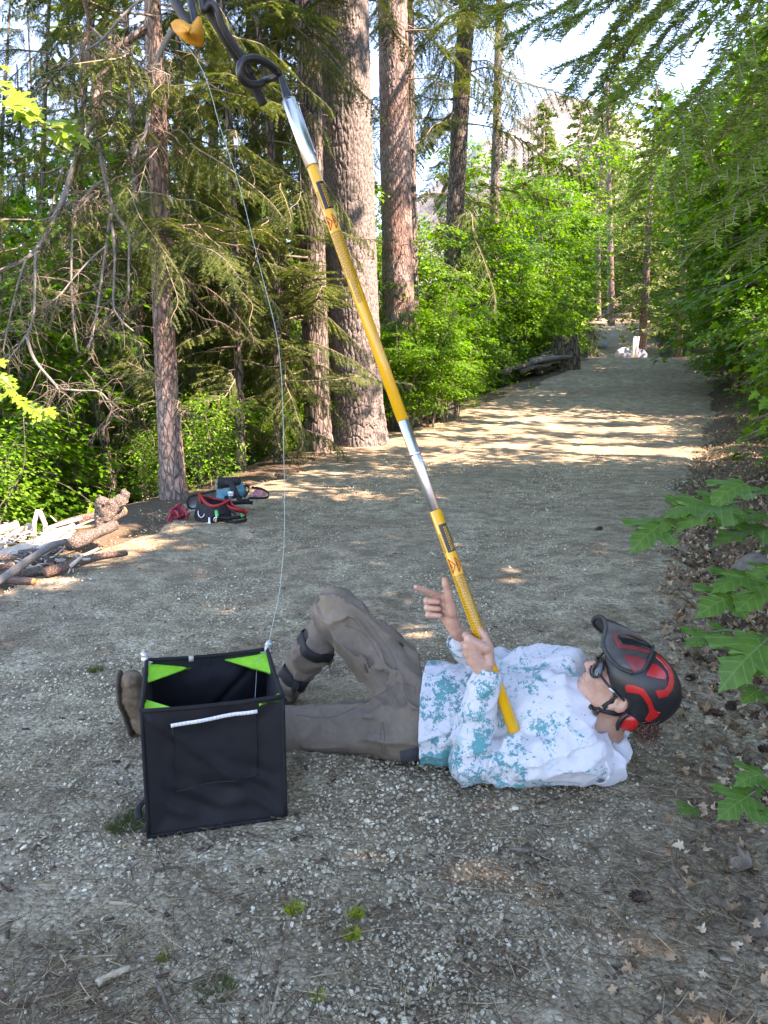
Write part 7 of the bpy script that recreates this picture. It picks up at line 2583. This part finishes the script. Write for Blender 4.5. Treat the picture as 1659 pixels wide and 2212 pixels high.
# ------------------------------------------------------------------ climbing gear beside the trail
def build_gear():
    def pt(x, y, yy):
        """view of the gear at 3.95 times"""
        return at((500 + x / 3.95) * .6636, (1520 + y / 3.95) * .6636, yy)
    blk = mat_plain('black_nylon', (.014, .014, .016), .8, 0, .4, 50, .4, .004)
    red = mat_plain('red_webbing', (.42, .025, .022), .7, 0, .2, 60, .3)
    steel = mat_plain('polished_steel', (.62, .62, .62), .22, 1.0, .1, 30)
    Y = 7.05
    # red rope, chain-braided into a heap
    rope_m, nt, b = _mat('red_rope')
    v = _coord(nt)
    nt.links.new(_ramp(nt, _noise(nt, v, 120, 3, .7), [(.35, (.20, .015, .03)), (.55, (.42, .05, .07)), (.75, (.60, .22, .22))]), b.inputs['Base Color'])
    b.inputs['Roughness'].default_value = .85
    c0 = pt(320, 640, 7.0)
    rp = MB(); rg = np.random.default_rng(31)
    P = []
    for i in range(34):
        P.append(pt(rg.uniform(215, 440), rg.uniform(520, 735), rg.uniform(6.95, 7.18)) - c0)
    P = sorted(P, key=lambda q: q[0] + .5 * math.sin(q[2] * 60))
    Q = []
    for i, q in enumerate(P):
        Q += [q + np.array([0, 0, .025]) * math.sin(i), q + rg.normal(0, .028, 3)]
    gz = float(H(c0[0], c0[1])) - c0[2]
    Q = np.array(Q); Q[:, 2] = np.maximum(Q[:, 2], gz + .012)
    rp.tube(spline(Q, 420), .0125, 7)
    o = link('rope', rp.mesh('rope'), rope_m); o.location = c0
    tag(o, 'red braided rope heaped beside the climbing harness', 'rope')
    # harness: padded back, red edging, straps, rings and carabiners
    root = thing('climbing_harness', tuple(pt(720, 760, Y)), 'black climbing harness with red edging and metal clips lying on the gravel', 'harness')
    O = np.array(root.location)
    def w(x, y, yy): return pt(x, y, yy) - O
    top = [(585, 360, 7.10), (640, 440, 7.0), (700, 492, 6.95), (770, 512, 6.93), (850, 500, 6.95), (920, 465, 7.0), (985, 435, 7.06)]
    bot = [(520, 640, 7.05), (560, 710, 6.97), (640, 735, 6.92), (730, 745, 6.90), (830, 745, 6.92), (930, 735, 6.97), (1010, 720, 7.04)]
    a_, b_ = spline([w(*q) for q in top], 30), spline([w(*q) for q in bot], 30)
    rows = [a_ * (1 - t) + b_ * t + np.array([0, -.03, 0]) * math.sin(t * 3.1) + np.stack([0 * a_[:, 0], .012 * noise3(a_ * 20 + t * 5), .006 * noise3(a_ * 30 + 9 + t * 7)], -1) for t in np.linspace(0, 1, 14)]
    V1 = np.concatenate(rows); V2 = V1 + np.array([0, .022, 0]); F = grid_faces(14, 30)
    link('back_pad', make_mesh('back_pad', np.vstack([V1, V2]), np.vstack([F, F[:, ::-1] + len(V1)])), blk, root)
    # the far side of the belt, behind
    top2 = [(600, 370, 7.12), (680, 385, 7.28), (780, 410, 7.34), (880, 430, 7.30), (985, 440, 7.10)]
    V, F = ribbon_geo(spline([w(*q) + (0, 0, -.05) for q in top2], 24), .11, .012, np.array([0, .2, 1.0])); link('waist_belt', make_mesh('waist_belt', V, F), blk, root)
    link('edging', MB().tube(a_ + np.array([0, 0, .008]), .0135, 8).mesh('edging'), red, root)
    link('edging', MB().tube(spline([w(*q) for q in top2], 24), .0125, 8).mesh('edging'), red, root)
    def strap(pts, wid, mat, nm='strap'):
        V, F = ribbon_geo(spline([w(*q) for q in pts], 22), wid, .006, np.array([.1, -.45, 1.0])); return link(nm, make_mesh(nm, V, F), mat, root)
    strap([(575, 365, 7.08), (590, 420, 7.03), (605, 470, 7.0)], .036, red)
    strap([(985, 430, 7.06), (1000, 480, 7.02), (1060, 540, 7.0), (1140, 565, 7.02), (1200, 590, 7.05)], .050, red, 'leg_loop')
    strap([(940, 500, 7.0), (1010, 540, 6.96), (1090, 560, 6.96), (1150, 560, 7.0)], .040, red, 'leg_loop')
    strap([(990, 560, 6.95), (1050, 600, 6.9), (1070, 680, 6.88), (1050, 790, 6.86)], .034, blk)
    strap([(840, 660, 6.9), (950, 660, 6.88), (1060, 650, 6.9), (1190, 640, 6.98)], .030, blk)
    strap([(900, 700, 6.9), (1010, 720, 6.88), (1120, 700, 6.9), (1200, 680, 6.96)], .030, blk)
    strap([(470, 590, 7.02), (435, 640, 7.0), (430, 690, 6.98)], .022, red)
    strap([(620, 600, 6.93), (700, 650, 6.9), (800, 640, 6.9), (900, 600, 6.93)], .02, blk)
    for pts, rad, mat, nm in (
        ([(575, 560, 6.92), (580, 620, 6.9), (610, 650, 6.9), (645, 630, 6.9), (655, 590, 6.92)], .006, steel, 'ring'),
        ([(690, 840, 6.85), (685, 770, 6.85), (690, 715, 6.87)], .010, steel, 'ascender'),
        ([(715, 790, 6.85), (720, 720, 6.86), (718, 650, 6.88)], .012, steel, 'ascender'),
        ([(690, 835, 6.84), (735, 830, 6.83), (765, 790, 6.84), (740, 760, 6.85)], .010, steel, 'carabiner'),
        ([(300, 750, 6.9), (360, 715, 6.9), (420, 700, 6.92)], .008, steel, 'carabiner'),
        ([(805, 735, 6.86), (850, 750, 6.84), (900, 735, 6.86), (915, 720, 6.87), (860, 715, 6.87), (805, 735, 6.86)], .008, mat_plain('bronze_clip', (.45, .22, .07), .3, .8), 'carabiner'),
        ([(780, 700, 6.87), (785, 660, 6.87), (810, 650, 6.87), (800, 720, 6.87)], .008, steel, 'carabiner')):
        link(nm, MB().tube(spline([w(*q) for q in pts], 24), rad, 8).mesh(nm), mat, root)
    gm = mat_plain('green_anodised', (.03, .45, .16), .3, .5)
    link('pulley', MB().tube(spline([w(800, 560, 6.92), w(815, 610, 6.9), w(810, 660, 6.89)], 8), [.016, .02, .014], 10).mesh('pulley'), gm, root)
    link('pulley', MB().tube(spline([w(1120, 610, 6.95), w(1150, 640, 6.93)], 6), [.014, .018], 10).mesh('pulley'), gm, root)
    lg = mat_plain('lime_sleeve', (.25, .65, .06), .5)
    link('accessory', MB().tube(spline([w(575, 760, 6.86), w(600, 790, 6.84), w(640, 810, 6.83)], 8), [.013, .018, .013], 10).mesh('accessory'), lg, root)
    tan = mat_plain('tan_webbing', (.20, .11, .06), .85, 0, .3, 60, .3)
    P = [w(750, 800, 6.84), w(810, 830, 6.82), w(870, 840, 6.82), (w(920, 810, 6.84)), w(880, 775, 6.87), w(820, 775, 6.87)]
    V, F = ribbon_geo(spline(P, 30), .05, .008, np.array([0, -.3, 1.0])); link('tan_strap', make_mesh('tan_strap', V, F), tan, root)
    # chainsaw
    teal = mat_plain('teal_plastic', (.010, .20, .24), .35, 0, .25, 25, .1)
    cs = thing('chainsaw', tuple(pt(960, 440, 7.6)), 'teal battery chainsaw lying behind the harness with its bar pointing left', 'chainsaw')
    O2 = np.array(cs.location)
    q = lambda x, y, yy: pt(x, y, yy) - O2
    S_ = SDF(pt(740, 470, 7.3), pt(1170, 140, 7.9) + (.05, 0, .05), .008)
    S_.cone(pt(850, 350, 7.62), pt(1050, 330, 7.66), .105, .11, .02, (np.array([0, 1, 0]), 1.3))
    S_.cone(pt(840, 230, 7.62), pt(1050, 220, 7.66), .07, .065, .03)
    S_.cone(pt(1060, 280, 7.66), pt(1120, 330, 7.66), .08, .05, .03)
    S_.cone(pt(800, 400, 7.58), pt(960, 410, 7.58), .06, .06, .02)
    S_.warp(lambda p: .006 * noise3(p * 18))
    me = S_.mesh('motor_housing', 0); me.transform(Matrix.Translation(Vector(-O2))); hs_ = link('motor_housing', me, teal, cs)
    S2 = SDF(pt(760, 330, 7.3), pt(1130, 130, 7.9) + (.05, 0, .05), .008)
    S2.cone(pt(800, 215, 7.56), pt(1060, 190, 7.62), .058, .05, .02); S2.cone(pt(800, 250, 7.56), pt(820, 300, 7.54), .05, .04, .02)
    me = S2.mesh('top_cover', 0); me.transform(Matrix.Translation(Vector(-O2))); link('top_cover', me, blk, cs)
    link('handle', MB().tube(spline([q(930, 200, 7.52), q(1000, 215, 7.48), q(1040, 290, 7.46), (q(1080, 370, 7.46)), q(1110, 400, 7.5)], 20), .024, 10).mesh('handle'), blk, cs)
    link('handle', MB().tube(spline([q(990, 230, 7.5), q(1020, 320, 7.46), q(1040, 400, 7.46)], 16), .020, 10).mesh('handle'), blk, cs)
    # bar with a rounded nose and the chain round it
    c_, e_ = q(800, 385, 7.56), q(432, 470, 7.30)
    dd = (e_ - c_); Lb = np.linalg.norm(dd); dd /= Lb
    upv = np.array([0, 0, 1.0]) - dd * dd[2]; upv /= np.linalg.norm(upv); nv = np.cross(dd, upv)
    out = [c_ + upv * .062] + [c_ + dd * (Lb - .062) + dd * .062 * math.sin(a) + upv * .062 * math.cos(a) for a in np.linspace(0, math.pi, 14)] + [c_ - upv * .062]
    out = np.array(out); n = len(out)
    V = np.vstack([out + nv * .004, out - nv * .004]); 
    F = np.array([[i, n - 1 - i - 1 + 0, n - 1 - i, i] for i in range(0)]).reshape(0, 4)
    top_ = np.array([[i, i + 1, n - 2 - i, n - 1 - i] for i in range(n // 2 - 1)])
    rim_ = np.array([[i, i + 1, n + i + 1, n + i] for i in range(n - 1)])
    link('guide_bar', make_mesh('guide_bar', V, [top_, top_[:, ::-1] + n, rim_], False), mat_plain('worn_steel_bar', (.42, .42, .43), .4, .6, .15, 20), cs)
    link('saw_chain', MB().tube(spline(out, 60), .009, 6).mesh('saw_chain'), blk, cs)
    bd = MB(); bd.box(q(990, 335, 7.42), (.055, .006, .03)); bd.box(q(995, 362, 7.42), (.045, .006, .018))
    link('badge', bd.mesh('badge', False), mat_plain('white_badge_print', (.7, .7, .7), .5), hs_)
    link('fuel_cap', MB().tube(np.array([q(935, 395, 7.46), q(935, 395, 7.43)]), .022, 14).mesh('fuel_cap'), blk, hs_)
    # lanyard, strap and pink bag behind the saw
    ln = thing('lanyard', tuple(pt(1330, 390, 7.7)), 'black strap lanyard looped over a pink pouch behind the chainsaw', 'lanyard')
    O3 = np.array(ln.location)
    q = lambda x, y, yy: pt(x, y, yy) - O3
    def lstrap(pts, wid, mat, nm):
        V, F = ribbon_geo(spline([q(*p) for p in pts], 26), wid, .006, np.array([.2, -.5, 1.0])); link(nm, make_mesh(nm, V, F), mat, ln)
    lstrap([(1170, 390, 7.6), (1215, 320, 7.62), (1230, 270, 7.65), (1190, 240, 7.68), (1165, 280, 7.68), (1190, 330, 7.66)], .030, blk, 'strap')
    lstrap([(1260, 262, 7.75), (1380, 280, 7.8), (1470, 330, 7.8), (1475, 385, 7.7), (1380, 400, 7.6), (1220, 400, 7.55)], .024, blk, 'strap')
    lstrap([(1000, 465, 7.35), (1080, 460, 7.3), (1200, 455, 7.3), (1275, 462, 7.32)], .040, blk, 'strap')
    lstrap([(1070, 400, 7.45), (1120, 430, 7.38), (1180, 430, 7.35), (1230, 420, 7.36)], .035, blk, 'strap')
    S3 = SDF(pt(1220, 420, 7.5), pt(1470, 260, 7.9), .008)
    S3.cone(pt(1270, 370, 7.68), pt(1420, 370, 7.7), .035, .03, .02, (np.array([0, 0, 1]), 1.4)); S3.cone(pt(1330, 330, 7.72), pt(1390, 340, 7.72), .04, .03, .02)
    S3.warp(lambda p: .01 * noise3(p * 30))
    me = S3.mesh('pink_pouch', 0); me.transform(Matrix.Translation(Vector(-O3)))
    link('pink_pouch', me, mat_plain('pink_printed_cloth', (.45, .16, .17), .8, 0, .6, 40), ln)

build_logs()
build_branch_piles()
build_gear()
# ------------------------------------------------------------------ sticks, cones, moss, dry leaves on the ground
def on_ground(dx, dy, lift=0.0):
    p = g_at(dx, dy); p[2] = float(tz(p[0], p[1])) + lift
    return p

def build_debris():
    rg = np.random.default_rng(71)
    def stick(pts, r0, r1, mat, label, name='stick', seed=0, group=None):
        P = np.array([on_ground(a, b_, r0 * .9) for a, b_ in pts])
        o0 = P[0].copy()
        V, F = log_geo(P - o0, r0, r1, 7, 12, .25, seed)
        o = link(name, make_mesh(name, V, F), mat); o.location = o0
        return tag(o, label, 'stick', group)
    stick([(1164, 2034), (1172, 2068), (1190, 2115), (1209, 2162)], .0055, .0030, STICK_PALE, 'pale crooked stick on the gravel at the bottom, right of centre', seed=3)
    stick([(614, 2104), (600, 2150), (588, 2198)], .0045, .0035, STICK_PALE, 'short straight pale stick at the bottom edge of the gravel', seed=4)
    stick([(210, 2140), (245, 2120), (282, 2104)], .0105, .0085, STICK_PALE, 'stubby broken piece of pale wood at the bottom left', 'wood_chunk', 5)
    stick([(184, 2172), (226, 2160)], .0065, .005, STICK_PALE, 'small wood splinter below the stubby broken piece', 'wood_splinter', 6)
    stick([(342, 2144), (352, 2170), (364, 2198)], .007, .005, STICK, 'dark bark stick at the bottom left beside the stubby broken piece', seed=7)
    stick([(152, 2112), (168, 2138), (192, 2156)], .0035, .0022, STICK, 'thin dark twig left of the stubby broken piece', 'twig', 8)
    stick([(332, 1887), (380, 1880), (432, 1882)], .0045, .003, STICK, 'dark stick on the gravel in front of the black cube', seed=9)
    stick([(830, 1891), (900, 1884), (970, 1885)], .0055, .003, STICK, 'long dark twig on the gravel below the man\'s hips', 'twig', 10)
    stick([(1100, 1841), (1160, 1852), (1215, 1872), (1270, 1882)], .0060, .003, STICK, 'knobbly dark twig on the gravel below the man\'s shoulder', 'twig', 11)
    stick([(238, 1957), (276, 1960), (314, 1967)], .005, .003, STICK_PALE, 'brown stick on the gravel below the cube\'s left corner', seed=12)
    stick([(430, 1808), (446, 1818), (462, 1832)], .0055, .003, STICK_PALE, 'orange splinter of wood at the front of the black cube', 'wood_splinter', 13)
    stick([(1370, 1128), (1395, 1138)], .006, .004, STICK, 'short twig near the right trail edge behind the helmet', 'twig', 14)
    stick([(465, 1797), (495, 1772)], .0012, .0008, STICK_PALE, 'pale straw leaning against the foot of the black cube', 'straw', 15)
    stick([(1590, 1640), (1625, 1655), (1652, 1690)], .007, .004, STICK, 'grey stick among the dead leaves at the right edge', seed=16)
    stick([(1455, 1700), (1520, 1712)], .004, .003, STICK_PALE, 'pale stick right of the hood', seed=17)
    g = 'small twigs scattered over the gravel'
    for i in range(46):
        x = rg.uniform(60, 1480); y = rg.uniform(1130, 2190)
        if 560 < x < 1480 and 1260 < y < 1740: continue
        if 290 < x < 640 and 1400 < y < 1830: continue
        a = rg.uniform(0, 3.14); l_ = rg.uniform(12, 34) * (.5 + (y - 1100) / 1100)
        stick([(x, y), (x + l_ * .5 * math.cos(a) + 3, y + l_ * .25 * math.sin(a)), (x + l_ * math.cos(a), y + l_ * .5 * math.sin(a))], rg.uniform(.0018, .0036), .0012, STICK if i % 3 else STICK_PALE, 'small loose twig lying on the gravel', 'twig', 20 + i, g)
    # cones: overlapping scales on a tapering core
    cone_m = mat_plain('pine_cone_scales', (.085, .052, .034), .85, 0, .5, 90, .4, .002)
    def cone(x, y, L_, label):
        p = on_ground(x, y, L_ * .28)
        mb = MB()
        mb.tube(np.array([[-L_ / 2, 0, 0], [-L_ * .2, 0, 0], [L_ * .2, 0, 0], [L_ / 2, 0, 0]]), [L_ * .16, L_ * .24, L_ * .20, L_ * .05], 8)
        n = 60
        for i in range(n):
            t = i / n; a = i * 2.4
            x_ = -L_ * .48 + L_ * .95 * t
            r_ = L_ * (.30 * math.sin(math.pi * (t * .85 + .12)) + .03)
            d = np.array([.45, math.cos(a), math.sin(a)]); d /= np.linalg.norm(d)
            c = np.array([x_, 0, 0]) + d * r_ * .9
            s_ = np.array([0, -math.sin(a), math.cos(a)]) * L_ * .075
            e = d * L_ * .13
            V = np.array([c - s_ - e * .5, c + s_ - e * .5, c + s_ * .7 + e, c - s_ * .7 + e, c + np.array([.004, 0, 0])])
            mb.add(V, np.array([[0, 1, 2, 3]]))
            mb.add(V + np.array([.003, 0, 0]), np.array([[3, 2, 1, 0]]))
        o = link('pine_cone', mb.mesh('pine_cone', False), cone_m); o.location = p
        o.rotation_euler = (rg.uniform(-.3, .3), rg.uniform(-.4, .4), rg.uniform(0, 6.28))
        tag(o, label, 'pine cone', 'pine cones on the ground')
    cone(1383, 1953, .050, 'dark pine cone on the gravel at the lower right, alone')
    cone(1545, 1552, .060, 'pine cone in the litter right of the helmet, nearest the helmet')
    cone(1580, 1536, .058, 'pine cone in the litter further right of the helmet')
    cone(1293, 1147, .060, 'pine cone on the trail behind the man\'s helmet')
    cone(1492, 1474, .045, 'small pine cone close beside the helmet')
    cone(1650, 1630, .06, 'pine cone at the right edge of the picture')
    # moss and grass tufts
    moss_m = mat_leaf('yellow_green_moss', (.20, .26, .015), (.42, .50, .04), .4, .7)
    grass_m = mat_leaf('dull_grass', (.05, .08, .02), (.12, .15, .05), .3, .6)
    def tuft(x, y, r_, hh, n, mat, label, cat='moss', name='moss_tuft'):
        p = on_ground(x, y, .002)
        V = []
        for i in range(n):
            a = rg.uniform(0, 6.28); q = r_ * math.sqrt(rg.random())
            b_ = np.array([math.cos(a) * q, math.sin(a) * q, 0])
            d = np.array([math.cos(a) * .9 * q / r_ + rg.normal(0, .35), math.sin(a) * .9 * q / r_ + rg.normal(0, .35), 1.0]); d /= np.linalg.norm(d)
            s_ = np.cross(d, [math.cos(a + 1), math.sin(a + 1), 0]); s_ /= np.linalg.norm(s_)
            h_ = hh * rg.uniform(.5, 1.2)
            w_ = .0012 if mat is moss_m else .0016
            V += [b_ - s_ * w_, b_ + s_ * w_, b_ + d * h_ + np.array([d[0], d[1], 0]) * h_ * .3]
        V = np.array(V)
        o = link(name, make_mesh(name, V, np.arange(len(V)).reshape(-1, 3), False, {'var': np.repeat(rg.random(n), 3)}), mat); o.location = p
        tag(o, label, cat)
    tuft(635, 1972, .020, .020, 260, moss_m, 'yellow green moss tuft, leftmost of three on the gravel')
    tuft(767, 1984, .015, .020, 200, moss_m, 'upper moss tuft of the pair near the bottom centre')
    tuft(760, 2028, .018, .018, 220, moss_m, 'lower moss tuft of the pair near the bottom centre')
    tuft(352, 2078, .012, .013, 110, moss_m, 'tiny moss tuft at the lower left of the gravel')
    tuft(686, 2162, .013, .014, 120, moss_m, 'moss tuft close to the bottom edge')
    tuft(275, 1785, .055, .030, 420, grass_m, 'dull dark grass clump at the left foot of the black cube', 'grass', 'grass_clump')
    tuft(208, 1453, .030, .030, 160, grass_m, 'small grass clump on the gravel left of the boot', 'grass', 'grass_clump')
    tuft(465, 2150, .045, .018, 260, grass_m, 'flattened grey green sprig on the gravel at the bottom left', 'grass', 'grass_clump')
    tuft(1520, 1395, .03, .03, 120, grass_m, 'grass clump in the litter above the helmet', 'grass', 'grass_clump')
    # a few dry leaves one can pick out
    dry = mat_big_leaf('dry_maple_leaf', (.11, .075, .048), (.20, .145, .095), (.26, .20, .14), .1)
    dm = [leaf_mesh_curled(20 + k) for k in range(4)]
    for m_ in dm: m_.materials.append(dry)
    for i, (x, y, s, lab) in enumerate(((1520, 1437, .062, 'large curled tan leaf right of the helmet top'), (1477, 1421, .040, 'tan leaf touching the helmet top, beside the large curled leaf'), (1527, 1242, .050, 'pale dry leaf at the litter edge below the long maple leaves'), (1640, 1560, .045, 'rust brown leaf at the right edge below the saplings'),
                                        (1575, 1500, .03, 'small orange brown leaf near the two cones'), (1600, 1890, .045, 'dry leaf at the lower right among needles'), (1560, 1960, .035, 'curled dry leaf at the lower right nearest the bare soil'), (1640, 2010, .05, 'dry leaf at the right edge near the bottom'), (1490, 1830, .03, 'small dry leaf on the soil below the hood'), (700, 1420, .05, 'crumpled dry leaf on the gravel between the man\'s legs'))):
        p = on_ground(x, y, .010)
        o = link('dry_leaf', dm[i % 4]); o.location = p; o.scale = (s,) * 3
        o.rotation_euler = (rg.normal(0, .3), rg.normal(0, .3), rg.uniform(0, 6.28))
        tag(o, lab, 'leaf')
    # boulder at the right edge and the pale things at the far bend
    def boulder(p, r_, mat, label, seed):
        S_ = SDF(np.array([-1.5, -1.5, -1.2]), np.array([1.5, 1.5, 1.5]), .09)
        S_.ell((0, 0, 0), (1.0, .8, .75), None, 0)
        S_.warp(lambda q: .18 * noise3(q * 1.4 + seed) + .06 * noise3(q * 4 + seed))
        me = S_.mesh('boulder', 0); me.transform(Matrix.Scale(r_, 4))
        o = link('boulder', me, mat); o.location = p
        tag(o, label, 'boulder')
    p = on_ground(1630, 1252, .05)
    boulder(p, .14, mat_plain('mossy_grey_rock', (.11, .095, .075), .9, 0, .4, 14, .6, .01), 'grey boulder at the right edge between the maple saplings', 2)
    white = mat_plain('pale_bluish_rock', (.28, .31, .37), .8, 0, .12, 3, .3, .02)
    y0 = 36.5
    for (x, y, r_, lab, sd) in ((1350, 765, .45, 'pale bluish boulder at the far bend left of the white posts', 3), (1382, 762, .38, 'pale boulder at the far bend right of the white posts', 4), (1304, 742, .35, 'small white boulder on the bank left of the far bend', 5)):
        q = at(x, y, y0 if x > 1320 else 50); q[2] = float(H(q[0], q[1])) + .15
        boulder(q, r_, white, lab, sd)
    wp = mat_plain('white_painted_post', (.70, .72, .74), .6)
    for x, lab in ((1366, 'white post at the far bend, left of the pair'), (1373, 'white post at the far bend, right of the pair')):
        q = at(x, 768, y0 - .6); z = float(H(q[0], q[1]))
        mb = MB(); mb.box(np.array([0, 0, .5]), (.11, .09, 1.0)); mb.box(np.array([0, 0, 1.02]), (.13, .11, .03))
        o = link('white_post', mb.mesh('white_post', False), wp); o.location = (q[0], q[1], z - .05); o.rotation_euler = (0, .06, 0)
        tag(o, lab, 'post')

build_debris()
